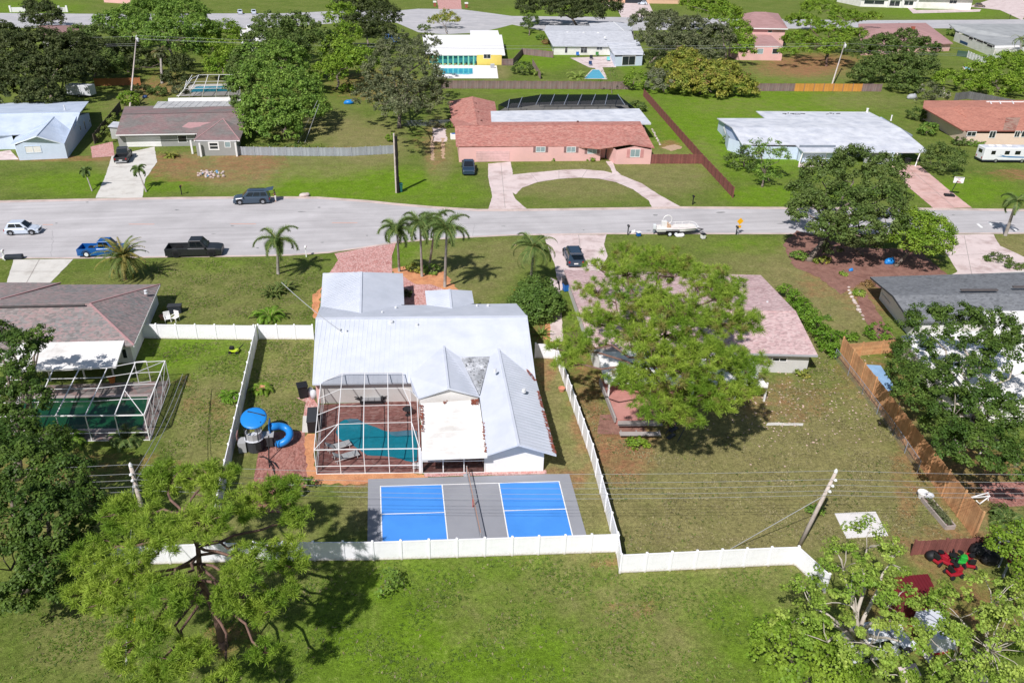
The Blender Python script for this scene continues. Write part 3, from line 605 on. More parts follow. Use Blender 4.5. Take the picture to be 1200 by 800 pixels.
# ---- mauve roof house with pool cage, upper left
h = thing('house', 'grey stucco house with a worn mauve shingle roof and white garage door', 'house', P(205, 155))
ze, zr = 2.4, 3.9
p = [P(146, 125, ze), P(292, 121, ze), P(142.7, 134.2, zr), P(287, 131.4, zr), P(135.4, 158, ze), P(284, 155, ze)]
slab('roof', m_mauve, h, p, [(0, 1, 3, 2), (2, 3, 5, 4)]); capline(h, [p[2], p[3]], mat('dark_ridge', '5e5452', .9))
ap = P(261.3, 139.3, zr-.1); cs = [P(227.2, 164.5, ze), P(280.8, 164.5, ze), P(286, 151.5, ze+.12), P(236, 147, ze+.7)]
slab('roof', m_mauve, h, [ap]+cs, [(0, 4, 1), (0, 1, 2), (0, 2, 3)]); capline(h, [ap, cs[0]], m_cap, .07); capline(h, [ap, cs[1]], m_cap, .07)
fascia(h, [p[4], P(230.5, 156.5, ze)]); fascia(h, [cs[0], cs[1]])
m = MB(); pts = [onplane(u, v, p[2], p[3], p[4])+Vector((0, 0, .02)) for u, v in ((213, 149), (221, 143.5), (250, 143.5), (247, 148), (240, 153), (226, 151))]; m.poly(pts); m.build('roof_patch', m_cap, h)
W0, W1 = base((140, 172.5), (231, 171)); W2, W3 = base((231.5, 182.8), (279, 182.3)); W4 = P(285, 152)
walls(h, [(*XY(W0), ze), (*XY(W1), ze), (*XY(W2), ze), (*XY(W3), ze), (*XY(W4), ze), (*XY(W4+Vector((0, 9, 0))), ze), (*XY(W0+Vector((0, 9.5, 0))), ze)], m_grey)
door(h, W0, W1, 147, 160.3, 190, 172.4, m_trim, 'garage_door', 4)
opening(h, W0, W1, 207.5, 158.5, 220, 167, mull=0); opening(h, W2, W3, 243.5, 166.3, 257.5, 176, mull=0, rail=1, fr=.22)
opening(h, W2, W3, 262.5, 166, 271, 173, 'round_window', mull=0, pane=m_glassl)
for q in ((236.2, 183.4), (278, 183), (226, 180)): m = MB(); b = P(*q); m.bar(b-Vector((0, .12, 0)), b+Vector((0, -.12, 2.3)), .28); m.build('post', m_trim, h)
slab('rear_roof', m_flatg, h, [(185, 119, 2.7), (281, 118.6, 2.7), (285, 130, 3.0), (177, 130, 3.0)], [(0, 1, 2, 3)]); ribs(h, [(185, 119, 2.7), (281, 118.6, 2.7), (285, 130, 3.0), (177, 130, 3.0)], 1.3, m_flatg, .05, .08)
slab('rear_roof', m_flatw, h, [(197, 115, 2.6), (282, 113.4, 2.6), (282, 118.4, 2.7), (197, 119, 2.7)], [(0, 1, 2, 3)])
walls(h, [(*XY(P(u, v, 0)), 2.5) for u, v in ((190, 141), (283, 140), (281, 131), (200, 132))], m_grey)
sh = thing('garden_shed', 'pale grey shed against the left wall of the mauve roof house', 'shed', P(134, 155))
a = P(131, 163); m = MB(); m.box(a+Vector((.9, 1.8, 1.0)), (1.8, 3.4, 2.0)); m.build('shed_wall', mat('shed_grey', 'b8bab5', .8), sh); m = MB(); m.box(a+Vector((.9, 1.8, 2.1)), (2.2, 3.8, .12), ry=.1); m.build('roof', m_flatl, sh)
# ---- pink house across the street
h = thing('house', 'long pink house with salmon shingle roof, black screen room and a looped driveway', 'house', P(650, 165))
ze, zr = 2.5, 3.9
LGc = [P(525, 118.8, ze), P(531.3, 147.6, ze), P(553.5, 113.2, zr), P(559.5, 147, zr), P(579.8, 119.2, ze), P(585, 146, ze)]
slab('roof', m_terra, h, LGc, [(0, 2, 3, 1), (2, 4, 5, 3)]); capline(h, LGc[2:4], m_terra, .1)
p = [P(527, 139, ze+.2), P(748, 138, ze+.2), P(533, 147.8, zr), P(752.5, 146.8, zr), P(534.3, 171.3, ze), P(702.8, 174.2, ze), P(737.5, 168.8, ze+.75), P(767, 173.3, ze), P(730, 152, zr-.35), P(668, 171.2, ze)]
slab('roof', m_terra, h, p, [(2, 3, 1, 0), (2, 4, 9, 8), (8, 9, 5), (8, 5, 6), (8, 6, 7, 3), (2, 8, 3)]); capline(h, [p[2], p[3]], m_terra, .12); capline(h, [p[8], p[6]], m_terra, .08)
slab('flat_roof', m_flatl, h, [(575, 130.3, 3.3), (749, 127.3, 3.3), (763, 144.4, 3.3), (576, 144.4, 3.3)], [(0, 1, 2, 3)], .3)
W = base((538, 190), (703, 188.5), (721, 192.6), (762, 192.4))
walls(h, [(*XY(W[0]), ze), (*XY(W[1]), ze), (*XY(W[1]+Vector((.3, 2.0, 0))), ze), (*XY(W[2]+Vector((-.5, 4, 0))), ze), (*XY(W[2]), ze), (*XY((W[2]+W[3])/2), ze+.6), (*XY(W[3]), ze), (*XY(P(752, 160)), ze), (*XY(P(752, 153)), 3.1), (*XY(P(580, 155)), 3.1), (*XY(P(580, 139)), ze-.1), (*XY(P(532, 139)), ze-.1)], m_pinkw)
for q in ((628, 172, 639, 178.5), (664, 172, 674.5, 178.8), (688.5, 172, 699.5, 180.2)):
    opening(h, W[0], W[1], *q, mull=1, pane=m_glassl)
    for s in (q[0]-3, q[2]+.4): door(h, W[0], W[1], s, q[1], s+2.6, q[3], mat('mauve_shutter', '8b6d6b', .8), 'shutter')
opening(h, W[2], W[3], 738.8, 174.8, 749.7, 184.3, pane=m_glassl)
for s in (735, 750.6): door(h, W[2], W[3], s, 175, s+3, 184.5, mat('pink_shutter', 'c98f8c', .8), 'shutter')
door(h, W[0], W[1], 558, 177, 597, 189.6, mat('pink_garage_door', 'd9b3af', .7), 'garage_door', 4)
door(h, W[1]+Vector((.3, 2.0, 0)), W[2]+Vector((-.5, 4, 0)), 710, 173, 718, 187, m_navy, 'front_door')
for q in ((558, 121.5), (560.5, 131.5), (564, 141.5)): ventpipe(h, P(*q, 3.7), mat('brown_vent', '6e4a42', .8), .13, .15)
ventpipe(h, P(677, 143, 3.5), mat('brown_vent', '6e4a42', .8), .15, .2)
# black pool cage
c = thing('pool_cage', 'black screen pool enclosure behind the pink house', 'screen enclosure', P(665, 128))
T = [(594, 116.8), (615, 114.5), (634.5, 110.6), (650, 110.7), (665, 110.8), (680, 110.8), (695, 110.8), (710, 110.8), (724.5, 110.9)]
Bt = [(582, 121.5), (593, 130), (606, 130), (618, 130), (629, 130), (640, 130), (656, 130), (671, 130), (687, 130), (703, 129.5), (719, 128.5), (745.5, 127)]
top = [P(u, v, 2.9) for u, v in ((597, 116.5), (612, 114.3), (634, 110.8), (650, 110.8), (666, 110.8), (682, 110.8), (698, 110.8), (712, 110.8), (724, 111))]
fr_ = [P(u, v, 2.6) for u, v in ((595, 127), (607, 126.5), (628, 123), (645, 123), (661, 123), (677, 123), (693, 123), (709, 123), (732, 123))]
bb = [Vector((t.x, t.y+1.2, 0)) for t in top]
lf, rg = P(584, 123, 1.7), P(744, 126.5, 1.7)
for i in range(len(top)-1):
    m = MB(); m.poly([top[i], top[i+1], fr_[i+1], fr_[i]]); m.poly([bb[i], bb[i+1], top[i+1], top[i]]); m.build('screen_panel', MAT['black_screen'], c)
for q in ([top[-1], rg, fr_[-1]], [lf, top[0], fr_[0]], [Vector((lf.x, lf.y, 0)), bb[0], top[0], lf], [bb[-1], Vector((rg.x, rg.y, 0)), rg, top[-1]]): m = MB(); m.poly(q); m.build('screen_panel', MAT['black_screen'], c)
m_dkfr = mat('grey_bronze_frame', '8d95a0', .5, .05)
for i in range(len(top)):
    m = MB(); m.bar(fr_[i]+Vector((0, 0, .04)), top[i]+Vector((0, 0, .04)), .11); m.bar(top[i], bb[i], .11); m.build('beam', m_dkfr, c)
sheet('patio', [(584, 131), (745, 129), (726, 117), (600, 121)], .02, m_conc)
# ---- white roofed house to the right of it
h = thing('house', 'low ranch house with a weathered white roof behind the street oak', 'house', P(960, 165))
ze, zr = 2.4, 3.3
p = [P(840.3, 138.6, ze), P(896.5, 138.6, ze+.0), P(886, 130.3, ze-.2), P(1018.8, 131.2, ze-.2), P(857.5, 149.3, zr), P(1055, 150, zr), P(869.5, 169, ze), P(932, 169.5, ze), P(941.5, 178.2, ze-.2), P(1090, 178.5, ze-.2)]
slab('roof', m_flatl, h, p, [(0, 1, 2, 3, 5, 4), (4, 5, 9, 8, 7, 6)], .16)
W = base((852, 176), (846, 158), (1030, 150), (1066, 172), (1045, 193), (1012, 191), (1010, 184), (975, 184), (974, 191), (940, 191), (932, 187), (880, 186))
walls(h, [(*XY(v), 2.25) for v in W], m_bluew)
e_ = Vector((.45, 0, -.17)); m = MB(); gq_ = [p[0]+e_, p[4]+e_, p[6]+e_]; m.poly([Vector((gq_[0].x, gq_[0].y, 0)), Vector((gq_[2].x, gq_[2].y, 0)), gq_[2], gq_[1], gq_[0]]); m.build('gable_wall', m_bluew, h)
W5 = [P(938, 188), P(975, 188)]
door(h, *W5, 937, 170, 975, 190, mat('porch_grey', '7e8690', .8), 'porch_wall'); opening(h, *W5, 946.5, 177.5, 955.5, 183, mull=0)
opening(h, P(846, 158), P(852, 176), 848, 150, 850.5, 155.5, mull=0)
door(h, W[4], W[5], 1015, 178, 1043, 192, m_grey, 'garage_door', 4)
for q in ((936.5, 192), (965, 191.5), (1046.5, 194.5), (1072.5, 195)): m = MB(); b = P(*q); m.bar(b, b+Vector((.5, .3, 2.2)), .16); m.build('post', m_trim, h)
sheet('patio', [(936, 191), (968, 190.5), (965, 196), (935, 196)], .03, m_concp)
ventpipe(h, P(1016, 131.5, 2.5), m_trim, .2, .8); ventpipe(h, P(1044, 141, 2.9), m_trim, .12, 1.0)
m = MB()
for u in list(range(917, 942, 3))+[968, 972, 976, 980]: b = P(u, 133.5+rnd.uniform(-.8, .8), 2.45); m.tube([b, b+Vector((rnd.uniform(.3, 1), rnd.uniform(-.4, .4), .02))], .08, 5)
m.build('roof_tar', mat('roof_tar', '3d4042', .9), h)
# ---- terracotta house, right edge
h = thing('house', 'peach house with a terracotta shingle roof and patched section, at the right edge', 'house', P(1165, 150))
p = [P(1081.5, 126, 3.5), P(1290, 126, 3.5), P(1128.8, 153.2, 2.4), P(1290, 153.5, 2.4), P(1083, 118, 2.4), P(1290, 117, 2.4)]
slab('roof', m_terr2, h, p, [(0, 1, 3, 2), (4, 5, 1, 0)], .18); fascia(h, [p[0], p[2]], mat('brown_fascia', '8a5648', .8)); fascia(h, [p[2], p[3]], MAT['brown_fascia'])
W = base((1089, 144), (1130, 170.5), (1290, 171)); walls(h, [(*XY(W[0]), 3.2), (*XY(W[1]), 2.35), (*XY(W[2]), 2.35), (*XY(W[2]+Vector((0, 8, 0))), 2.4), (*XY(W[0]+Vector((.5, 3, 0))), 2.4)], mat('peach_stucco', 'e6cdb9', .85, .05))
for q in ((1134, 154, 1143, 160), (1160.5, 153.5, 1165.5, 162), (1190, 153.5, 1194, 161), (1198, 153.5, 1204, 161)): opening(h, W[1], W[2], *q, mull=1)
m = MB(); d = Vector((0, 0, .05)); m.poly([onplane(u, v, p[0], p[1], p[2])+d for u, v in ((1179, 138), (1196, 138), (1190, 153), (1175, 153))]); m.build('patched_roof', mat('patched_shingle', 'a08272', .95, .35, 2.5, '8d4f42', .9), h)
slab('dormer', m_terr2, h, [onplane(1115, 127, p[0], p[1], p[2]), onplane(1124, 126.4, p[0], p[1], p[2])+Vector((0, 0, .5)), onplane(1132, 137.5, p[0], p[1], p[2])+Vector((0, 0, .1))], [(0, 1, 2)], .3)
slab('rear_roof', m_flatg, h, [(1108, 121, 2.3), (1150, 117.5, 2.3), (1166, 126.5, 2.5), (1122, 127, 2.5)], [(0, 1, 2, 3)])
pg = thing('pergola', 'white pergola frame behind the terracotta house', 'pergola', P(1180, 128))
for a, b in (((1156, 119.5), (1225, 120)), ((1168, 126), (1225, 126.5))): m = MB(); m.bar(P(*a, 2.8), P(*b, 2.8), .3); m.build('beam', m_trim, pg)
for u in (1160, 1171, 1186, 1200): m = MB(); m.bar(P(u, 119, 2.9), P(u+4, 127, 2.9), .25); m.build('rafter', m_trim, pg); m = MB(); b = P(u+4, 127, 2.8); m.bar(Vector((b.x, b.y, 0)), b, .25); m.build('post', m_trim, pg)
# ---- charcoal house on the right
h = thing('house', 'white house with charcoal shingle roof and flat white rear roofs, half hidden by the oak', 'house', P(1130, 370))
ze, zr = 2.3, 3.5
p = [P(1019.8, 324.4, ze), P(1300, 316, ze), P(1046, 346, zr), P(1300, 343, zr), P(1067, 377, ze), P(1300, 374, ze)]
slab('roof', m_dark, h, p, [(0, 1, 3, 2), (2, 3, 5, 4)], .18); fascia(h, [p[0], p[2], p[4]], mat('black_fascia', '3a3c3f', .7))
for a, b in (((1126, 339.8), (1169, 339.6)), ((1187, 336), (1230, 336))): m = MB(); m.bar(P(*a, zr+.25), P(*b, zr+.25), .35, .12); m.build('ridge_vent', MAT['ridge_vent'], h)
W = base((1030, 350), (1068, 398), (1300, 395)); w2 = P(1300, 330)
walls(h, [(*XY(W[0]), ze), (*XY((W[0]+W[1])/2), zr-.35), (*XY(W[1]), ze), (*XY(W[2]), ze), (*XY(w2), ze)], m_stucco)
opening(h, W[0], W[1], 1033.5, 342.5, 1043, 355.5, mull=0, pane=m_glass)
r = [P(1150, 360, 2.75), P(1300, 357, 2.75), P(1300, 388, 2.6), P(1161, 387, 2.6)]; slab('flat_roof', m_flatw, h, r, [(0, 1, 2, 3)], .3)
r = [P(1056, 393, 2.35), P(1155, 387, 2.35), P(1300, 390, 2.35), P(1300, 480, 2.2), P(1125, 470, 2.2), P(1083, 427, 2.2)]; slab('flat_roof', m_flatw, h, r, [(0, 1, 2, 3, 4, 5)], .22)
w = inset(r, .4); walls(h, [(*XY(v), 2.2) for v in w], m_stucco)
# ---- pale pink roofed house under the big pine
h = thing('house', 'house with a pale pink shingle roof under the big pine tree', 'house', P(800, 380))
ze, zr = 2.3, 3.7
p = [P(661, 316, ze), P(891.5, 322.3, ze), P(678, 362, zr), P(932.6, 364.8, zr), P(693, 409, ze), P(958.5, 416, ze)]
slab('roof', m_pinks, h, p, [(0, 1, 3, 2), (2, 3, 5, 4)], .2); capline(h, [p[2], p[3]], m_pinks); fascia(h, [p[4], p[5]], m_fasc, .2)
q = [P(640, 330, ze), P(661, 316.2, ze)]
w = inset([p[0], p[1], p[5], p[4]], .5); walls(h, [(*XY(w[0]), ze), (*XY(w[1]), ze), (*XY((w[1]+w[2])/2), zr-.3), (*XY(w[2]), ze), (*XY(w[3]), ze), (*XY((w[3]+w[0])/2), zr-.3)], mat('pale_grey_stucco', 'c9c8c4', .85, .05))
opening(h, w[3], w[2], 905, 418, 922, 424, mull=1)
ventpipe(h, P(888, 370, 3.6), mat('black_vent', '3c3c3e', .8), .2, .25); ventpipe(h, P(899, 355, 3.3), m_vent, .08, .2)
r = [P(700, 412, 2.2), P(868, 410, 2.2), P(900, 452, 2.0), P(709, 447, 2.0)]; slab('porch_roof', m_flatw, h, r, [(0, 1, 2, 3)], .2)
for u in (712, 760, 810, 860, 895): m = MB(); b = P(u, 470); m.bar(b, b+Vector((0, 0, 1.95)), .14); m.build('post', m_trim, h)
# raised pink deck
dk = thing('patio_deck', 'raised pink deck with grey benches under the big pine', 'deck', P(745, 480))
pts = [P(704, 446, .5), P(800, 446, .5), P(800, 487, .5), P(722, 492, .5)]; m = MB(); m.prism([XY(x) for x in pts], 0, .5); m.build('deck_floor', mat('pink_deck', 'c08a80', .85, .12, 1.2, 'ad776d', .5), dk)
mg = mat('grey_timber', 'a8a19c', .85, .12)
m = MB(); m.bar(P(724, 497, .5), P(776, 497, .5), .35, .06); m.bar(P(724, 495, .9), P(770, 494.5, .9), .08, .3); m.build('bench', mg, dk)
m = MB(); m.bar(P(726, 508, .45), P(774, 508, .45), .5, .08); m.build('counter', mg, dk)
for u in (727, 745, 772): m = MB(); b = P(u, 509); m.bar(b, b+Vector((0, 0, .42)), .1); m.build('leg', mg, dk)
m = MB(); m.bar(P(703, 446, .6), P(721, 492, .6), .15, .5); m.build('parapet', mg, dk)
st = thing('garden_stairs', 'small dark metal stair beside the pink deck', 'stairs', P(790, 508))
for k in range(4): m = MB(); a = P(786+k*3, 512-k*7); m.box(a+Vector((0, 0, .1+.1*k)), (1.0, .35, .06), .6); m.build('step', mat('dark_metal', '45484c', .5), st)
m = MB(); m.bar(P(780, 508, .2), P(796, 488, .8), .06); m.bar(P(794, 517, .2), P(806, 495, .8), .06); m.build('stringer', MAT['dark_metal'], st)
sheet('footpath', [(900, 495), (942, 495.5), (940, 498.5), (898, 498.5)], .03, m_conc)
# ================================================================ FENCES
m_vinyl = mat('white_vinyl', 'f6f6f8', .45, .03, .6, 'e6e7e6', .8, .5, .75, spec=.5, soil='b3a58e')
m_wood = mat('orange_cedar_boards', 'd0a274', .9, .2, .9, 'b47f58', .6, .4, .65, fine=.18, fsc=12, island=.16)
m_red = mat('red_brown_boards', '84524a', .9, .2, .9, '6f453f', .5, fine=.2, fsc=12, island=.2)
m_gb = mat('grey_brown_boards', '8c7c78', .9, .25, .7, '7a5f5a', .35, .42, .6, fine=.2, fsc=10, island=.2)
m_gblue = mat('weathered_grey_boards', 'a3a9ae', .9, .2, .7, '8a8c90', .35, fine=.2, fsc=10, island=.16)
m_newb = mat('new_orange_boards', 'cf9448', .85, .12, 1, 'bd8038', .5, fine=.12, fsc=10, island=.1)
m_dkb = mat('dark_boards', '585049', .95, .25, .8, island=.2)
FM = {}
def fence(pts, label, mt, hgt=1.6, step=1.85, kind='boards', cat='fence', group=None, name=None, post=.13, caps=True, mats=None, bw=.15, far=False, skip=()):
    """posts and panels along surveyed ground points; every panel and post is a part"""
    W = [P(*q) if not isinstance(q, Vector) else q for q in pts]; c = W[0]
    root = thing(name or {'vinyl': 'vinyl_fence'}.get(kind, 'wood_fence'), label, cat, c, 0, group)
    def pm(L, k, mt):
        key = (kind, round(L, 2), round(hgt, 2), k, mt.name)
        if key in FM: return FM[key]
        m = MB(); r = random.Random(k)
        if kind == 'vinyl':
            m.box((L/2, 0, hgt/2), (L, .030, hgt-.24)); n = max(2, int(L/.28)); m.box((L/2, 0, .10), (L, .06, .14)); m.box((L/2, 0, hgt-.06), (L, .07, .12))
            for i in range(n): m.box((L*(i+.5)/n, 0, hgt/2), (L/n-.005, .040, hgt-.26))
        elif kind == 'horizontal':
            n = int(hgt/bw)
            for i in range(n): m.box((L/2, r.uniform(-.008, .008), (i+.5)*hgt/n), (L-.01, .025, hgt/n-.012))
        else:
            n = max(2, int(L/bw))
            for i in range(n): m.box((L*(i+.5)/n, r.uniform(-.012, .012), hgt/2+r.uniform(-.03, .03)), (L/n-.01, .022, hgt-.04))
            for z in (.35, hgt-.35): m.box((L/2, .035, z), (L, .04, .09))
        FM[key] = m.mesh('fence_panel', mt); return FM[key]
    def postm():
        key = ('post', kind, hgt, post, mt.name)
        if key not in FM:
            m = MB(); m.box((0, 0, (hgt+.08)/2), (post, post, hgt+.08))
            if caps: m.add([(-post*.65, -post*.65, hgt+.08), (post*.65, -post*.65, hgt+.08), (post*.65, post*.65, hgt+.08), (-post*.65, post*.65, hgt+.08), (0, 0, hgt+.17)], [(3, 2, 1, 0), (0, 1, 4), (1, 2, 4), (2, 3, 4), (3, 0, 4)])
            FM[key] = m.mesh('post', mt)
        return FM[key]
    k = 0
    link('post', postm(), root, (0, 0, 0))
    for a, b in zip(W[:-1], W[1:]):
        L = (b-a).length; n = max(1, round(L/step)); ang = math.atan2((b-a).y, (b-a).x)
        for i in range(n):
            p = a+(b-a)*i/n; k += 1
            q = a+(b-a)*(i+1)/n
            if k not in skip: link('fence_panel', pm(L/n-post*.98, k % 4, mats(k) if mats else mt), root, p+(b-a).normalized()*post*.5-c, (0, 0, ang))
            link('post', postm(), root, q-c, (0, 0, ang))
    return root
fence([(112, 664), (200, 660), (300, 657), (438, 656), (600, 650.5), (722, 646.5)], 'white vinyl fence between the blue sports court and the front lawn', m_vinyl, kind='vinyl')
fence([(722.3, 648), (726, 671), (900, 662.5), (931, 661.5), (966, 694)], 'white vinyl fence with close upright pickets closing off the dry yard', m_vinyl, kind='vinyl', step=1.85)
fence([(652, 424), (693, 540), (721.5, 645)], 'white vinyl fence between the white house and the big pine yard', m_vinyl, kind='vinyl')
fence([(302, 398.5), (271, 540), (262, 580), (255, 620)], 'white vinyl fence in shade running beside the play tower', m_vinyl, kind='vinyl')
fence([(163, 396.5), (299.5, 398.2)], 'white vinyl fence with one missing slat beside the grey pink roof', m_vinyl, kind='vinyl')
fence([(304.5, 397.5), (367.5, 397.8)], 'short white vinyl fence joining the left corner of the white metal house', m_vinyl, kind='vinyl')
fence([(627, 419.5), (650, 420.5)], 'short white vinyl fence right of the white metal house', m_vinyl, kind='vinyl')
fence([(983, 420), (1034, 487), (1086, 558), (1141, 631)], 'tall orange cedar board fence along the right side of the dry yard', m_wood, 2.4, 2.3, kind='boards', bw=.14, caps=False)
fence([(984, 419), (1055, 412)], 'short orange cedar fence by the round bush and charcoal roof', m_wood, 1.5, 2.0, kind='horizontal', caps=False)
fence([(1068, 650), (1140, 646), (1176, 641)], 'red brown stained board fence behind the red and green machines', m_red, 1.3, 2.3, caps=False)
fence([(754, 113), (822, 192), (858.5, 232)], 'dark red brown fence slanting past the pink house to the street', m_red, 1.7, 2.4, caps=False)
fence([(761, 192), (822, 192)], 'red brown fence joining the right end of the pink house', m_red, 1.7, 2.4, caps=False)
fence([(517, 104), (640, 104.5), (742, 105)], 'grey brown board fence behind the pink house', m_gb, 1.9, 2.6, caps=False)
fence([(884, 107), (1032, 107.5)], 'grey brown fence with bright orange new boards at the back of the open lawn', m_gb, 1.9, 2.6, caps=False, mats=lambda k: m_newb if 5 <= k <= 11 else m_gb)
fence([(280, 182), (354, 183), (412, 183), (463, 180)], 'leaning grey weathered fence hung with vines by the street oak', m_gblue, 1.5, 2.4, caps=False)
fence([(112, 101), (165, 100)], 'orange wood fence in the shade behind the white trailer', m_cedar, 1.7, 2.4, caps=False)
fence([(111, 169), (142, 129)], 'dark vine covered fence between the two houses at left', m_dkb, 1.7, 2.4, caps=False)
fence([(612, 64), (648, 68)], 'pale grey fence panel left of the grey roofed house', m_gb, 1.8, 2.4, caps=False)
fence([(612, 64), (601, 77), (588, 77)], 'grey pink fence with gate right of the yellow house', m_gb, 1.8, 2.4, caps=False)
fence([(624, 77), (633, 93)], 'short grey fence beside the round bush and back lawn', m_gb, 1.7, 2.4, caps=False)
fence([(1133, 68), (1149, 75.5), (1165, 71)], 'bright white panel fence by the small turquoise pool', m_vinyl, 2.0, 2.4, kind='vinyl')
fence([(1118, 118), (1134, 116), (1186, 126)], 'grey board fence behind the pergola and terracotta roof', mat('grey_old_boards', '6d6d6c', .95, .15, island=.15), 1.8, 2.4, caps=False)
fence([(1121, 66), (1133, 67.5)], 'dark green fence panel behind the far white house', mat('dark_green_boards', '3f5a4c', .9, .1), 1.8, 2.4, caps=False)
def chain(pts, label, hgt=1.1):
    W = [P(*q) for q in pts]; root = thing('chain_link_fence', label, 'fence', W[0]); screenmat('chain_link', .22, '9aa0a4') if 'chain_link' not in MAT else 0
    for a, b in zip(W[:-1], W[1:]):
        n = max(1, round((b-a).length/3))
        for i in range(n+1): m = MB(); p = a+(b-a)*i/n; m.tube([p, p+Vector((0, 0, hgt))], .035, 6); m.build('post', m_dkfr, root)
        m = MB(); m.tube([a+Vector((0, 0, hgt)), b+Vector((0, 0, hgt))], .025, 5); m.build('rail', m_dkfr, root)
        m = MB(); m.poly([a, b, b+Vector((0, 0, hgt)), a+Vector((0, 0, hgt))]); m.build('mesh', MAT['chain_link'], root)
chain([(466, 148), (532, 147.5)], 'chain link fence left of the pink house')
chain([(978, 420), (1010, 462), (1046, 510), (1075, 553)], 'low chain link fence beside the orange cedar fence')
# ================================================================ SPORTS COURT
m_cgrey = mat('grey_court_paint', '97999e', .8, .05, .6, '8e9095', .3, fine=.05)
m_cblue = mat('blue_court_paint', '4a93e4', .75, .05, .5, '458ddd', .3, fine=.04)
sheet('court_slab', [(431.3, 561), (667, 554.8), (689.5, 634.5), (430.5, 641)], .036, m_cgrey, thick=.05)
TL, TR = P(445.8, 569.5, .04), P(655.2, 563.8, .04); BL = TL+(P(446.7, 602.1, .04)-TL)*2; BR = TR+(P(663.2, 596, .04)-TR)*2
def ct(s, t, z=0): 
    p = (TL*(1-s)+TR*s)*(1-t)+(BL*(1-s)+BR*s)*t; p.z += z; return p
for s0, s1 in ((0, 15/44), (29/44, 1)):
    m = MB(); m.poly([ct(s0, 1, .002), ct(s1, 1, .002), ct(s1, 0, .002), ct(s0, 0, .002)]); o = m.build('court_paint', m_cblue); o['kind'] = 'structure'
def cl(a, b, z):
    p, q = ct(*a, z), ct(*b, z); d = (q-p).normalized(); n = Vector((-d.y, d.x, 0))*.04; m = MB(); m.poly([p-n-d*.04, q-n+d*.04, q+n+d*.04, p+n-d*.04]); o = m.build('court_line', m_white); o['kind'] = 'structure'
for x in (0, 15/44, 29/44, 1): cl((x, 0), (x, 1), .010)
cl((0, 0), (1, 0), .006); cl((0, 1), (1, 1), .006); cl((0, .5), (15/44, .5), .006); cl((29/44, .5), (1, .5), .006)
nt_ = thing('court_net', 'low sports net on two posts across the middle of the blue court', 'net', ct(.5, .5))
na, nb = ct(.485, -.16), ct(.51, 1.02); up = Vector((0, 0, 1)); m_tan = mat('tan_tape', 'b08a76', .8, .1); screenmat('net_mesh', .2, '3c3e42')
for p in (na, nb): m = MB(); m.tube([p, p+up*.92], .04, 8); m.build('post', m_fasc, nt_); m = MB(); m.box(p+Vector((0, 0, .03)), (.5, .3, .05)); m.build('foot', m_fasc, nt_)
m = MB(); m.bar(na+up*.86, nb+up*.86, .05, .07); m.build('tape', m_tan, nt_)
m = MB(); m.poly([na+up*.08, nb+up*.08, nb+up*.84, na+up*.84]); m.build('mesh', MAT['net_mesh'], nt_)
m = MB(); m.bar(ct(.4955, .42), ct(.4955, .42)+up*.86, .06); m.build('strap', mat('red_strap', 'c4553f', .7), nt_)
# ================================================================ POOLS AND SCREEN ROOMS
def water(name, c, dark=.0):
    m = mat(name, c, .06, .12, .7, spec=.6, fine=.10, fsc=2.2); b = m.node_tree.nodes['Principled BSDF']; nt = m.node_tree
    bp = nt.nodes.new('ShaderNodeBump'); bp.inputs['Strength'].default_value = .12; bp.inputs['Distance'].default_value = .05
    nt.links.new(_noise(nt, nt.nodes.new('ShaderNodeTexCoord').outputs['Object'], 3, 3), bp.inputs['Height']); nt.links.new(bp.outputs[0], b.inputs['Normal']); return m
m_teal = water('teal_pool_water', '1f93a6'); m_aqua = water('aqua_pool_water', '45b3cf'); m_gpool = water('green_pool_water', '1d5a38')
sheet('pool_deck', [(374, 474), (490, 468), (496.5, 553.5), (370.5, 555.2)], .032, m_deckp)
PO = [(235, 495), (250, 450), (268, 420), (300, 403), (345, 396), (400, 397), (440, 418), (480, 438), (525, 452), (570, 472), (610, 483), (665, 480), (725, 472), (775, 472), (806, 482), (808, 560), (808, 640), (806, 690), (760, 702), (715, 694), (670, 678), (620, 668), (560, 661), (490, 659), (450, 655), (420, 634), (390, 612), (340, 580), (290, 562), (255, 540)]
PO = [(350+x*.175, 420+y*.175) for x, y in PO]
def pool(pts, mt, lip=None, w=.28):
    sheet('pool_water', pts, .045, mt)
    W = [P(u, v, .05) for u, v in pts]; m = MB()
    for a, b in zip(W, W[1:]+W[:1]): m.bar(a, b, w, .06)
    o = m.build('pool_coping', lip or m_concp); o['kind'] = 'structure'
pool(PO, m_teal, mat('coping_pavers', 'a8766d', .85, .12, 2), .3)
sheet('pool_ledge', [(350+x*.175, 420+y*.175) for x, y in ((590, 487), (665, 484), (725, 476), (775, 476), (802, 486), (802, 515), (740, 512), (660, 520), (620, 512))], .05, water('shallow_water', '5f8fa3'))
sheet('pool_ledge', [(350+x*.175, 420+y*.175) for x, y in ((320, 408), (400, 402), (440, 424), (470, 440), (400, 432), (340, 428))], .05, MAT['shallow_water'])
c = thing('pool_cage', 'white framed screen enclosure over the curved teal pool', 'screen enclosure', P(430, 525))
K = lambda x, y, z: P(350+x*.175, 420+y*.175, z)
ZI, ZO = 2.95, 2.3
IB = [K(292, 98, ZI), K(443, 96, ZI), K(594, 95, ZI), K(697, 94, ZI)]; I2 = [K(283, 203, ZI), K(439, 202, ZI), K(597, 200, ZI), K(700, 200, ZI)]
I3 = [K(273, 319, ZI), K(437, 316, ZI), K(599, 312, ZI), K(750, 311, ZI)]; I4 = [K(265, 439, ZI), K(435, 434, ZI), K(599, 429, ZI), K(756, 426, ZI)]
IR = [K(746, 211, ZI)]
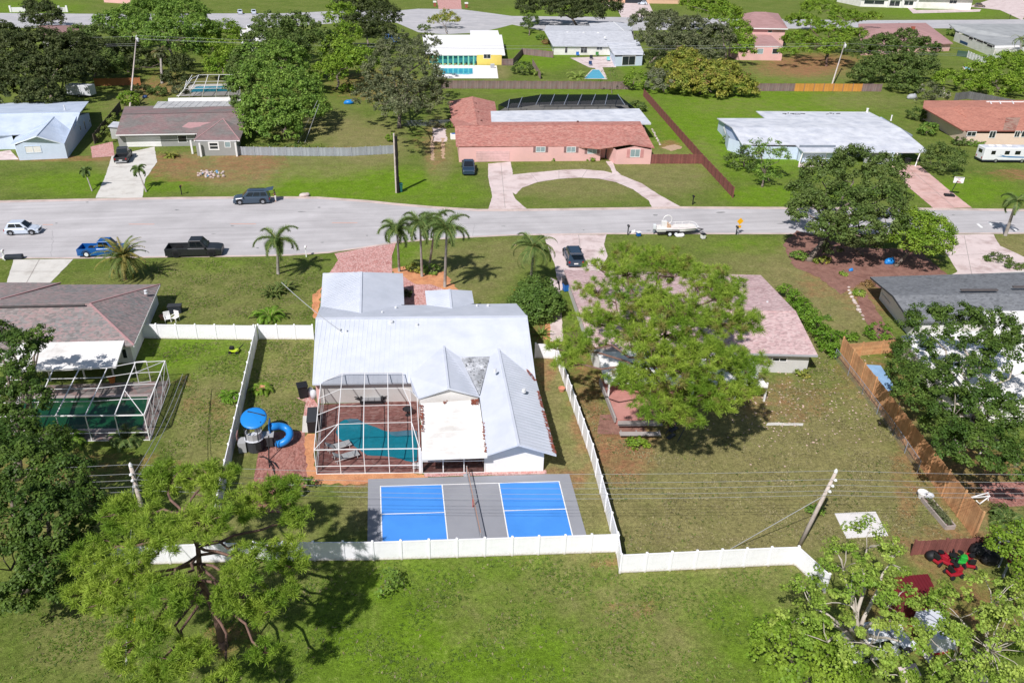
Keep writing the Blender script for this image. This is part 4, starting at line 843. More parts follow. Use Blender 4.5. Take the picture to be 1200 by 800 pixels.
O = [K(103, 612, ZO), K(268, 608, ZO), K(433, 606, ZO), K(600, 604, ZO), K(765, 602, ZO), K(810, 604, ZO)]
L = [K(150, 160, ZO), K(136, 266, ZO), K(125, 378, ZO), K(114, 494, ZO), O[0]]
Rr = [K(793, 262, ZO), O[-1]]
def bars(lst, w=.09, nm='beam'):
    for a, b in lst: m = MB(); m.bar(a, b, w*.54); m.build(nm, m_trim, c)
g = lambda p: Vector((p.x, p.y, 0))
bars([(IB[i], IB[i+1]) for i in range(3)]+[(I2[i], I2[i+1]) for i in range(3)]+[(I3[i], I3[i+1]) for i in range(3)]+[(I4[i], I4[i+1]) for i in range(3)], .07, 'rail')
bars([(I2[3], IR[0]), (IR[0], I3[3])], .06, 'rail')
for i in range(4): bars([(IB[i], I2[i]), (I2[i], I3[i]), (I3[i], I4[i])], .1)
bars([(I4[0], O[0]), (I4[0], O[1]), (I4[1], O[2]), (I4[2], O[3]), (I4[3], O[4]), (I4[3], O[5])], .1)
bars([(L[0], IB[0]), (L[1], I2[0]), (L[2], I3[0]), (L[3], I4[0])], .08)
bars([(L[i], L[i+1]) for i in range(4)]+[(O[i], O[i+1]) for i in range(5)]+[(Rr[0], Rr[1]), (IR[0], Rr[0])], .11)
for p in O+L[:4]+[Rr[0], (Rr[0]+Rr[1])/2]: bars([(g(p), p)], .1, 'post')
for z in (.05, .78): bars([(O[0]*1+Vector((0, 0, z-ZO)), O[-1]+Vector((0, 0, z-ZO))), (L[0]+Vector((0, 0, z-ZO)), O[0]+Vector((0, 0, z-ZO)))], .08, 'rail')
Sc = MAT['insect_screen']; Sr = MAT['roof_screen']
def pan(ps, mt=None): m = MB(); m.poly(ps); m.build('screen_panel', mt or Sr, c)
for A, B in ((IB, I2), (I2, I3), (I3, I4)):
    for i in range(3): pan([A[i], A[i+1], B[i+1], B[i]])
for i in range(3): pan([I4[i], I4[i+1], O[i+2], O[i+1]])
pan([I4[3], O[5], O[4]]); pan([I4[0], O[1], O[0]]); pan([L[0], IB[0], I2[0], L[1]]); pan([L[1], I2[0], I3[0], L[2]]); pan([L[2], I3[0], I4[0], L[3]]); pan([L[3], I4[0], O[0]]); pan([IR[0], Rr[0], Rr[1], I4[3], I3[3]])
for i in range(5): pan([g(O[i]), g(O[i+1]), O[i+1], O[i]], Sr)
for i in range(4): pan([g(L[i]), g(L[i+1]), L[i+1], L[i]], Sc)
pan([g(Rr[0]), g(Rr[1]), Rr[1], Rr[0]], Sc)
d_ = K(785, 745, 0); m = MB(); m.box(d_+Vector((0, -.03, .45)), (.5, .06, .55)); m.build('door_panel', m_trim, c)
# sofa, chairs and loungers on the deck
m_wick = mat('dark_wicker', '3d3b3d', .8, .15); m_cush = mat('grey_cushion', 'a9abad', .9, .05); m_sling = mat('pale_sling', 'c6c9c8', .8, .05)
def sofa(u, v, w, rz):
    r = thing('sofa', 'dark wicker sofa with grey cushions under the screen roof', 'sofa', P(u, v, .032), rz); m = MB(); m.box((0, 0, .2), (w, .8, .3)); m.build('base', m_wick, r, True)
    for i in range(3): m = MB(); m.box((-w/3+i*w/3, -.05, .42), (w/3-.02, .7, .16)); m.build('seat_cushion', m_cush, r, True, bevel=.04)
    m = MB(); m.box((0, .36, .55), (w, .14, .5)); m.build('backrest', m_wick, r, True)
    for s in (-1, 1): m = MB(); m.box((s*(w/2+.06), 0, .35), (.14, .8, .6)); m.build('armrest', m_wick, r, True)
    m = MB(); m.box((.5, .2, .6), (.4, .12, .34), .2); m.build('pillow', mat('blue_pillow', '2c5d86', .8), r, True, bevel=.04)
    m = MB(); m.box((-.35, .2, .6), (.4, .12, .34), -.2); m.build('pillow', mat('red_pillow', 'b5524e', .8), r, True, bevel=.04)
sofa(436, 471, 1.7, R(-6))
def wchair(u, v, rz, lab):
    r = thing('wicker_chair', lab, 'chair', P(u, v, .032), rz, 'wicker chairs by the pool'); m = MB(); m.box((0, 0, .38), (.6, .6, .1)); m.build('seat', m_wick, r, True)
    m = MB(); m.box((0, .28, .65), (.6, .07, .55)); m.build('backrest', m_wick, r, True)
    for sx in (-1, 1):
        m = MB(); m.box((sx*.3, 0, .58), (.06, .6, .05)); m.build('armrest', m_wick, r, True)
        for sy in (-1, 1): m = MB(); m.box((sx*.27, sy*.27, .17), (.06, .06, .34)); m.build('leg', m_wick, r, True)
wchair(421, 470, R(60), 'dark wicker chair left of the poolside sofa'); wchair(451, 469, R(-70), 'dark wicker chair right of the poolside sofa')
def lounger(u, v, rz, lab):
    r = thing('sun_lounger', lab, 'sun lounger', P(u, v, .032), rz, 'sun loungers beside the pool')
    for k in range(3): m = MB(); m.box((.35+.43*k-.3, 0, .34), (.41, .62, .05)); m.build('sling', m_sling, r, True)
    m = MB(); m.box((-.55, 0, .55), (.75, .62, .05), 0, R(36)); m.build('backrest', m_sling, r, True)
    m = MB(); m.bar((-.9, -.34, .3), (1.15, -.34, .3), .05); m.bar((-.9, .34, .3), (1.15, .34, .3), .05); m.build('frame', m_trim, r, True)
    for x in (-.7, .95):
        for y in (-.33, .33): m = MB(); m.box((x, y, .14), (.05, .05, .28)); m.build('leg', m_trim, r, True)
lounger(395, 526, R(20), 'pale sun lounger nearer the pool edge'); lounger(404, 538, R(20), 'pale sun lounger nearer the front screen')
g_ = thing('pot_rack', 'round black table against the porch screen in the pool room', 'table', P(478, 486, .032)); m = MB(); m.lathe((0, 0, .6), [(.42, 0), (.45, .03), (.42, .06)], 14); m.build('tabletop', m_wick, g_, True); m = MB(); m.lathe((0, 0, 0), [(.25, 0), (.06, .08), (.06, .6)], 10); m.build('pedestal', m_wick, g_, True)
# ---- the green pool's enclosure at left
c = thing('pool_cage', 'white framed screen enclosure over the green pool at left', 'screen enclosure', P(110, 480))
Q = lambda x, y, z: P(x*.19167, 430+y*.19167, z)
sheet('pool_deck', [(30, 452), (198, 446), (177.5, 515), (28, 516)], .03, mat('mottled_pavers', 'a39a93', .85, .1, .8, '8d8580', .5, fine=.1, cells=((2.2, 4, 1), .2, 'b98f88', .5)))
pool([(20, 466), (176, 463), (169.5, 503), (16, 505)], m_gpool, m_concp, .35)
ZC = 2.45
F = [Q(-80, 305, ZC), Q(60, 302, ZC), Q(200, 300, ZC), Q(340, 298, ZC), Q(520, 297, ZC), Q(700, 296, ZC), Q(880, 293, ZC)]
B_ = [Q(90, 22, ZC), Q(200, 18, ZC), Q(325, 14, ZC), Q(485, 10, ZC), Q(655, 5, ZC), Q(828, -28, ZC), Q(1010, -38, ZC)]
for i in range(7): bars([(F[i], B_[i])], .14); bars([(g(F[i]), F[i])], .11, 'post')
bars([(F[i], F[i+1]) for i in range(6)], .15); bars([(B_[i], B_[i+1]) for i in range(6)], .1, 'rail')
for t in (.22, .45, .72):
    for i in range(6): bars([(F[i]*t+B_[i]*(1-t), F[i+1]*t+B_[i+1]*(1-t))], .08, 'rail')
for t in (.25, .5, .75): p = F[6]*t+B_[6]*(1-t); bars([(g(p), p)], .09, 'post')
for z in (.05, .8): bars([(g(F[0])+up*z, g(F[6])+up*z), (g(F[6])+up*z, g(B_[6])+up*z)], .09, 'rail')
bars([(F[6]+Vector((-.05, .0, 0)), F[5]*.55+B_[5]*.45), (B_[6], F[5]*.25+B_[5]*.75)], .09, 'brace'); bars([(g(F[6]), F[6]*.5+B_[6]*.5), (g(F[6]*.5+B_[6]*.5), B_[6])], .08, 'brace'); bars([(g(B_[6]), B_[6])], .11, 'post')
for i in range(6):
    pan([F[i], F[i+1], F[i+1]*.45+B_[i+1]*.55, F[i]*.45+B_[i]*.55]); pan([B_[i], B_[i+1], F[i+1]*.45+B_[i+1]*.55, F[i]*.45+B_[i]*.55]); pan([g(F[i]), g(F[i+1]), F[i+1], F[i]])
pan([g(F[6]), g(B_[6]), B_[6], F[6]], Sc)
dr = Q(850, 100, 0); bars([(dr, dr+up*2.2), (dr+Vector((1, .1, 0)), dr+Vector((1, .1, 2.2))), (dr+up*2.2, dr+Vector((1, .1, 2.2))), (dr+up*.1, dr+Vector((1, .1, .1)))], .12, 'door_frame')
# ---- small pool cage behind the mauve house
c = thing('pool_cage', 'white framed screen enclosure behind the mauve roof house', 'screen enclosure', P(243, 112))
sheet('patio', [(206, 113), (283, 112), (280, 98), (224, 99)], .03, m_conc)
sheet('pool_water', [(222, 108), (272, 107), (270, 101), (230, 101.5)], .04, m_aqua)
fx = [209, 222, 237, 253, 268, 282]; ft = [(216, 104.5), (224.5, 104), (239, 103.8), (254, 103.6), (269, 103.4), (281, 103)]; tx = [(225, 92), (233, 88), (244, 87.8), (257, 87.6), (269, 87.6), (281, 87.4)]
A_ = [P(u, 114, 0) for u in fx]; M_ = [P(*q, 2.1) for q in ft]; T_ = [P(*q, 3.2) for q in tx]
for i in range(6): bars([(A_[i], M_[i]), (M_[i], T_[i])], .2)
for S_ in (M_, T_): bars([(S_[i], S_[i+1]) for i in range(5)], .16, 'rail')
X_ = [M_[i]*.5+T_[i]*.5 for i in range(6)]; bars([(X_[i], X_[i+1]) for i in range(5)], .14, 'rail')
for i in range(5): pan([A_[i], A_[i+1], M_[i+1], M_[i]], Sc); pan([M_[i], M_[i+1], T_[i+1], T_[i]])
lf_ = [P(212, 109, 1.2), P(219, 98, 2.2), P(226, 90, 2.6)]; bars([(A_[0], lf_[2]+Vector((-.5, 2, 0))), (M_[0], T_[0]+Vector((-1.2, 0, -.4)))], .16, 'rail')
# ================================================================ THE FAR STREET
def boxwalls(par, px, top, mt): return walls(par, [(*XY(P(u, v, 0)), top) for u, v in px], mt)
h = thing('house', 'yellow house with a flat bright white roof and turquoise porch columns by a pool', 'house', P(560, 60))
mwr = mat('bright_white_roof', 'f4f3ef', .6, .02)
slab('roof', mwr, h, [P(495, 41, 3.2), P(551, 41, 3.2), P(551, 35.8, 3.2), P(583.5, 35.8, 3.2), P(585, 41, 3.2), P(588, 41, 3.2), P(592, 64.2, 2.7), P(498, 64.2, 2.7)], [(0, 1, 5, 6, 7), (1, 2, 3, 4)], .25)
A, B = P(502, 75.5), P(559, 76); C_, D_ = P(559, 76.3), P(587.7, 76.3)
boxwalls(h, [(502, 75.5), (559, 76), (559, 76.3), (587.7, 76.3), (583, 52), (500, 52)], 2.65, m_ylw)
door(h, A, B, 503, 64, 558.5, 75, mat('porch_teal', '2f7f86', .3, .3, 1.0), 'porch_screen')
for u in range(507, 560, 6): m = MB(); b = P(u, 77); m.bar(b, b+Vector((0, 0, 2.5)), .35); m.build('column', mat('turquoise_paint', '7fc6a6', .7), h)
opening(h, A, B, 529.5, 64.5, 533.5, 74.5, 'door', mull=0); opening(h, C_, D_, 566.5, 63.5, 575, 69, mull=1)
sheet('pool_deck', [(508, 75.6), (582, 77), (584, 92), (508, 92)], .03, mat('bright_deck', 'efece6', .8, .04)); pool([(512, 80), (554.4, 80), (554.8, 87), (548, 88), (512, 87)], m_aqua, m_white, .3)
r = thing('pool_pump', 'grey pump box on the white deck of the yellow house', 'pump', P(577, 80)); m = MB(); m.box((0, 0, .5), (1, .8, 1)); m.build('box', m_fasc, r, True, bevel=.05); m = MB(); m.box((0, 0, 1.03), (1.1, .9, .08)); m.build('lid', m_flatl, r, True)
h = thing('house', 'long white house with pale grey shingle roof, patio and small turquoise pool', 'house', P(690, 55))
mg2 = mat('pale_grey_shingles', 'c3c6ca', .9, .06, .8, 'b3b6bb', .5, fine=.06, cells=((2, 4, 4), .1))
p, w = gable(h, [(640, 30), (741, 30.5), (638, 36.4), (740, 37), (648, 54.4), (745, 55)], 2.5, 4.2, mg2, m_stucco)
slab('roof', mg2, h, [P(690, 27.5, 2.9), P(719, 25.8, 3.8), P(738, 28, 2.9), P(742, 37.2, 3.2), P(695, 37, 3.2), P(732, 37, 4.0)], [(0, 1, 5, 4), (1, 2, 3, 5)]); capline(h, [P(719, 25.8, 3.8), P(732, 37, 4.0)], m_white)
slab('rear_roof', m_flatl, h, [P(709.5, 48, 3.0), P(748, 47, 3.0), P(755.5, 64, 2.6), P(719.5, 64.2, 2.6)], [(0, 1, 2, 3)], .2)
boxwalls(h, [(720, 78), (752, 77), (748, 62), (714, 64)], 2.55, m_bluew)
a, b = P(720, 78), P(752, 77); opening(h, a, b, 729.5, 66, 744, 76.5, 'patio_door', mull=1)
a, b = w[3], w[2]
for q in ((662, 55, 665, 62.5), (680.5, 55, 688, 62.5), (699, 55, 706, 59)): opening(h, a, b, *q, mull=1 if q[0] > 670 else 0)
for q in ((665, 38.3), (684, 38.6), (701, 38.8), (709, 44)): ventpipe(h, P(*q, 4.0), m_white, .25, .2)
sheet('patio', [(668, 68), (722, 66), (722, 79), (706, 79), (712, 93), (706, 93), (697, 80), (690, 79)], .02, m_concp); pool([(694.5, 81.5), (702.6, 82), (709.8, 92.4), (684, 92.4)], m_aqua, m_conc, .3)
def patioset(lab, u, v, col):
    r = thing('patio_chair', lab, 'chair', P(u, v)); m = MB(); m.box((0, 0, .45), (.9, .9, .12)); m.build('seat', col, r, True); m = MB(); m.box((0, .42, .8), (.9, .12, .8)); m.build('backrest', col, r, True)
    for x in (-.4, .4):
        for y in (-.4, .4): m = MB(); m.box((x, y, .2), (.08, .08, .4)); m.build('leg', m_dkfr, r, True)
patioset('blue chair left on the far patio', 677, 66, mat('blue_plastic', '3a78c0', .5)); patioset('dark chair in the middle of the far patio', 693, 70, m_navy); patioset('navy chair near the turquoise pool edge', 692, 77, mat('navy_plastic', '2f4a78', .5)); patioset('pale turquoise chair by the blue wall on the far patio', 713, 72, mat('turq_plastic', '7fd0d0', .5)); patioset('green chair by the far patio wall', 700, 66, mat('green_plastic', '4a8a4a', .5))
h = thing('house', 'two storey pink house with mauve hip roofs between two bright trees', 'house', P(900, 60))
mp2 = mat('rose_shingles', 'b08a86', .9, .07, .6, 'a47e7a', .4, fine=.06)
ap = [P(884, 14, 8.2), P(897, 14.2, 8.2)]; e = [P(866, 33, 6.1), P(923.5, 34, 6.1), P(912, 16, 6.1), P(872, 16, 6.1)]
slab('upper_roof', mp2, h, ap+e, [(0, 1, 3, 2), (1, 4, 3), (0, 2, 5), (0, 5, 4, 1)], .25); fascia(h, [e[0], e[1]], hgt=.35); capline(h, [ap[1], e[1]], mp2)
w = inset([e[0], e[1], e[2], e[3]], .7); walls(h, [(*XY(v), 6.0) for v in w], m_pinkw); opening(h, w[0], w[1], 900, 35.5, 904.5, 38.5, mull=0)
l = [P(868, 41, 4.1), P(903, 41, 4.1), P(918, 54.5, 2.9), P(862, 54.5, 2.9)]; slab('lower_roof', mp2, h, l, [(0, 1, 2, 3)], .25); fascia(h, [l[3], l[2]], hgt=.35)
A, B = P(864, 70.6), P(915.5, 71.2); walls(h, [(*XY(A), 2.8), (*XY(B), 2.8), (*XY(B+Vector((0, 7, 0))), 2.8), (*XY(A+Vector((0, 7, 0))), 2.8)], m_pinkw); opening(h, A, B, 905.5, 57, 912, 63.5, mull=0); opening(h, A, B, 888, 57, 894, 63.5, mull=0, pane=m_glassl)
h = thing('house', 'low house with a mauve pink roof half hidden by dark oaks, far right', 'house', P(1060, 50))
p = [P(1006, 28, 2.5), P(1085, 27, 2.5), P(1022, 35, 4.2), P(1072, 32.3, 4.2), P(1008, 56, 2.5), P(1117, 51, 2.5)]; slab('roof', mp2, h, p, [(0, 1, 3, 2), (2, 3, 5, 4), (1, 5, 3), (0, 2, 4)], .25); w = inset([p[0], p[1], p[5], p[4]], .6); walls(h, [(*XY(v), 2.4) for v in w], m_pinkw)
m = MB(); m.box(P(1070, 33, 4.4), (1.2, .8, 1.0)); m.build('chimney', m_brick, h)
h = thing('house', 'white house with a broad grey roof at the top right corner', 'house', P(1160, 50))
mgr = mat('grey_far_shingles', 'a3a6a5', .9, .08, .6, '8f9292', .3)
r = [P(1112, 28, 4.2), P(1230, 28, 4.2), P(1230, 52, 2.5), P(1167, 53.5, 2.5), P(1121, 36.2, 2.6)]; slab('roof', mgr, h, r, [(0, 1, 2, 3, 4)], .25)
A, B = P(1117, 48), P(1163, 67); walls(h, [(*XY(A), 3.0), (*XY(B), 2.75), (*XY(P(1240, 62)), 2.4), (*XY(P(1240, 40)), 3), (*XY(P(1120, 40)), 3)], m_stucco)
for q in ((1136, 42.5, 1140, 48), (1145, 45.5, 1152, 51.5), (1157, 51, 1163, 57)): opening(h, A, B, *q, mull=0)
door(h, A, B, 1125.5, 47, 1133.5, 53.5, mat('blue_door', '2c4d78', .6), 'door')
slab('rear_roof', m_flatw, h, [P(1166, 53, 2.4), P(1194, 51, 2.4), P(1196, 57, 2.3), P(1165, 57.5, 2.3)], [(0, 1, 2, 3)], .2); boxwalls(h, [(1164, 69.5), (1194, 66), (1195, 58), (1166, 60)], 2.3, m_stucco)
h = thing('house', 'white columned house on the far side of the street, top right', 'house', P(1070, 8))
A, B = P(1008, 8), P(1137, 11.8); walls(h, [(*XY(A), 5), (*XY(B), 5), (*XY(B+Vector((6, 22, 0))), 5), (*XY(A+Vector((0, 22, 0))), 5)], m_stucco)
slab('roof', mgr, h, [A+Vector((-1, -1.5, 5)), B+Vector((1, -1.5, 5)), B+Vector((7, 24, 5.2)), A+Vector((-1, 24, 5.2)), (A+B)/2+Vector((2, 10, 8))], [(0, 1, 4), (1, 2, 4), (2, 3, 4), (3, 0, 4)], .3)
for u in (1040, 1056, 1073): m = MB(); b = P(u, 9+(u-1040)*.03); m.bar(b, b+Vector((0, 0, 5)), .9); m.build('column', m_trim, h)
for q in ((1043, 1, 1054, 8), (1060, 1, 1070, 7), (1013, 0, 1036, 6), (1113, 0, 1121, 5)): opening(h, A, B, *q, mull=1, fr=.2)
h = thing('house', 'peach house with an open garage at the top edge, centre', 'house', P(760, 4))
A, B = P(700, 3.4), P(806, 5); walls(h, [(*XY(A), 3.2), (*XY(B), 3.2), (*XY(B+Vector((0, 22, 0))), 3.2), (*XY(A+Vector((0, 22, 0))), 3.2)], mat('far_peach_stucco', 'e2b99c', .85, .05)); door(h, A, B, 733, -4, 757, 4.4, m_navy, 'garage_opening')
slab('roof', mp2, h, [A+Vector((-1, -1, 3.2)), B+Vector((1, -1, 3.2)), B+Vector((1, 24, 3.2)), A+Vector((-1, 24, 3.2)), A+Vector((10, 11, 6)), B+Vector((-10, 11, 6))], [(0, 1, 5, 4), (1, 2, 5), (2, 3, 4, 5), (3, 0, 4)], .3)
h = thing('house', 'pale pink house with a white band at the top left edge', 'house', P(140, 4))
A, B = P(122, 3), P(160, 5.5); walls(h, [(*XY(A), 3), (*XY(B), 3), (*XY(B+Vector((0, 20, 0))), 3), (*XY(A+Vector((0, 20, 0))), 3)], m_pinkw); slab('roof', mwr, h, [A+Vector((-1, -1, 3)), B+Vector((1, -1, 3)), B+Vector((1, 20, 4)), A+Vector((-1, 20, 4))], [(0, 1, 2, 3)], .5)
h = thing('house', 'house with a mauve roof swallowed by the dark oaks at left', 'house', P(70, 48))
gable(h, [(45, 30), (98, 30), (47, 36), (97, 36), (47, 46), (100, 46)], 2.6, 3.6, mat('dusk_rose_roof', '94736f', .9, .15), m_stucco)
h = thing('house', 'white flat roofed house seen between the green trees near the far street', 'house', P(292, 52))
slab('roof', m_flatw, h, [P(281, 36, 3), P(310, 34, 3), P(316, 60, 2.8), P(284, 60, 2.8)], [(0, 1, 2, 3)], .3); boxwalls(h, [(285, 68), (314, 68), (309, 46), (283, 46)], 2.8, m_stucco)
for lab, u in (('white entry wall by the far street, left of the slim tree', 24), ('white entry wall by the far street, right of the slim tree', 74)):
    a, b = P(u-11 if u < 50 else u-4, 14.5), P(u+6 if u < 50 else u+5, 14.3); r = thing('entry_wall', lab, 'wall', a); m = MB(); m.bar(a+Vector((0, 0, .8)), b+Vector((0, 0, .8)), .4, 1.6); m.build('wall', m_trim, r); m = MB()
    for q in (a, b): m.bar(q, q+Vector((0, 0, 2.2)), .6)
    m.build('pillar', m_trim, r, kind='stuff')
for lab, u, v in (('red brick pillar mailbox left of the far drive', 509.5, 7.8), ('red brick pillar mailbox right of the far drive', 546.5, 9.5)):
    b = P(u, v); r = thing('brick_pillar', lab, 'pillar', b); m = MB(); m.bar(b, b+Vector((0, 0, 1.6)), 1.0); m.build('brickwork', m_brick, r); m = MB(); m.box(b+Vector((0, 0, 1.9)), (1.4, 1.2, .6)); m.build('cap', m_trim, r)
pool([(1129, 78), (1137, 79.5), (1140, 83), (1131, 82)], m_aqua, m_concp, .5)
# ================================================================ VEHICLES
m_tyre = mat('tyre', '1e1e20', .9, .1); m_rim = mat('alloy_rim', 'a8abb0', .35, .05, metal=.6); m_rimd = mat('black_rim', '2c2d30', .4, .05, metal=.5)
m_cgl = mat('car_glass', '10161c', .06, .05, spec=.9); m_lamp = mat('headlamp', 'dfe4e6', .15, .03); m_tail = mat('tail_lamp', '9c1c1c', .25, .05); m_blk = mat('black_plastic', '1d1e20', .6, .1)
m_chr = mat('chrome', 'c9ccd0', .2, .03, metal=.9)
def paint(n, c, r=.25): return mat(n, c, r, .04, spec=.7)
def loft(mb, secs):
    """secs: (x, half width low, half width high, z low, z belt, z high)"""
    rings = []
    for x, wl, wh, z0, zb, z1 in secs:
        rings.append([(x, -wl*.96, z0), (x, -wl, z0+.12), (x, -wl, zb), (x, -wh, z1), (x, wh, z1), (x, wl, zb), (x, wl, z0+.12), (x, wl*.96, z0)])
    n = len(rings); vs = [p for r in rings for p in r]
    fs = [(i*8+k, (i+1)*8+k, (i+1)*8+(k+1) % 8, i*8+(k+1) % 8) for i in range(n-1) for k in range(8)]
    return mb.add(vs, fs+[tuple(range(8)), tuple(range((n-1)*8+7, (n-1)*8-1, -1))])
def car(name, label, cat, u, v, u2, v2, L, W, H, style, col, group=None, rim=None, hatch=False, grill=True, wheelr=None):
    """front end over (u2, v2), rear end over (u, v) on the ground"""
    a, b = P(u, v), P(u2, v2); rz = math.atan2(b.y-a.y, b.x-a.x); H *= 1.12; W *= 1.04; r = thing(name, label, cat, (a+b)/2, rz, group); l = L/2; w = W/2; rim = rim or m_rim
    wr = wheelr or H*.215; bt = H*.58 if style != 'pickup' else H*.56; g = .2
    m = MB()
    if style == 'pickup':
        c0 = -l*.18; loft(m, [(c0-.02, w, w*.97, g, bt*.9, bt), (l*.42, w, w*.95, g, bt*.9, bt), (l*.80, w*.98, w*.92, g, bt*.84, bt*.96), (l*.97, w*.93, w*.86, g+.03, bt*.72, bt*.88), (l, w*.86, w*.8, g+.1, bt*.66, bt*.76)])
        for s in (-1, 1): m.box((c0-(l*.82)/2, s*(w-.05), (g+bt)/2+.03), (l*.82, .12, bt-g-.04))
        m.box((-l+.06, 0, (g+bt)/2+.06), (.1, 2*w-.22, bt-g-.14)); m.box((c0-(l*.82)/2, 0, g+.3), (l*.80, 2*w-.2, .08))
        cab = [(c0, .0), (c0+.18, 1), (l*.30, 1), (l*.52, 0)]
    elif style == 'van': 
        loft(m, [(-l, w*.88, w*.84, g+.08, bt*.8, bt*.94), (-l*.95, w*.97, w*.93, g, bt*.9, bt), (-l*.3, w, w*.95, g, bt*.92, bt), (l*.45, w, w*.94, g, bt*.9, bt*.98), (l*.82, w*.97, w*.88, g, bt*.78, bt*.9), (l*.97, w*.88, w*.78, g+.04, bt*.66, bt*.78), (l, w*.8, w*.7, g+.1, bt*.55, bt*.66)])
        cab = [(-l*.97, 0), (-l*.84, 1), (l*.18, 1), (l*.52, 0)]
    else:
        loft(m, [(-l, w*.84, w*.78, g+.1, bt*.78, bt*.9), (-l*.94, w*.95, w*.88, g, bt*.86, bt*.97), (-l*.3, w, w*.93, g, bt*.9, bt), (l*.4, w, w*.92, g, bt*.86, bt*.96), (l*.8, w*.95, w*.84, g, bt*.72, bt*.84), (l*.96, w*.84, w*.72, g+.04, bt*.6, bt*.7), (l, w*.74, w*.64, g+.1, bt*.5, bt*.58)])
        cab = [(-l*.93, 0), (-l*.70, 1), (l*.08, 1), (l*.46, 0)]
    m.build('body', col, r, True, smooth=False, bevel=.035)
    x0, x1, x2, x3 = [c[0] for c in cab]; wb, wt = w*.93, w*.76; z0, z1 = bt-.03, H
    m = MB(); m.box8([(x0, -wb, z0), (x3, -wb, z0), (x3, wb, z0), (x0, wb, z0), (x1, -wt, z1), (x2, -wt, z1), (x2, wt, z1), (x1, wt, z1)]); m.build('cabin', col, r, True, bevel=.05)
    def gq(p, q, s, t, a0, a1, o):   # window strip between lower edge p-q and upper edge s-t
        p, q, s, t = map(Vector, (p, q, s, t)); f = lambda i, j: (p*(1-i)+q*i)*(1-j)+(s*(1-i)+t*i)*j
        mm = MB(); mm.poly([x+Vector(o) for x in (f(a0[0], a1[0]), f(a0[1], a1[0]), f(a0[1], a1[1]), f(a0[0], a1[1]))]); return mm
    gq((x3, -wb, z0), (x3, wb, z0), (x2, -wt, z1), (x2, wt, z1), (.07, .93), (.1, .93), (.012, 0, .012)).build('windshield', m_cgl, r, True)
    if not hatch: gq((x0, wb, z0), (x0, -wb, z0), (x1, wt, z1), (x1, -wt, z1), (.1, .9), (.2, .9), (-.012, 0, .012)).build('rear_window', m_cgl, r, True)
    for s in (-1, 1):
        ws = ((.12, .50), (.53, .86)) if style != 'van' else ((.05, .30), (.33, .60), (.63, .88))
        for a0 in ws: gq((x0, s*wb, z0), (x3, s*wb, z0), (x1, s*wt, z1), (x2, s*wt, z1), a0, (.22, .86), (0, s*.012, .004)).build('side_window', m_cgl, r, True)
    for sx in (-.62, .63):
        for s in (-1, 1):
            c = Vector((sx*l, s*(w-.10), wr)); k = MB(); k.tube([c+Vector((0, s*-.11, 0)), c+Vector((0, s*-.1, 0)), c+Vector((0, s*.10, 0)), c+Vector((0, s*.125, 0))], [wr*.9, wr, wr, wr*.88], 16); t = k.build('tyre', m_tyre, r, True)
            k = MB(); k.tube([c+Vector((0, s*.10, 0)), c+Vector((0, s*.135, 0))], [wr*.62, wr*.56], 10); k.build('rim', rim, t, True)
            k = MB(); k.tube([(c.x+wr*1.22*math.cos(q), s*(w-.01), c.z+wr*1.2*math.sin(q)) for q in [i*math.pi/8 for i in range(9)]], .05, 5); k.build('wheel_arch', m_blk, r, True)
    for s in (-1, 1):
        k = MB(); k.box((l*.955, s*w*.66, bt*.68), (.16, w*.36, .16), -s*.3); k.build('headlight', m_lamp, r, True)
        k = MB(); k.box((-l*.985, s*w*.82, bt*.74), (.1, w*.2, .26)); k.build('tail_light', m_tail, r, True)
        k = MB(); k.box((x3-.25, s*(w+.1), bt+.06), (.14, .2, .15)); k.build('mirror', m_blk, r, True)
    k = MB(); k.box((l*.985, 0, bt*.52), (.08, w*1.0, .24)); k.build('grille', m_blk, r, True)
    k = MB(); k.box((l*.97, 0, g+.12), (.14, w*1.7, .2)); k.build('bumper', m_blk if style == 'pickup' else col, r, True, bevel=.03)
    k = MB(); k.box((-l*.99, 0, g+.14), (.14, w*1.75, .2)); k.build('bumper', m_chr if style == 'pickup' else col, r, True, bevel=.03)
    k = MB(); k.box((-l*1.005, 0, bt*.55), (.03, .5, .14)); k.build('number_plate', m_white, r, True)
    if hatch:
        k = MB(); k.poly([(x0-.012, -wb*.88, z0-.35), (x0-.012, wb*.88, z0-.35), (x1-.03, wt*.95, z1-.08), (x1-.03, -wt*.95, z1-.08)]); k.build('boot_opening', m_navy, r, True)
        k = MB(); k.box8([(x1+.05, -wt, z1), (x1+.05, wt, z1), (x1-1.0, wt*.95, z1+.18), (x1-1.0, -wt*.95, z1+.18), (x1+.05, -wt, z1+.06), (x1+.05, wt, z1+.06), (x1-1.0, wt*.95, z1+.25), (x1-1.0, -wt*.95, z1+.25)]); k.build('tailgate', col, r, True)
    if style == 'van':
        for s in (-1, 1): k = MB(); k.bar((x1+.3, s*wt*.9, z1+.06), (x2-.2, s*wt*.9, z1+.06), .05); k.build('roof_rail', m_blk, r, True)
    return r
pS = paint('silver_paint', 'c6d0dc', .3); pB = paint('blue_paint', '17599c'); pK = paint('black_paint', '26282b', .35); pN = paint('slate_paint', '3a4a5a'); pD = paint('dark_blue_paint', '2c3f52'); pW = paint('white_paint_car', 'dde0e2'); pG = paint('grey_paint', '8b9198')
car('parked_car', 'silver hatchback driving on the wide grey street at far left', 'car', 10, 273.5, 47, 272.5, 4.0, 1.75, 1.42, 'hatch', pS)
car('pickup_truck', 'blue pickup truck parked behind the date palm', 'pickup truck', 94, 298.5, 152, 297.5, 5.6, 1.95, 1.75, 'pickup', pB, rim=m_lamp)
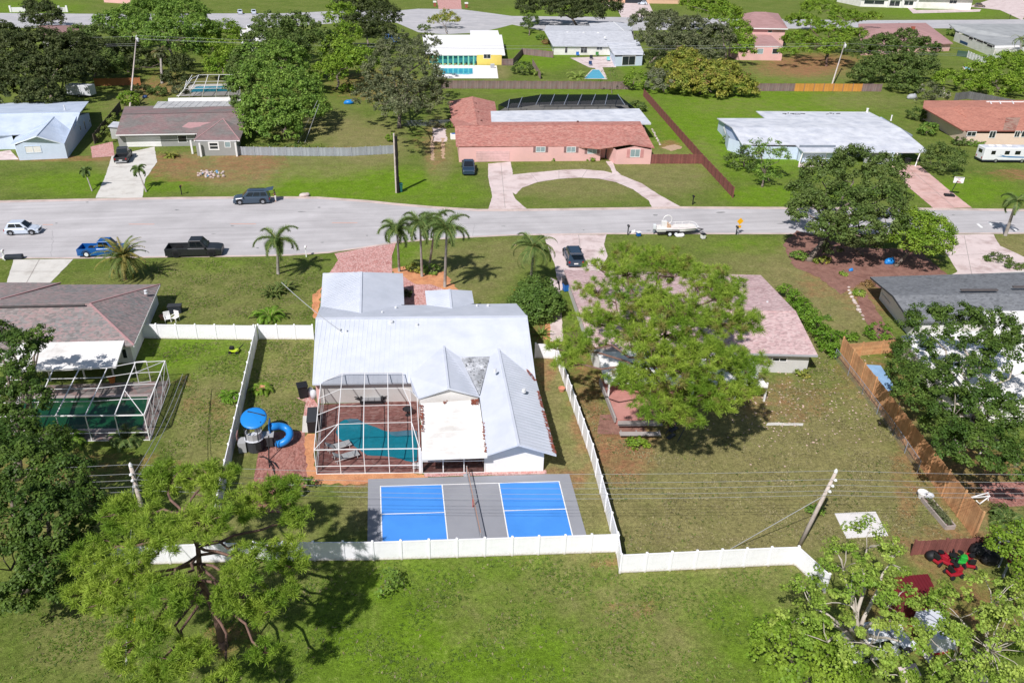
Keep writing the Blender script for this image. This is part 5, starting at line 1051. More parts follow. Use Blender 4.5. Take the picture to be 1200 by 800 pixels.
car('pickup_truck', 'matte black crew cab pickup truck parked on the street', 'pickup truck', 194.5, 298.8, 264, 297, 6.6, 2.05, 1.85, 'pickup', pK, rim=m_rimd, wheelr=.46)
car('pickup_truck', 'black pickup truck parked in the driveway of the mauve roof house', 'pickup truck', 139.5, 196.5, 151, 177.5, 5.6, 1.95, 1.75, 'pickup', pK)
car('parked_car', 'slate blue van like SUV with its tailgate raised by the kerb', 'suv', 318.5, 236.5, 273, 238, 5.1, 2.0, 1.65, 'van', pN, hatch=True)
car('pickup_truck', 'dark blue pickup with silver bonnet parked before the pink garage', 'pickup truck', 548, 190, 550, 212, 5.6, 2.0, 1.75, 'pickup', pD)
car('parked_car', 'dark blue van seen from behind with open tailgate on the pale driveway', 'suv', 675, 314.5, 667.5, 296, 4.9, 1.95, 1.6, 'van', pD, hatch=True)
for lab, q in (('silver car parked at the far kerb, left of a pair', (283, 20, 280, 13)), ('silver car parked at the far kerb, right of a pair', (299, 20, 296, 13)), ('white car at the near edge of the far street, behind the trees', (288, 38, 299, 32)), ('silver car under the garage roof at top centre', (757, 6, 749, 5.5))):
    car('parked_car', lab, 'car', *q, 4.4, 1.8, 1.45, 'hatch', pS if 'silver' in lab else pW)
car('parked_car', 'bronze SUV parked at the white columned house, top right', 'suv', 1137, 8, 1159, 9.2, 4.8, 1.95, 1.65, 'van', paint('bronze_paint', '6f6355'))
car('parked_car', 'teal car on the far street beside the flat crowned pine', 'car', 1032, 34.5, 1014, 34, 4.5, 1.8, 1.4, 'hatch', paint('teal_paint', '2f5f74'))
car('parked_car', 'blue tarped truck beyond the grey oak', 'truck', 449, 50, 472, 50, 5.2, 2.1, 2.2, 'van', paint('tarp_blue', '3f74b8', .6))
# motorhome
def motorhome():
    a, b = P(1150, 191, 0), P(1226, 193, 0); rz = math.atan2(b.y-a.y, b.x-a.x); r = thing('motorhome', 'white motorhome with blue swoosh stripe parked on the grass at right', 'motorhome', a, rz+R(4)); L = 9.2; W = 2.4; H = 2.75
    m = MB(); m.box((L/2, 0+W/2, (H+.5)/2), (L, W, H-.5)); m.build('body', mat('motorhome_white', 'e6e8ea', .4, .03), r, True, bevel=.12)
    m = MB(); m.box((L/2, W/2, .42), (L-.1, W-.06, .24)); m.build('skirt', m_navy, r, True)
    m = MB(); m.box((L/2, W/2, H-.0), (L-.3, W-.3, .06)); m.build('roof', m_flatl, r, True)
    for x in (1.6, 3.1, 5.0): m = MB(); m.box((x, W/2, H+.14), (.9, .7, .22)); m.build('roof_unit', m_trim, r, True, bevel=.06)
    for x, w_ in ((1.7, .8), (4.3, .9), (6.3, 1.0)): m = MB(); m.box((x, -.012, 1.9), (w_, .03, .65)); m.build('window', m_cgl, r, True)
    m = MB(); m.box((-.012, W*.52, 1.95), (.03, 1.1, .6)); m.build('rear_window', m_cgl, r, True)
    m = MB(); m.poly([(2.2, -.004, 1.25), (5.0, -.004, 1.0), (9.0, -.004, .95), (9.0, -.004, 1.15), (5, -.004, 1.25)]); m.poly([(3.0, -.006, 1.5), (4.0, -.006, 1.15), (4.8, -.006, 1.05), (3.8, -.006, 1.4)]); m.build('stripe', mat('stripe_blue', '3b78a8', .4), r, True, kind='stuff')
    for x in (2.6, 7.6):
        for y in (.1, W-.1): m = MB(); s = -1 if y < 1 else 1; m.tube([(x, y-.1, .4), (x, y+.1, .4)], .4, 14); t = m.build('tyre', m_tyre, r, True); m = MB(); m.tube([(x, y+s*.1, .4), (x, y+s*.13, .4)], .22, 10); m.build('rim', m_rim, t, True)
    for y in (.35, W-.35): m = MB(); m.box((-.02, y, .9), (.05, .2, .35)); m.build('tail_light', m_tail, r, True)
motorhome()
# cargo trailer under the oaks
def cargo():
    a, b = P(79, 113.5), P(107, 115); rz = math.atan2(b.y-a.y, b.x-a.x); r = thing('cargo_trailer', 'white box trailer in the shade of the dark oaks', 'trailer', a, rz); L = (b-a).length
    m = MB(); m.box((L/2, 1.1, 1.5), (L, 2.2, 2.1)); m.build('body', mat('trailer_white', 'd6d9dc', .5, .05), r, True, bevel=.08)
    for k in range(4): m = MB(); m.box((L*(k+.5)/4, -.006, 1.5), (.05, .03, 2.0)); m.build('seam', m_fasc, r, True)
    m = MB(); m.tube([(L*.5, 0, .35), (L*.5, .2, .35)], .35, 12); t = m.build('tyre', m_tyre, r, True); m = MB(); m.tube([(L*.5, -.03, .35), (L*.5, 0, .35)], .2, 8); m.build('rim', m_rim, t, True); m = MB(); m.box((L*.5, -.05, .75), (1.0, .2, .08)); m.build('mudguard', m_trim, r, True)
cargo()
# boat on its trailer
def boat():
    a, b = P(766, 274.5), P(829, 272.5); rz = math.atan2(b.y-a.y, b.x-a.x); r = thing('pontoon_boat', 'white flat deck boat with rails and outboard standing on a trailer at the kerb', 'boat', a, rz); r2 = thing('boat_trailer', 'dark twin axle boat trailer under the white flat deck boat', 'trailer', a, rz)
    mw = mat('boat_white', 'dedddA', .5, .08, 1.2)
    m = MB(); loft(m, [(.2, .85, .95, .62, .85, .98), (4.0, .9, 1.0, .6, .85, .98), (5.6, .7, .9, .66, .9, 1.02), (6.2, .2, .55, .85, .98, 1.06)]); m.build('hull', mw, r, True)
    m = MB(); m.box((3.0, 0, 1.0), (5.4, 1.7, .05)); m.build('deck', mat('cream_deck', 'e6ded6', .8, .1, 2), r, True)
    m = MB()
    for s in (-.88, .88): m.tube([(2.2, s, 1.0), (2.2, s, 1.35), (5.3, s*.95, 1.38), (5.8, s*.5, 1.38)], .03, 5)
    m.tube([(5.8, -.44, 1.38), (5.8, .44, 1.38)], .03, 5)
    for x in (3.2, 4.2, 5.2):
        for s in (-.87, .87): m.tube([(x, s, 1.0), (x, s, 1.36)], .025, 5)
    m.build('rail', m_trim, r, True)
    m = MB(); m.tube([(1.7+.62*math.cos(q), 0, 2.0+.62*math.sin(q)) for q in [i*math.pi/10 for i in range(20)]]+[(2.32, 0, 2.0)], .04, 5); m.tube([(1.85+.62*math.cos(q), .35, 1.95+.62*math.sin(q)) for q in [i*math.pi/10 for i in range(21)]], .03, 5); m.build('hoop', m_trim, r, True, kind='stuff')
    m = MB(); m.box((1.3, 0, 1.45), (.7, .6, .9)); m.build('console', mw, r, True, bevel=.06)
    m = MB(); m.box((1.9, .0, 1.25), (.5, .9, .35)); m.box((1.7, 0, 1.55), (.12, .9, .45)); m.build('seat', mat('tan_seat', 'c9a88c', .7), r, True, bevel=.04, kind='stuff')
    m = MB(); m.box((.0, 0, 1.1), (.4, .45, .7)); m.build('outboard', mat('outboard_white', 'd9dde0', .4), r, True, bevel=.08); m = MB(); m.box((-.05, 0, .55), (.2, .15, .6)); m.build('outboard_leg', m_dkfr, r, True)
    for s in (-.75, .75): m = MB(); m.box((3.0, s, .52), (5.6, .1, .12)); m.build('frame', m_blk, r2, True)
    m = MB(); m.bar((5.8, -.75, .52), (7.0, 0, .5), .09); m.bar((5.8, .75, .52), (7.0, 0, .5), .09); m.build('tongue', m_blk, r2, True)
    for x in (1.9, 2.75):
        for s in (-1, 1): m = MB(); m.tube([(x, s*.85, .34), (x, s*1.05, .34)], .34, 14); t = m.build('tyre', m_tyre, r2, True); m = MB(); m.tube([(x, s*1.05, .34), (x, s*1.08, .34)], .22, 10); m.build('rim', m_lamp, t, True)
    for s in (-1, 1): m = MB(); m.box((2.3, s*.95, .74), (1.9, .26, .06)); m.build('mudguard', m_blk, r2, True)
boat()
# ================================================================ TREES AND PLANTS
m_bark = mat('grey_bark', '84786c', .95, .25, 2.5, '5f564d', 1.2, fine=.2, fsc=12, bump=.5, bsc=8)
m_bark2 = mat('red_brown_bark', '7d6257', .95, .25, 2.5, '5c483f', 1.2, fine=.2, fsc=12, bump=.5, bsc=8)
m_barkw = mat('pale_bark', 'c9c0b2', .9, .2, 2, 'a1978a', 1.0, fine=.1)
LM = {
 'deep': leafmat('deep_green_leaves', (.062, .125, .020), (.125, .20, .034)),
 'oak': leafmat('oak_leaves', (.095, .158, .032), (.165, .225, .058)),
 'darkoak': leafmat('dark_oak_leaves', (0.055, 0.081, 0.022), (0.108, 0.133, 0.043)),
 'greyoak': leafmat('grey_oak_leaves', (0.115, 0.143, 0.062), (0.209, 0.227, 0.113)),
 'bright': leafmat('bright_leaves', (0.160, 0.281, 0.025), (0.266, 0.385, 0.042)),
 'mid': leafmat('mid_green_leaves', (0.138, 0.252, 0.040), (0.235, 0.360, 0.060)),
 'lime': leafmat('yellow_green_leaves', (0.20, 0.33, 0.038), (0.36, 0.46, 0.085)),
 'mango': leafmat('yellow_olive_leaves', (0.203, 0.274, 0.041), (0.405, 0.385, 0.072)),
 'flush': leafmat('orange_flush_leaves', (0.317, 0.202, 0.086), (0.374, 0.245, 0.086)),
 'silver': leafmat('silver_leaves', (0.179, 0.207, 0.117), (0.262, 0.276, 0.166)),
 'pine': leafmat('pine_needles', (.19, .325, .032), (.37, .49, .066), trans=.35, sc=.35),
 'pine2': leafmat('deep_pine_needles', (0.156, 0.302, 0.038), (0.270, 0.437, 0.062), trans=.35, sc=.35),
 'pineold': leafmat('yellowed_pine_needles', (0.263, 0.263, 0.062), (0.338, 0.312, 0.094), trans=.35),
 'palm': leafmat('palm_leaflets', (0.110, 0.184, 0.048), (0.193, 0.267, 0.074)),
 'date': leafmat('date_palm_leaflets', (0.211, 0.238, 0.088), (0.299, 0.299, 0.106)),
 'dead': leafmat('dry_leaflets', (0.297, 0.220, 0.110), (0.341, 0.264, 0.132)),
 'yell': leafmat('yellow_leaflets', (0.288, 0.240, 0.060), (0.360, 0.300, 0.072)),
 'hedge': leafmat('hedge_leaves', (0.122, 0.259, 0.019), (0.209, 0.355, 0.038)),
 'shrub': leafmat('shrub_leaves', (0.101, 0.184, 0.033), (0.166, 0.258, 0.052)),
 'vine': leafmat('vine_leaves', (0.110, 0.184, 0.037), (0.221, 0.276, 0.055)),
 'banana': leafmat('banana_leaves', (0.221, 0.350, 0.055), (0.368, 0.442, 0.110)),
 'bare': leafmat('bare_twigs', (0.242, 0.220, 0.187), (0.330, 0.297, 0.253), trans=0),
}
def quads_mesh(name, V, mt, nper=4):
    """V: (n, nper, 3) separate leaves"""
    n = len(V); me = bpy.data.meshes.new(name); me.vertices.add(n*nper); me.vertices.foreach_set('co', V.reshape(-1).astype(np.float32))
    me.loops.add(n*nper); me.loops.foreach_set('vertex_index', np.arange(n*nper, dtype=np.int32)); me.polygons.add(n)
    me.polygons.foreach_set('loop_start', np.arange(0, n*nper, nper, dtype=np.int32)); me.update(calc_edges=True); me.materials.append(mt); return me
def unit(a): return a/np.maximum(np.linalg.norm(a, axis=-1, keepdims=True), 1e-6)
def leaf_quads(C, size, up=.7, asp=1.7, outd=None):
    n = len(C); nr = rng.normal(size=(n, 3))*.55; nr[:, 2] += up
    if outd is not None: nr = nr+outd
    nr = unit(nr); t = unit(np.cross(nr, rng.normal(size=(n, 3)))); b = np.cross(nr, t); s = size*rng.uniform(.55, 1.35, (n, 1))
    t = t*s*asp*.5; b = b*s*.5; fold = nr*s*.12
    return np.stack([C-t, C+b*1.0+fold, C+t, C-b*1.0+fold], 1)
def clumps(lobes, dens, shell=(.55, 1.0), low=-.35, gap=.0):
    """clump centres over the outside of the crown's lobes, thinned at random so that sky or ground shows through"""
    out = []; od = []; Lb = np.array(lobes)
    for cx, cy, cz, rx, ry, rz in lobes:
        n = max(4, int(dens*(rx*ry+rx*rz+ry*rz)/3*4)); d = unit(rng.normal(size=(n, 3))); d = d[d[:, 2] > low]; k = rng.uniform(shell[0], shell[1], (len(d), 1))**.6
        p = np.array([cx, cy, cz])+d*k*np.array([rx, ry, rz]); keep = np.ones(len(p), bool)
        for q in Lb:
            if abs(q[0]-cx)+abs(q[1]-cy)+abs(q[2]-cz) > .01: keep &= ((((p-q[:3])/q[3:])**2).sum(1) > .33)
        keep &= rng.random(len(p)) > gap
        out.append(p[keep]); od.append(d[keep])
    return np.concatenate(out), np.concatenate(od)
def limb(mb, a, b, r0, r1, n=6, wig=.12, seg=4):
    a, b = Vector(a), Vector(b); L = (b-a).length; pts = []; rs = []
    for i in range(seg+1):
        t = i/seg; p = a.lerp(b, t); k = math.sin(t*math.pi)*L*wig
        p += Vector((rnd.uniform(-1, 1)*k, rnd.uniform(-1, 1)*k, (t-t*t)*L*.25+rnd.uniform(-.3, .3)*k)); pts.append(p if 0 < i < seg else (a if i == 0 else b)); rs.append(r0+(r1-r0)*t)
    mb.tube(pts, rs, n); return pts
def lob(u, v, z, rpx, sq=.75, ex=1.0):
    p = P(u, v, z); r = rpx*(1.22 if u < 530 and v < 165 else 1.14 if v < 110 else 1.06)*dep(p)/FPX; return (p.x, p.y, p.z, r*ex, r, r*sq)
LSZ, PER, DEN = .62, 2.1, 1.0
def tree(label, bu, bv, lobes, kind, leaf=.3, dens=2.2, per=26, cr=None, name='oak_tree', cat='tree', group=None, bark=None, tr=.28, low=-.35, gap=.12, lean=(0, 0), extra=None, twigs=40, asp=1.6, up=.75, trunkless=False, nlimb=None, bp=None, fork=.42):
    base_ = bp or P(bu, bv, 0); root = thing(name, label, cat, base_, 0, group); ctr = np.mean(np.array(lobes)[:, :3], 0)
    C, D = clumps(lobes, dens*(.74 if ctr[1] > 75 else 1), low=low, gap=gap); cr = cr or leaf*2.1
    leaf = leaf*(LSZ+.08 if ctr[1] > 75 else LSZ); per = int(per*PER); k = np.repeat(np.arange(len(C)), per); od = unit(rng.normal(size=(len(k), 3))); csz = rng.uniform(.6, 1.25, len(C))[k][:, None]
    off = od*rng.random((len(k), 1))**.4*cr*csz*np.array([1, 1, .72]); pts = C[k]+off; OD = od*.75+D[k]*.45
    pts[:, 2] = np.maximum(pts[:, 2], .12)
    me = quads_mesh('crown', leaf_quads(pts, leaf, up, asp, OD)-np.array(base_), LM[kind]); link('crown', me, root)
    if extra:
        for kd, frac in extra:
            sel = rng.random(len(C)) < frac; k2 = np.repeat(np.where(sel)[0], per//2)
            if len(k2): link('new_growth', quads_mesh('new_growth', leaf_quads(C[k2]+D[k2]*cr*.35+rng.normal(size=(len(k2), 3))*cr*.4, leaf, up, asp, D[k2])-np.array(base_), LM[kd]), root)
    if not trunkless:
        mb = MB(); hgt = ctr[2]; f = Vector((base_.x*(1-.5)+ctr[0]*.5+lean[0], base_.y*.5+ctr[1]*.5+lean[1], hgt*fork))
        limb(mb, base_-Vector((0, 0, .1)), f, tr, tr*.72, 8, .05); mb.tube([base_-Vector((0, 0, .1)), base_+Vector((0, 0, .5))], [tr*1.5, tr*.98], 8)
        tips = []
        for lb in lobes[:nlimb or 99]: c = Vector(lb[:3])-Vector((0, 0, lb[5]*.35)); tips += limb(mb, f, c, tr*.5, tr*.16, 6, .1)[2:]
        for i in rng.permutation(len(C))[:min(twigs, 45)]:
            c = Vector(C[i]); a = min(tips, key=lambda q: (q-c).length)
            if .3 < (a-c).length < 2.2: limb(mb, a, c, tr*.12, .016, 4, .1, 3)
        mb.build('trunk', bark or m_bark, root, smooth=True)
    return root
def bush(label, u, v, rpx, kind='shrub', leaf=.22, h=.8, group=None, ex=1.0, name='shrub', dens=5, per=16, cat='shrub', z=None):
    p = P(u, v, 0); r = rpx*dep(p)/FPX; zc = r*h*.55
    return tree(label, 0, 0, [(p.x, p.y, zc, r*ex, r, zc*1.05), (p.x+r*.3, p.y-r*.2, zc*.9, r*.7*ex, r*.7, zc), (p.x-r*.35*ex, p.y+r*.1, zc*.85, r*.7*ex, r*.6, zc*.9)], kind, leaf, dens/max(r, .6)*1.2, per, name=name, cat=cat, group=group, tr=.06, low=-.7, gap=.05, bp=p, twigs=8, cr=leaf*1.6)
# pines: open tiers of needle tufts
def pine(label, bu, bv, tufts_at, kind, label_limb, n_t=22, nl=.34, per=26, tr=.26, top=None, name='pine_tree', extra=None, bp=None, dens=1.0):
    base_ = bp or P(bu, bv, 0); root = thing(name, label, 'tree', base_); cs = []; grp = []
    for gi, (u, v, z, rpx, n) in enumerate(tufts_at):
        n = int(n*dens)
        c = np.array(P(u, v, z)); r = rpx*dep(c)/FPX; d = rng.normal(size=(n, 3)); d = unit(d)*rng.random((n, 1))**.45*np.array([r, r, r*.42]); cs.append(c+d); grp += [gi]*n
    C = np.concatenate(cs); n = len(C); k = np.repeat(np.arange(n), per); dr = rng.normal(size=(n*per, 3)); dr[:, 2] = dr[:, 2]*.8+.45; dr = unit(dr)
    L = nl*rng.uniform(.6, 1.15, (len(k), 1))*rng.uniform(.75, 1.2, n)[k][:, None]; a = C[k]+dr*.04+rng.normal(size=(len(k), 3))*.06; s = unit(np.cross(dr, rng.normal(size=(len(k), 3))))*.015
    V = np.stack([a-s, a+s, a+dr*L+s*.5-np.array([0, 0, .05])*L, a+dr*L-s*.5-np.array([0, 0, .05])*L], 1)-np.array(base_)
    lot = rng.random(n); sel = lot[k]
    link('crown', quads_mesh('crown', V[sel < (.9 if extra else 2)], LM[kind]), root)
    if extra: link('old_needles', quads_mesh('old_needles', V[sel >= .9], LM[extra]), root)
    mb = MB(); T = [Vector(base_)]+[P(*q) for q in top]; rs = [tr*(1-.6*i/(len(T)-1)) for i in range(len(T))]; mb.tube(T, rs, 9); mb.tube([T[0]-Vector((0, 0, .1)), T[0]+Vector((0, 0, .5))], [tr*1.35, tr], 9)
    hub = []
    for i in range(len(T)-1): hub += [T[i].lerp(T[i+1], t) for t in (.5, .75, 1)]
    hub = [q for q in hub if q.z > label_limb]
    for gi, (u, v, z, rpx, nn) in enumerate(tufts_at):
        c = P(u, v, z); a = min(hub, key=lambda q: (q-c).length+max(0, q.z-c.z)*1.5); pts = limb(mb, a, c-Vector((0, 0, .3)), tr*.36, .06, 6, .09, 5)
        idx = [i for i, g_ in enumerate(grp) if g_ == gi]
        for i in idx[::3]:
            q = Vector(C[i]); b = min(pts[1:], key=lambda w_: (w_-q).length); limb(mb, b, q, .045, .014, 4, .08, 2)
    mb.build('trunk', m_bark2, root, smooth=True); return root
# palms
def frond_mesh(name, L, mt, droop=.9, leaf=.5, n=18, wid=.085, plume=False, stiff=.2):
    V = []; pts = []; ang = R(52); p = Vector((0, 0, 0)); st = L/n
    for i in range(n+1):
        pts.append(p.copy()); p = p+Vector((math.cos(ang), 0, math.sin(ang)))*st; ang -= droop*2.1/n*(.35+1.3*i/n)
    for i in range(1, n+1):
        t = i/n; l = leaf*(math.sin(min(1, t*1.15+.16)*math.pi*.93)**.6+.12); d = (pts[i]-pts[i-1]).normalized(); u_ = Vector((0, 1, 0)).cross(d)
        for s in (-1, 1):
            for rr in ((-.45, .15, .75) if plume else (.12,)):
                o = pts[i]+d*rnd.uniform(-.03, .03); dirn = (Vector((0, s, 0))*math.cos(rr)-u_*math.sin(rr)*(1 if plume else -1)+d*(.55+stiff*t)+Vector((0, 0, -.28*t))).normalized(); e = d*wid
                V.append([o-e, o+e, o+dirn*l+Vector((0, 0, -.10*l)), o+dirn*l*.55-e*.3])
    V = np.array([[tuple(q) for q in f] for f in V]); me = quads_mesh(name, V, mt)
    # midrib
    bm_v = []; 
    return me, pts
def rib_mesh(pts, r, mt): m = MB(); m.tube(pts, [r*(1-.8*i/(len(pts)-1)) for i in range(len(pts))], 5); return m.mesh('midrib', mt)
m_rib = mat('frond_stem', '8d8a4c', .7, .1)
FR = {}
def fr(kind, L, mt, **k):
    key = (kind, round(L, 1), mt)
    if key not in FR: me, pts = frond_mesh('frond', L, LM[mt], **k); FR[key] = (me, rib_mesh(pts, .03*L/2+.012, m_rib))
    return FR[key]
def palm(label, bu, bv, tu, tv, h, L, nf, name='palm_tree', mt='palm', mt2=None, mix=0, droop=.95, leaf=.55, plume=True, tr=.16, group=None, tilt=(-25, 62), bark=None, shaft=True, bp=None, swell=1.0):
    b = bp or P(bu, bv, 0); t = P(tu, tv, h); root = thing(name, label, 'palm', b, 0, group); m = MB(); pts = [b.lerp(t, i/6)+Vector((0, 0, 0)) for i in range(7)]
    m.tube([b-Vector((0, 0, .05))]+pts, [tr*1.35]+[tr*(1.12-.4*i/6)*swell for i in range(7)], 10); m.build('trunk', bark or mat('palm_bark', 'a19a92', .9, .15, 3, '857e77', 2), root, smooth=True)
    if shaft: m = MB(); m.tube([t, t+Vector((0, 0, .35)), t+Vector((0, 0, .8))], [tr*.85, tr*.8, tr*.3], 9); m.build('crownshaft', mat('crownshaft', '8b9a60', .6, .1), root, smooth=True); t = t+Vector((0, 0, .6))
    for i in range(nf):
        kind = mt2 if mt2 and rnd.random() < mix else mt; f = i/max(1, nf-1); el = tilt[1]+(tilt[0]-tilt[1])*f+rnd.uniform(-8, 8); me, rb = fr(name, L*rnd.choice((.9, 1.0, 1.1)), kind, droop=droop, leaf=leaf, plume=plume)
        az = i*2.39996+rnd.uniform(-.2, .2); o = link('frond', me, root, t-b, (rnd.uniform(-.15, .15), R(-(el-52)), az)); link('midrib', rb, o)
    return root
def clumpplant(label, u, v, n, L, mt='palm', name='areca_palm', cat='palm', group=None, leaf=.4, droop=1.1, tilt=(15, 75), r=.25, plume=False):
    b = P(u, v, 0); root = thing(name, label, cat, b, 0, group)
    for i in range(n):
        me, rb = fr(name, L*rnd.choice((.7, .85, 1.0)), mt, droop=droop, leaf=leaf, plume=plume); az = i*2.39996; el = tilt[1]+(tilt[0]-tilt[1])*i/n+rnd.uniform(-8, 8)
        o = link('frond', me, root, (math.cos(az)*r*rnd.random(), math.sin(az)*r*rnd.random(), .05), (rnd.uniform(-.2, .2), R(-(el-52)), az)); link('midrib', rb, o)
    return root
# ---- the two big pines
pine('tall open pine in the near left corner, its trunk on the front lawn', 262, 757, [
 (112, 650, 8, 34, 34), (150, 600, 8.5, 36, 44), (195, 560, 8.8, 36, 48), (245, 560, 9, 34, 44), (290, 590, 8.6, 32, 38), (330, 575, 8, 28, 28), (345, 605, 7.2, 20, 16), (185, 625, 9.5, 40, 40), (240, 610, 9.8, 36, 38),
 (125, 700, 7, 34, 34), (165, 740, 6.2, 34, 34), (205, 700, 8, 34, 26), (290, 660, 8.2, 34, 34), (335, 640, 7, 24, 16), (270, 700, 7.2, 30, 22), (215, 770, 5.2, 34, 30), (305, 715, 6.2, 24, 16), (180, 795, 4.4, 30, 22), (265, 790, 3.8, 24, 12), (95, 690, 6.4, 24, 14), (310, 760, 4.6, 20, 9), (150, 665, 8, 30, 20), (345, 660, 6.5, 20, 10), (325, 690, 6.4, 24, 12), (175, 690, 7.6, 28, 16), (140, 770, 5, 26, 14)],
 'pine', 2.6, top=[(252, 715, 2.6), (235, 680, 5.0), (232, 640, 7.0), (215, 600, 8.6)], per=92, tr=.24, nl=.32, dens=1.65)
pine('broad rounded pine rising over the pink shingle roof', 787, 500, [
 (700, 340, 9, 34, 26), (720, 375, 9, 38, 40), (680, 400, 7.6, 32, 30), (665, 425, 6.6, 20, 12), (735, 320, 10, 34, 30), (780, 310, 11, 42, 66), (835, 330, 11, 40, 62), (860, 375, 10.4, 36, 56), (868, 425, 9, 34, 50), (840, 460, 8, 38, 60), (800, 430, 9.6, 42, 66), (760, 400, 10.6, 42, 62),
 (800, 370, 12, 44, 76), (760, 350, 11.6, 40, 60), (740, 440, 8.4, 32, 40), (770, 470, 7, 36, 46), (875, 455, 7.6, 22, 22), (730, 295, 9.6, 26, 14), (700, 310, 8, 22, 12), (825, 410, 10.6, 40, 60), (800, 485, 6.4, 28, 26), (845, 345, 11.2, 30, 34), (690, 370, 8.4, 24, 16), (760, 300, 10.4, 26, 22), (650, 405, 6.6, 14, 7)],
 'pine', 4.0, top=[(783, 474, 3.0), (776, 445, 6.0), (775, 420, 8.5), (780, 385, 10.8)], per=82, tr=.3, nl=.36, extra='pineold', dens=2.15)
# ---- near right corner
L_ = lob
tree('large yellow green tree with pale limbs in the near right corner', 1007, 768, [L_(1018, 636, 7.0, 32), L_(990, 660, 6.6, 32), L_(1000, 700, 7.6, 46), L_(1040, 705, 7.2, 36), L_(955, 705, 5.6, 36), L_(972, 745, 5.6, 36), L_(1022, 748, 6.4, 38), L_(1058, 745, 6.2, 32), L_(1045, 655, 6.4, 22), L_(930, 725, 4.8, 26), L_(1040, 785, 5, 30)],
     'lime', .19, 4.6, 36, bark=m_barkw, tr=.28, gap=.34, twigs=45, name='broadleaf_tree', up=.7, asp=1.3)
tree('yellow green tree at the right edge of the near corner', 1150, 800, [L_(1128, 716, 6, 40), L_(1165, 700, 6.2, 36), L_(1120, 765, 5.6, 42), L_(1165, 752, 6.4, 50), L_(1200, 730, 6, 40), L_(1140, 800, 4.6, 44), L_(1198, 795, 5, 40)], 'lime', .19, 4.8, 34, bark=m_barkw, tr=.22, gap=.28, twigs=45, name='broadleaf_tree', up=.7, asp=1.3)
tree('fresh green tree low beside the end of the white fence', 945, 800, [L_(925, 760, 3.6, 42), L_(960, 775, 3.2, 36), L_(905, 745, 3.4, 24), L_(980, 795, 2.6, 34), L_(930, 800, 2.8, 34)], 'bright', .23, 8, 24, tr=.15, gap=.12, name='broadleaf_tree', asp=1.3)
tree('small vivid green tree below the brown fence at the right edge', 1190, 680, [L_(1180, 635, 3.2, 22), L_(1200, 650, 3.2, 24), L_(1195, 625, 3, 16), L_(1205, 690, 2.6, 20)], 'bright', .23, 8, 24, tr=.12, name='broadleaf_tree', asp=1.3)
tree('dark spreading oak over the charcoal house at right', 1150, 520, [L_(1090, 382, 6.4, 32), L_(1125, 385, 6.8, 36), L_(1165, 388, 6.6, 32), L_(1190, 420, 7, 36), L_(1066, 440, 6, 28), L_(1090, 460, 6.6, 38), L_(1120, 480, 7, 36), L_(1160, 480, 7.2, 36), L_(1128, 522, 6, 32), L_(1150, 525, 6, 36), L_(1195, 490, 6.6, 36), L_(1108, 500, 5, 26), L_(1135, 440, 7.4, 34), L_(1195, 540, 5, 30), L_(1072, 412, 5.4, 24)],
     'deep', .20, 6.0, 32, bark=m_barkw, tr=.34, gap=.12, twigs=140, lean=(0, 0))
# ---- left side oaks
tree('dark oak at the left edge above the green pool', 20, 560, [L_(15, 410, 7.5, 26), L_(48, 392, 7, 16), L_(10, 450, 7, 34), L_(35, 470, 6.6, 24), L_(10, 500, 6, 30), L_(45, 405, 6.6, 12), L_(-10, 400, 7, 30)], 'deep', .20, 7.5, 34, tr=.34, gap=.14, twigs=90)
tree('deep green oak at the left edge behind the near left pine', 30, 690, [L_(30, 545, 6.6, 40), L_(75, 560, 6.2, 34), L_(15, 600, 6.4, 44), L_(60, 610, 6, 38), L_(95, 590, 5.2, 26), L_(10, 660, 5, 38), L_(50, 660, 4.6, 30), L_(-10, 540, 6.6, 44), L_(55, 520, 5, 26), L_(90, 640, 3.6, 22), L_(100, 600, 4.2, 24), L_(70, 690, 2.6, 22), L_(20, 700, 3, 24)], 'deep', .20, 9.5, 34, tr=.34, gap=.06, twigs=60)
# ---- street oak and its neighbour
tree('big oak with a leaning grey trunk beside the street', 948, 305, [L_(965, 205, 7.6, 28), L_(1000, 195, 8.4, 30), L_(1035, 200, 8, 26), L_(950, 245, 6, 26), L_(990, 240, 7, 32), L_(1030, 235, 7.4, 30), L_(940, 225, 6.4, 18), L_(1010, 270, 5.2, 26), L_(1040, 260, 5.6, 22), L_(970, 270, 5, 22), L_(1050, 225, 7, 16)], 'oak', .32, 3.4, 26, tr=.42, gap=.14, twigs=70)
tree('rounded bright green tree beside the charcoal roof drive', 1050, 312, [L_(1075, 265, 4.6, 24), L_(1095, 270, 4.4, 22), L_(1060, 280, 4, 20), L_(1085, 285, 3.8, 22), L_(1105, 285, 3.6, 14), L_(1070, 255, 4.6, 16)], 'bright', .28, 5.5, 24, tr=.22, gap=.05, name='broadleaf_tree', asp=1.3)
tree('dark oak trunked tree filling the shade between the street trees', 1010, 300, [L_(1000, 283, 2.4, 16), L_(975, 290, 1.6, 12), L_(1020, 285, 2.4, 14)], 'darkoak', .28, 3, 18, tr=.12, name='broadleaf_tree')
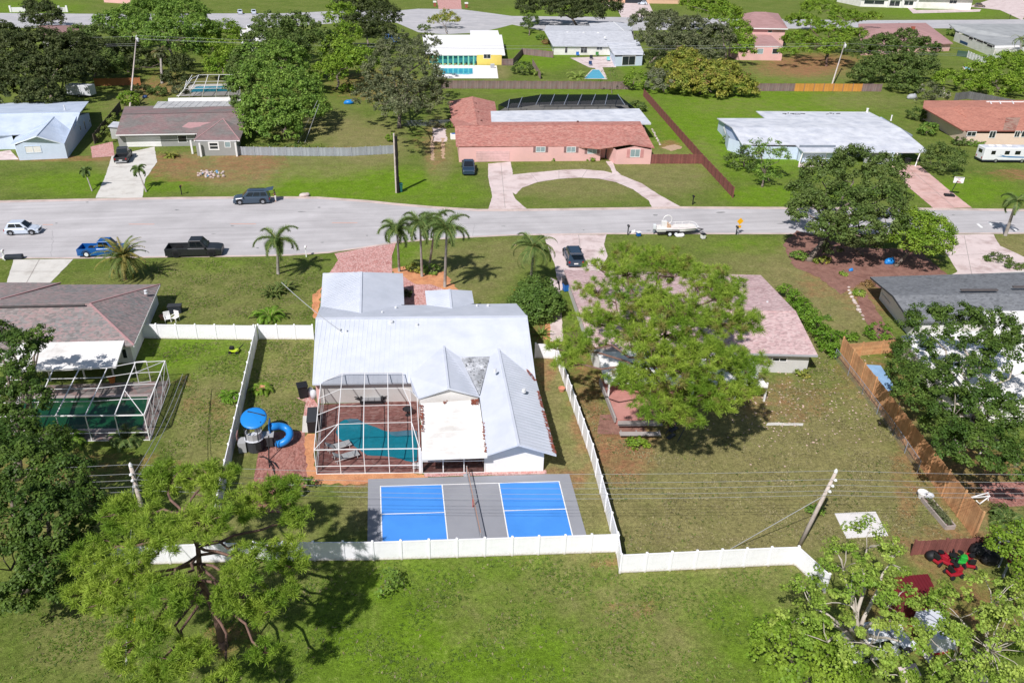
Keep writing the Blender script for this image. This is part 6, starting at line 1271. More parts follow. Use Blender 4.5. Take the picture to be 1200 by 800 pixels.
# ---- across the street
tree('shrubby tree with twisted pale stems on the lawn before the white roofed house', 893, 219, [L_(893, 180, 4.6, 13), L_(905, 172, 4.8, 12), L_(885, 172, 4.8, 11), L_(915, 182, 4, 12), L_(898, 198, 2.8, 14), L_(902, 209, 1.2, 12)], 'mid', .3, 2.6, 16, tr=.16, gap=.25, name='broadleaf_tree')
tree('brownish round shrub left of the white roofed house', 872, 195, [L_(868, 184, 1.8, 14), L_(880, 180, 1.8, 14), L_(860, 186, 1.6, 10), L_(872, 192, 1.0, 15)], 'oak', .28, 3.2, 16, tr=.1, name='shrub', cat='shrub')
bush('bright bush by the pale blue gable', 851, 168, 9, 'bright', .26)
tree('bright green rounded tree behind the grey weathered fence', 335, 160, [L_(330, 75, 6.6, 28), L_(300, 95, 6, 26), L_(345, 105, 6, 28), L_(315, 130, 4.4, 30), L_(350, 130, 4.2, 24), L_(370, 125, 3.6, 16), L_(295, 70, 6, 20), L_(330, 150, 2.6, 22), L_(300, 150, 2.6, 16)], 'mid', .42, 2.70, 24, tr=.35, gap=.06, name='broadleaf_tree', asp=1.3)
tree('tall dark grey green oak around the wooden pole', 468, 150, [L_(470, 60, 9, 26), L_(490, 70, 9, 22), L_(450, 85, 8, 24), L_(475, 95, 8.4, 30), L_(500, 95, 7.6, 22), L_(440, 115, 5.6, 24), L_(470, 120, 6, 28), L_(500, 118, 5.4, 22), L_(500, 50, 9, 14), L_(455, 60, 8.6, 16), L_(462, 128, 8.8, 13), L_(476, 121, 9, 13), L_(449, 119, 9, 12)], 'greyoak', .34, 1.9, 22, tr=.36, gap=.22, twigs=70)
tree('wide oak crown in the middle of the left tree belt', 330, 90, [L_(320, 35, 8, 22), L_(350, 40, 8.4, 26), L_(375, 55, 7.4, 22), L_(335, 60, 7.6, 24), L_(305, 50, 7.4, 18), L_(290, 70, 6, 16)], 'oak', .45, 2.29, 22, tr=.35, gap=.1)
tree('light green tree at the back of the shady yard', 395, 105, [L_(400, 20, 9, 18), L_(395, 60, 6.6, 20), L_(410, 75, 5.6, 22), L_(385, 85, 4.6, 18), L_(425, 70, 5.4, 16), L_(405, 40, 8, 16)], 'bright', .42, 2.56, 20, tr=.28, gap=.16, name='broadleaf_tree')
tree('dark tree between the cul-de-sac and the shady yard', 430, 60, [L_(430, 10, 9, 22), L_(450, 20, 8, 18), L_(420, 35, 7, 20), L_(445, 35, 6, 16), L_(410, 8, 9, 18)], 'darkoak', .45, 2.43, 20, tr=.3, gap=.1)
tree('dark broad oak filling the far left corner', 60, 118, [L_(15, 60, 7, 26), L_(50, 55, 7.6, 26), L_(85, 60, 7.2, 24), L_(30, 85, 6, 28), L_(70, 85, 6, 26), L_(15, 108, 4, 24), L_(50, 112, 3.6, 20), L_(100, 80, 5, 22), L_(0, 40, 7, 18), L_(115, 60, 5.6, 18)], 'darkoak', .42, 2.97, 24, tr=.4, gap=.06)
tree('oak with greyer leaves behind the white trailer', 112, 90, [L_(118, 45, 6.6, 18), L_(105, 70, 5, 16), L_(125, 75, 4.6, 18), L_(95, 40, 6, 12)], 'oak', .42, 2.70, 20, tr=.28)
tree('slim dark tree before the pale far lawn at top left', 45, 36, [L_(45, 8, 6, 14), L_(55, 18, 5, 14), L_(40, 22, 4, 12), L_(65, 24, 4, 8)], 'darkoak', .5, 2.43, 18, tr=.25)
tree('tall vivid green tree at the top of the left tree belt', 205, 75, [L_(180, 15, 9, 24), L_(215, 20, 9.4, 26), L_(235, 35, 8, 18), L_(165, 40, 7.4, 22), L_(200, 45, 8, 26), L_(150, 25, 8, 20), L_(130, 30, 7, 18), L_(225, 55, 6, 16), L_(190, 5, 10, 20)], 'mid', .46, 2.56, 24, tr=.38, gap=.07, name='broadleaf_tree', asp=1.3)
tree('dark undergrowth tree below the vivid green tree', 150, 85, [L_(150, 60, 4, 18), L_(135, 80, 2.6, 14), L_(165, 72, 3, 14), L_(210, 75, 3.4, 14), L_(205, 92, 1.6, 12)], 'darkoak', .42, 2.97, 20, tr=.15, name='broadleaf_tree')
tree('fresh green tree beside the rear pool cage', 262, 86, [L_(262, 42, 6, 20), L_(250, 60, 5, 16), L_(270, 68, 4.4, 16), L_(240, 50, 5, 12), L_(255, 80, 2.6, 14)], 'bright', .42, 2.70, 22, tr=.25, gap=.05, name='broadleaf_tree', asp=1.3)
tree('oak limb crown beside the mauve roof house', 288, 140, [L_(288, 80, 6.4, 18), L_(282, 100, 5, 16), L_(290, 120, 3.8, 14)], 'oak', .42, 2.70, 22, tr=.3)
bush('light green shrub at the foot of the slanting pole', 152, 124, 13, 'bright', .32, 1.2)
bush('dark shrub by the orange soil behind the mauve house', 186, 112, 12, 'oak', .32); bush('grey green shrub left of the white pool cage', 212, 110, 10, 'greyoak', .32); bush('dark shrub under the orange wood fence end', 165, 110, 12, 'darkoak', .32)
bush('small green shrub below the shady oak', 408, 107, 9, 'bright', .3); bush('small bush at the left end of the pink house', 526, 150, 5, 'mid', .22, 1.3); bush('vine climbing the wooden pole', 458, 166, 5, 'bright', .22, 2.0)
tree('dark oak spreading over the far street at top centre', 677, 34, [L_(640, 2, 8, 24), L_(672, 0, 9, 26), L_(705, 4, 8, 22), L_(660, 12, 6.6, 18), L_(690, 14, 6.4, 18), L_(620, 6, 7, 14)], 'darkoak', .5, 2.29, 20, tr=.5, gap=.12)
tree('small upright tree on the lawn beside the yellow house', 620, 42, [L_(619, 14, 4.6, 8), L_(622, 24, 3.4, 9), L_(617, 30, 2.6, 7)], 'oak', .4, 2.6, 16, tr=.18)
tree('small umbrella shaped tree on the far cul-de-sac', 524, 40, [L_(515, 22, 3.2, 8, .6), L_(530, 22, 3.2, 9, .6), L_(522, 17, 3.8, 8, .6), L_(508, 24, 2.8, 6)], 'mango', .4, 2.4, 16, tr=.15, gap=.2)
tree('wide grey green oak right of the grey roofed house', 762, 74, [L_(755, 25, 7, 16), L_(780, 30, 7, 20), L_(760, 45, 5, 14), L_(810, 40, 6.6, 24), L_(840, 45, 6, 20), L_(800, 55, 5, 20), L_(830, 62, 4, 18), L_(775, 50, 5, 14)], 'greyoak', .44, 2.56, 22, tr=.34, gap=.12)
tree('tall lime green tree behind the wide grey green oak', 850, 70, [L_(830, 8, 9, 20), L_(850, 18, 8.6, 18), L_(865, 35, 7, 14), L_(872, 60, 4, 12), L_(870, 48, 5, 12), L_(812, 3, 9, 14)], 'bright', .46, 2.56, 22, tr=.34, gap=.1, name='broadleaf_tree')
tree('round yellow green mango tree at the edge of the open lawn', 820, 110, [L_(800, 70, 4.6, 18), L_(785, 82, 3.6, 16), L_(815, 85, 4, 22), L_(845, 88, 4, 20), L_(800, 98, 2.4, 18), L_(865, 98, 2.8, 16), L_(835, 102, 2.2, 20), L_(875, 104, 1.8, 12)], 'mango', .42, 3.51, 24, tr=.25, gap=.04, name='mango_tree', extra=[('flush', .05)])
tree('silvery green shrub at the corner of the brown fences', 778, 108, [L_(770, 92, 2.6, 14), L_(782, 98, 2.2, 14), L_(765, 100, 1.8, 10)], 'silver', .34, 2.6, 20, tr=.12, name='broadleaf_tree')
bush('vivid green bush at the fence corner', 744, 105, 14, 'bright', .34, 1.5)
tree('dark tree behind the mango and silvery shrub', 772, 80, [L_(770, 66, 3.6, 14), L_(785, 72, 3, 12), L_(775, 78, 2.4, 12)], 'darkoak', .4, 2.2, 18, tr=.15)
bush('round olive bush in the corner of the far lawn', 612, 87, 13, 'oak', .34, 1.0); bush('clipped hedge before the yellow house', 572, 74.5, 7, 'mid', .26, .9, ex=1.6); bush('olive bush behind the end of the black screen room', 747, 130, 10, 'oak', .32, 1.0)
tree('thin young tree behind the black screen room', 717, 110, [L_(715, 86, 3.6, 9), L_(724, 92, 3, 7), L_(710, 94, 2.6, 6)], 'mid', .26, 2.0, 8, tr=.07, gap=.5)
tree('flat crowned bright green pine above the rust red soil', 968, 78, [L_(960, 10, 8.4, 20, .5), L_(990, 20, 8, 18, .5), L_(940, 25, 7.4, 18, .5), L_(975, 35, 6.8, 22, .5), L_(935, 45, 6, 16, .5), L_(1000, 40, 6.4, 14, .5), L_(1020, 20, 7.4, 12, .5), L_(955, 55, 5, 20, .5), L_(925, 60, 4.6, 10, .5), L_(985, 52, 5.4, 16, .5)], 'bright', .4, 2.2, 22, tr=.32, gap=.05, bark=m_bark2, name='pine_tree')
tree('mixed dark oak behind the grey brown fence at right', 1045, 100, [L_(1010, 60, 5, 18), L_(1035, 55, 5.6, 18), L_(1060, 50, 5.6, 18), L_(1080, 60, 5, 18), L_(1025, 80, 3.4, 18), L_(1055, 78, 4, 22), L_(1085, 80, 3.4, 16), L_(1010, 90, 2, 14), L_(1060, 98, 2, 18)], 'oak', .42, 2.97, 22, tr=.28, gap=.1)
tree('dense green bushes beside the terracotta roof, far right', 1170, 105, [L_(1150, 85, 3.4, 18), L_(1175, 78, 4, 20), L_(1195, 75, 4, 18), L_(1135, 98, 2.2, 14), L_(1170, 102, 2.2, 20), L_(1200, 100, 2.4, 20), L_(1110, 92, 2.4, 14)], 'bright', .4, 2.4, 22, tr=.2, name='broadleaf_tree')
tree('grey bare topped shrub behind the terracotta roof', 1095, 122, [L_(1090, 104, 2.8, 10), L_(1102, 112, 2, 10), L_(1085, 116, 1.4, 9)], 'greyoak', .32, 2.4, 16, tr=.1, extra=[('bare', .4)])
bush('dark shrub between the white and terracotta roofs', 1072, 140, 11, 'oak', .3, 1.2); bush('olive shrub left of the terracotta house wall', 1085, 158, 12, 'mid', .3, 1.2); bush('dark bush at the terracotta house corner', 1123, 170, 8, 'oak', .28, 1.1); bush('clipped dark hedge before the terracotta house', 1142, 171, 7, 'mid', .24, .9, ex=1.7)
tree('olive round tree between the salmon driveway and the motorhome', 1105, 200, [L_(1100, 182, 2.6, 18), L_(1115, 185, 2.4, 16), L_(1092, 190, 1.8, 12), L_(1108, 195, 1.2, 18)], 'oak', .3, 3.0, 20, tr=.12, name='broadleaf_tree')
bush('round hedge ball between the far right houses', 1115, 42, 7, 'mid', .3, 1.2); bush('red leaved shrub by the grey roofed house', 640, 52, 4.5, 'flush', .26, 1.0); bush('green shrub by the grey roofed house', 634, 47, 6, 'mid', .28, 1.0); bush('bush behind the grey roof by the far street', 688, 36, 4, 'bright', .26, 1.0)
bush('bush at the left of the far yellow house', 497, 36, 8, 'oak', .3, .8)
# ---- yard plants
tree('big rounded dark shrub right of the white metal house', 629, 376, [L_(629, 343, 2.0, 23, .8), L_(616, 353, 1.5, 18, .9), L_(643, 354, 1.5, 17, .9), L_(629, 362, 1.1, 22, .9)], 'shrub', .24, 9, 24, tr=.08, low=-.7, gap=.02, name='shrub', cat='shrub')
tree('narrow green hedge along the pale pink roof', 950, 370, [L_(921, 341, .8, 9, .9), L_(931, 350, .9, 10, .9), L_(940, 360, .9, 11, .9), L_(949, 371, .9, 12, .9), L_(957, 381, .9, 12, .9), L_(965, 392, .9, 12, .9), L_(972, 402, .9, 12, .9), L_(978, 409, .7, 10, .9)], 'hedge', .2, 7, 20, tr=.05, low=-.8, name='hedge', cat='hedge', gap=.02)
bush('low green shrub at the left end of the little orange fence', 990, 397, 12, 'hedge', .2, .6, ex=1.3); bush('round bright bush behind the little orange fence', 1028, 395, 16, 'hedge', .2, .95); bush('dark low shrub in the middle of that side lawn', 972, 374, 6, 'mid', .18, .5)
bush('bright green plant at the foot of the grey benches', 746, 521, 12, 'bright', .2, .7); bush('leafy shrub under the street oak', 935, 303, 9, 'mid', .24, .9); bush('olive shrub beside the oak trunk', 962, 308, 9, 'mango', .22, .8); bush('small lime plant in the red mulch', 988, 322, 4, 'lime', .2, .8); bush('yellow green shrub by the charcoal house wall', 1006, 345, 7, 'lime', .2, .7); bush('rust coloured shrub at the charcoal house wall', 1015, 335, 7, 'flush', .2, .9)
bush('clipped olive hedge island on the right drive', 1168, 305, 12, 'oak', .2, .5, ex=1.5); bush('second part of the clipped olive hedge island', 1190, 313, 10, 'oak', .2, .5, ex=1.5)
bush('green shrub at the base of the palm cluster, left', 486, 318, 10, 'mango', .2, .9); bush('green shrub at the base of the palm cluster, right', 505, 320, 10, 'mid', .2, .9); bush('dark hedge along the garage wing', 478, 347, 7, 'darkoak', .2, 1.0); bush('small shrub before the pink house door', 692, 189, 4, 'bright', .2, .9); bush('tiny shrub under a pink house window', 647, 188.5, 3, 'mid', .2, .9)
bush('small shrub on the left lawn by the shaded fence', 275, 470, 10, 'hedge', .2, .7); bush('leafy bush in the patio corner', 350, 575, 18, 'mid', .2, 1.0); bush('dark green shrub below the near pine by the fence', 150, 650, 14, 'mid', .22, .9)
bush('shrub at the corner of the pale grey wall', 940, 440, 8, 'mango', .18, .8); bush('fern like shrub behind the small dark pole', 955, 600, 8, 'mid', .2, .9); bush('dark shrub by the paved patch at the right edge', 1172, 605, 14, 'oak', .2, .8)
tree('vines hanging on the grey weathered fence', 330, 184, [L_(300, 170, 1.35, 5, .5, 2.2), L_(325, 171, 1.35, 5, .5, 2.4), L_(350, 171, 1.4, 6, .6, 2.2), L_(372, 171.5, 1.4, 5, .5, 2)], 'vine', .22, 4, 18, trunkless=True, name='vine', cat='vine', low=-.8)
tree('vines over the dark fence between the two houses', 127, 150, [L_(138, 135, 1.6, 5, .6), L_(133, 142, 1.6, 6, .6), L_(127, 149, 1.6, 6, .6), L_(121, 157, 1.6, 6, .6)], 'vine', .24, 4, 18, trunkless=True, name='vine', cat='vine', low=-.8)
tree('papaya like sapling on the front lawn by the tree shadow', 452, 686, [L_(450, 690, .7, 8, .4), L_(460, 684, .8, 8, .4), L_(457, 672, .9, 4, .4)], 'mid', .26, 5, 10, tr=.04, gap=.2, name='sapling')
# ---- palms
palm('single foxtail palm on the lawn left of the brick drive', 326, 321, 325, 287, 4.0, 2.8, 12, tr=.17, leaf=.68)
palm('leftmost foxtail palm of the cluster in the orange bed', 468, 318, 465.5, 274, 5.9, 2.6, 12, tr=.15, leaf=.68); palm('foxtail palm second from left in the orange bed', 494.5, 324, 492.5, 267, 6.6, 2.6, 12, tr=.15, leaf=.68)
palm('leaning foxtail palm third from left in the orange bed', 503, 313, 509.6, 266, 6.4, 2.5, 11, tr=.14, leaf=.68); palm('tallest foxtail palm at the right of the orange bed', 521.3, 336, 523.4, 273, 7.4, 2.8, 13, tr=.17, leaf=.7)
palm('broad feather palm beside the pale driveway', 622, 330, 625, 295, 4.4, 3.2, 18, tr=.15, plume=False, leaf=.95, droop=1.0)
palm('date palm with yellow lower fronds by the blue pickup', 146, 327, 144, 301, 2.8, 3.1, 60, name='date_palm', mt='palm', mt2='yell', mix=.5, droop=.62, leaf=.5, plume=False, tr=.3, tilt=(-48, 82), shaft=False, bark=mat('date_palm_bark', '6d5a52', .95, .3, 4), swell=1.1)
palm('small young palm left of the concrete driveway', 108, 224, 101, 205, 2.0, 1.1, 9, tr=.09, leaf=.4); palm('small young palm right of the concrete driveway', 171.5, 225, 163, 203, 2.3, 1.4, 10, tr=.1, leaf=.4)
palm('grey trunked palm at the right edge by the road', 1178, 276, 1190, 240, 4.6, 2.2, 10, tr=.22, plume=False, leaf=.7); palm('tall palm at the top right corner', 1197, 75, 1196, 48, 5, 3.2, 10, tr=.2, plume=False, leaf=.8)
palm('fan palm with a hanging grey skirt in the left tree belt', 190, 98, 188, 62, 6.0, 2.0, 46, name='fan_palm', mt='greyoak', mt2='dead', mix=.3, droop=.7, leaf=.9, plume=False, tr=.3, tilt=(-75, 80), shaft=False)
clumpplant('feathery palm clump between the lawn and the white metal house', 316, 372, 26, 2.3, 'hedge', leaf=.5, r=.5); clumpplant('dark stiff leaved palm below the single foxtail palm', 332, 340, 34, 1.7, 'oak', 'cycad', leaf=.3, droop=.7, r=.5, tilt=(0, 75)); clumpplant('second dark cycad below the single foxtail palm', 320, 345, 28, 1.5, 'oak', 'cycad', leaf=.3, droop=.7, r=.4, tilt=(0, 75))
clumpplant('feathery palm clump left of the green pool corner', 80, 518, 28, 2.0, 'hedge', leaf=.5, r=.3); clumpplant('darker palm clump right along the green pool', 149, 516, 26, 1.9, 'palm', leaf=.5, r=.3)
clumpplant('short palm in a pale pot on the side lawn', 307, 458, 16, 1.4, 'bright', 'potted_palm', leaf=.45, r=.1, tilt=(20, 75)); clumpplant('banana like palm beside the turquoise pool', 676, 92, 18, 3.4, 'banana', 'banana_plant', leaf=1.0, droop=.9, r=.6, tilt=(10, 80)); clumpplant('slim banana plants at the left of the back lawn', 629, 88, 10, 2.6, 'banana', 'banana_plant', leaf=.8, droop=.8, r=.4, tilt=(25, 85))
clumpplant('small palm before the mauve roof house', 200, 184, 18, 2.0, 'mango', leaf=.5, r=.2); clumpplant('spiky plant in the bed right of the white metal house', 634, 393, 22, 1.3, 'mid', 'bromeliad', cat='plant', leaf=.16, droop=.5, r=.3, tilt=(10, 80)); clumpplant('palm clump by the paved patch at the right edge', 1180, 612, 20, 1.6, 'palm', leaf=.45, r=.3); clumpplant('palm behind the mauve roof at far right', 1103, 45, 16, 2.6, 'mid', leaf=.6, r=.3); clumpplant('young palm on the lawn by the left shaded fence', 268, 465, 14, 1.1, 'hedge', leaf=.35, r=.1)
# ================================================================ POLES AND WIRES
m_pole = mat('grey_pole_wood', 'c9bdb3', .95, .15, 1.5, 'b5a89e', .8, fine=.15, fsc=12); m_insul = mat('white_insulator', 'e4e4e2', .4); m_wire = mat('power_cable', '9c9fa0', .5, .05); m_dwire = mat('dark_cable', '4a4c4e', .7)
UPV = Vector((0, 0, 1))
def pole(label, b, t, r=.16, trans=False, arm=True):
    b = P(*b, 0) if len(b) == 2 else P(*b); t = P(*t); root = thing('utility_pole', label, 'utility pole', b); m = MB(); m.tube([b-UPV*.1, b.lerp(t, .5), t], [r*1.15, r, r*.8], 10); m.build('pole', m_pole, root, smooth=True)
    m = MB(); m.lathe(t, [(.05, 0), (.12, .06), (.12, .12), (.06, .16), (.12, .2), (.04, .34)], 8); m.build('insulator', m_insul, root)
    d = (t-b).normalized()
    for k, dz in enumerate((.5, 1.0, 1.5)):
        c = t-d*dz; m = MB(); m.tube([c, c+Vector((.0, -.28, .02)), c+Vector((0, -.3, .1))], .05, 6); m.lathe(c+Vector((0, -.32, .06)), [(.09, 0), (.12, .06), (.06, .16)], 8); m.build('bracket', m_insul, root)
    if trans: c = t-d*1.9; m = MB(); m.lathe(c+Vector((.34, -.1, -.5)), [(.26, 0), (.29, .05), (.29, .8), (.2, .92), (.06, 1.0)], 12); m.build('transformer', mat('transformer_grey', 'd5d8da', .5), root, smooth=True)
    return b, t, d
def wire(label, a, b, sag=.8, r=.011, mt=None, n=20, group=None):
    pts = [a.lerp(b, i/n)-UPV*(4*sag*(i/n)*(1-i/n)) for i in range(n+1)]; m = MB(); m.tube(pts, r, 5); return single(m, 'power_line', label, 'cable', mt or m_wire, group)
n1 = pole('grey utility pole with white insulators rising through the near left pine', (178, 640), (153.5, 547, 7.1), .15)
n2 = pole('leaning grey utility pole behind the corner of the white fence', (937, 638), (979, 554, 6.6), .14)
f1 = pole('slim utility pole with grey transformer at the left edge of the tree belt', (151.5, 132), (160, 43, 9.4), .16, True)
f2 = pole('utility pole with white transformer before the flat crowned pine', (972.5, 107), (990, 51, 7.6), .17, True)
m_creep = mat('dark_creeper', '1f1c19', .95, .4, 3)
tp = P(464.5, 226); r = thing('wooden_pole', 'tall pole wrapped in dark creeper on the lawn by the green bin', 'pole', tp); m = MB(); m.tube([tp, tp+UPV*5, tp+UPV*9.0], [.15, .14, .12], 9); m.build('pole', m_pole, r); m = MB()
m.tube([tp+Vector((.28, -.02, i*.45)) for i in range(20)], [rnd.uniform(.18, .27) for _ in range(20)], 7); m.build('creeper', m_creep, r)
ES = Vector((1, -.15, 0)).normalized()
ORD = ['topmost', 'second', 'third', 'fourth', 'lowest']
def span(p, q, lab, offs_, sag, grp, mt=None, r=.011):
    for k, dz in enumerate(offs_): wire(ORD[k]+' '+lab, p[1]-p[2]*dz+Vector((0, -.3 if dz else 0, .2)), q[1]-q[2]*dz+Vector((0, -.3 if dz else 0, .2)), sag, r, mt, 24, grp)
span(n1, n2, 'pale overhead wire strung across the blue court between the two near poles', (0, .5, 1.0, 1.5, 1.9), .5, 'overhead wires')
wl_, wr_ = n1[1]+Vector((-46, 7, 0)), n2[1]+Vector((48, -5, .2))
for k, dz in enumerate((0, .5, 1.0, 1.5, 1.9)): wire(ORD[k]+' pale overhead wire running from the near left pole out of the left edge', n1[1]-UPV*dz+Vector((0, -.3 if dz else 0, .2)), wl_-UPV*dz, .8, .011, None, 16, 'overhead wires at the left edge'); wire(ORD[k]+' pale overhead wire running from the leaning pole out of the right edge', n2[1]-n2[2]*dz+Vector((0, -.3 if dz else 0, .2)), wr_-UPV*dz, .9, .011, None, 16, 'overhead wires at the right edge')
span(f1, f2, 'grey overhead wire behind the far back gardens', (0, 1.6, 2.0), 1.6, 'overhead wires behind the far gardens', None, .022)
for k, dz in enumerate((0, 1.6, 2.0)): wire(ORD[k]+' grey overhead wire from the far left pole to the left edge', f1[1]-UPV*dz, f1[1]+Vector((-80, 10, -dz)), .9, .022, None, 10, 'overhead wires leaving the far poles'); wire(ORD[k]+' grey overhead wire from the far right pole to the right edge', f2[1]-UPV*dz, f2[1]+Vector((90, -8, -dz)), .9, .022, None, 10, 'overhead wires leaving the far poles')
gy = P(856, 643); wire('pale guy wire slanting down from the leaning pole to the dry yard', n2[0].lerp(n2[1], .70), gy, .0, .025)
wire('thin service wire from the near left pole, nearer the green pool', n1[1]-UPV*.6, P(214, 438, 3.0), .5, .022); wire('thin service wire from the near left pole, farther from the green pool', n1[1]-UPV*1.2, P(219, 440, 2.6), .5, .022)
wire('bundled service cable dropping to the roof mast of the white metal house', P(398.5, 387, 4.4), P(330, 331, 6.4), .2, .03, m_fasc)
for a, b in (((349, 168, 0), (372, 118, 6)), ((357, 168, 0), (374, 122, 6))): wire('pale guy wire in the shady yard %s' % ('left' if a[0] < 350 else 'right of a pair'), P(*a), P(*b), 0, .04)
# ================================================================ PLAY TOWER
m_bluep = mat('bright_blue_plastic', '2384d2', .35, .06, 1); m_gryp = mat('grey_plastic', 'a8a9a8', .6, .06, 1.5); m_dgr = mat('dark_grey_plastic', '3b3d40', .6, .1)
b = P(300, 526); pt = thing('play_tower', 'grey play tower with blue disc roof and curled blue tube slide', 'playset', b)
m = MB(); m.lathe(b, [(.62, 0), (.65, .05), (.65, 1.0), (.62, 1.05)], 14); m.build('base_drum', m_dgr, pt)
m = MB(); m.lathe(b+UPV*1.05, [(.66, 0), (.76, .06), (.74, .12), (.60, .13)], 16); m.build('platform_rim', m_flatl, pt)
m = MB()
for k in range(12):
    if k in (3, 4): continue
    a0, a1 = k*math.pi/6, (k+1)*math.pi/6; q0, q1 = b+Vector((math.cos(a0), math.sin(a0), 0))*.62, b+Vector((math.cos(a1), math.sin(a1), 0))*.62; m.bar(q0+UPV*1.45, q1+UPV*1.45, .05, .55)
m.build('railing', m_gryp, pt, kind='stuff')
for k in range(4): q = b+Vector((math.cos(k*1.57+.6), math.sin(k*1.57+.6), 0))*.7; m = MB(); m.tube([q+UPV*1.0, q+UPV*2.3], .035, 6); m.build('post', m_dgr, pt)
m = MB(); c = P(297.5, 489.5, 2.35); n = 20
m.lathe(c+Vector((-.02, 0, -.03)), [(1.02, 0), (1.03, .03), (.9, .08), (.5, .15), (.03, .18)], 22); m.v = [(x, y, z+(y-c.y)*.34) for x, y, z in m.v]; m.build('roof', m_bluep, pt, smooth=True)
m = MB(); m.bar(c+Vector((-.5, .55, .30)), c+Vector((.85, .05, .12)), .08, .08); m.build('roof_seam', m_dgr, pt)
sc_ = P(330.5, 508, .95); arc = []
for i in range(17):
    q = R(150-i*17.5); arc.append(sc_+Vector((.60*math.cos(q), .60*math.sin(q), .55-i*.075)))
m = MB(); m.tube([arc[0]+Vector((-.5, -.05, .05))]+arc, .30, 14); m.build('slide', m_bluep, pt, smooth=True)
m = MB(); m.box(arc[0]+Vector((-.38, 0, .05)), (.08, .9, 1.0)); m.build('slide_collar', mat('deep_blue_plastic', '1c5f9e', .4), pt)
m = MB(); m.box(b+Vector((1.0, .3, .62)), (.7, .7, .9)); m.build('side_drum', m_dgr, pt); m = MB(); m.box(b+Vector((1.0, .3, 1.12)), (.95, .85, .08)); m.build('side_platform', m_gryp, pt)
m = MB(); m.box(b+Vector((-.95, .0, .5)), (.6, .9, .9)); m.build('steps', m_gryp, pt); m = MB(); m.box(b+Vector((-1.35, .5, .8)), (.08, .8, 1.1)); m.build('climbing_panel', mat('mauve_panel', '8b6a66', .8), pt)
m = MB(); m.box(b+Vector((.35, -.70, .72)), (.42, .12, .6)); m.build('opening', m_blk, pt)
for q in ((320, 524), (325, 528)): m = MB(); g0 = P(*q); m.tube([g0, g0+Vector((-.1, .25, 1.0))], .03, 6); m.build('slide_leg', m_dgr, pt)
hs = thing('swing_stand', 'black curved metal stand on the patio below the play tower', 'stand', P(315, 541)); c = P(315, 540)
for q in ((303.5, 535), (327, 549), (322.5, 556), (316, 548)): m = MB(); e = P(*q); m.tube([e, e.lerp(c, .5)+UPV*.25, c+UPV*.12], .045, 6); m.build('foot', m_blk, hs)
m = MB(); m.tube([c, c+Vector((.1, .5, 1.2)), c+Vector((.15, .7, 1.9))], .05, 6); m.build('upright', m_blk, hs)
# ================================================================ BINS, BOXES, SMALL THINGS
def bin_(label, u, v, col, h=1.0, w=.55, lid=None, cat='bin', rz=0.2):
    r = thing('wheelie_bin', label, cat, P(u, v), rz); m = MB(); s = w/2
    m.box8([(-s*.8, -s*.8, .08), (s*.8, -s*.8, .08), (s*.8, s*.8, .08), (-s*.8, s*.8, .08), (-s, -s, h), (s, -s, h), (s, s, h), (-s, s, h)]); m.build('body', col, r, True, bevel=.03); m = MB(); m.box((0, -.02, h+.03), (w*1.1, w*1.15, .07)); m.build('lid', lid or col, r, True, bevel=.02)
    for x in (-s*.7, s*.7): m = MB(); m.tube([(x-.03, s*.8, .12), (x+.03, s*.8, .12)], .12, 8); m.build('wheel', m_tyre, r, True)
m_tealb = mat('teal_bin', '2c6a66', .6, .1); m_blkb = mat('black_bin', '232427', .6, .1); m_blub = mat('blue_bin', '1f66b5', .5, .08)
bin_('teal green bin at the foot of the creeper pole', 468.5, 225, m_tealb, 1.3, .8); bin_('black bin standing on the lawn by the white metal house', 355.5, 465, m_blkb, 1.25, .85); bin_('blue recycling bin beside the pink roofed house', 663, 341, m_blub, 1.0, .7, m_blkb); bin_('dark bin behind the blue recycling bin', 662.5, 334, m_dgr, 1.0, .7)
bin_('small blue bin at the kerb behind the boat', 748, 277, m_blub, .6, .55, m_trim); bin_('white and black bin at the kerb by the boat tongue', 823.5, 280, m_trim, .7, .6, m_blk); bin_('dark bin at the end of the white roofed carport', 1063, 192.5, m_blkb, 1.0, .8)
r = thing('storage_box', 'long black storage cabinet against the pool screen', 'cabinet', P(367, 499)); m = MB(); m.box((0, 0, .55), (.75, 2.1, 1.1)); m.build('body', m_blkb, r, True, bevel=.05); m = MB(); m.box((0, 0, 1.14), (.82, 2.2, .1)); m.build('lid', m_dgr, r, True, bevel=.03)
for i, (u, v) in enumerate(((364.5, 463), (368, 466))):
    r = thing('pool_pump', 'white pool pump by the corner of the metal house, %s' % ('farther' if i == 0 else 'nearer'), 'pump', P(u, v)); m = MB(); m.lathe((0, 0, 0), [(.28, 0), (.3, .5), (.2, .75), (.06, .85)], 10); m.build('tank', m_flatl, r, True, smooth=True); m = MB(); m.tube([(.3, 0, .2), (.7, 0, .2), (.7, 0, .6)], .06, 6); m.build('pipe', m_trim, r, True)
r = thing('air_conditioner', 'white air conditioner at the left end of the pink house', 'air conditioner', P(531, 163)); m = MB(); m.box((0, 0, .5), (1.0, 1.0, 1.0)); m.build('case', m_trim, r, True, bevel=.05); m = MB(); m.lathe((.1, 0, 1.0), [(.42, 0), (.42, .04)], 14); m.build('fan_grille', m_blub, r, True)
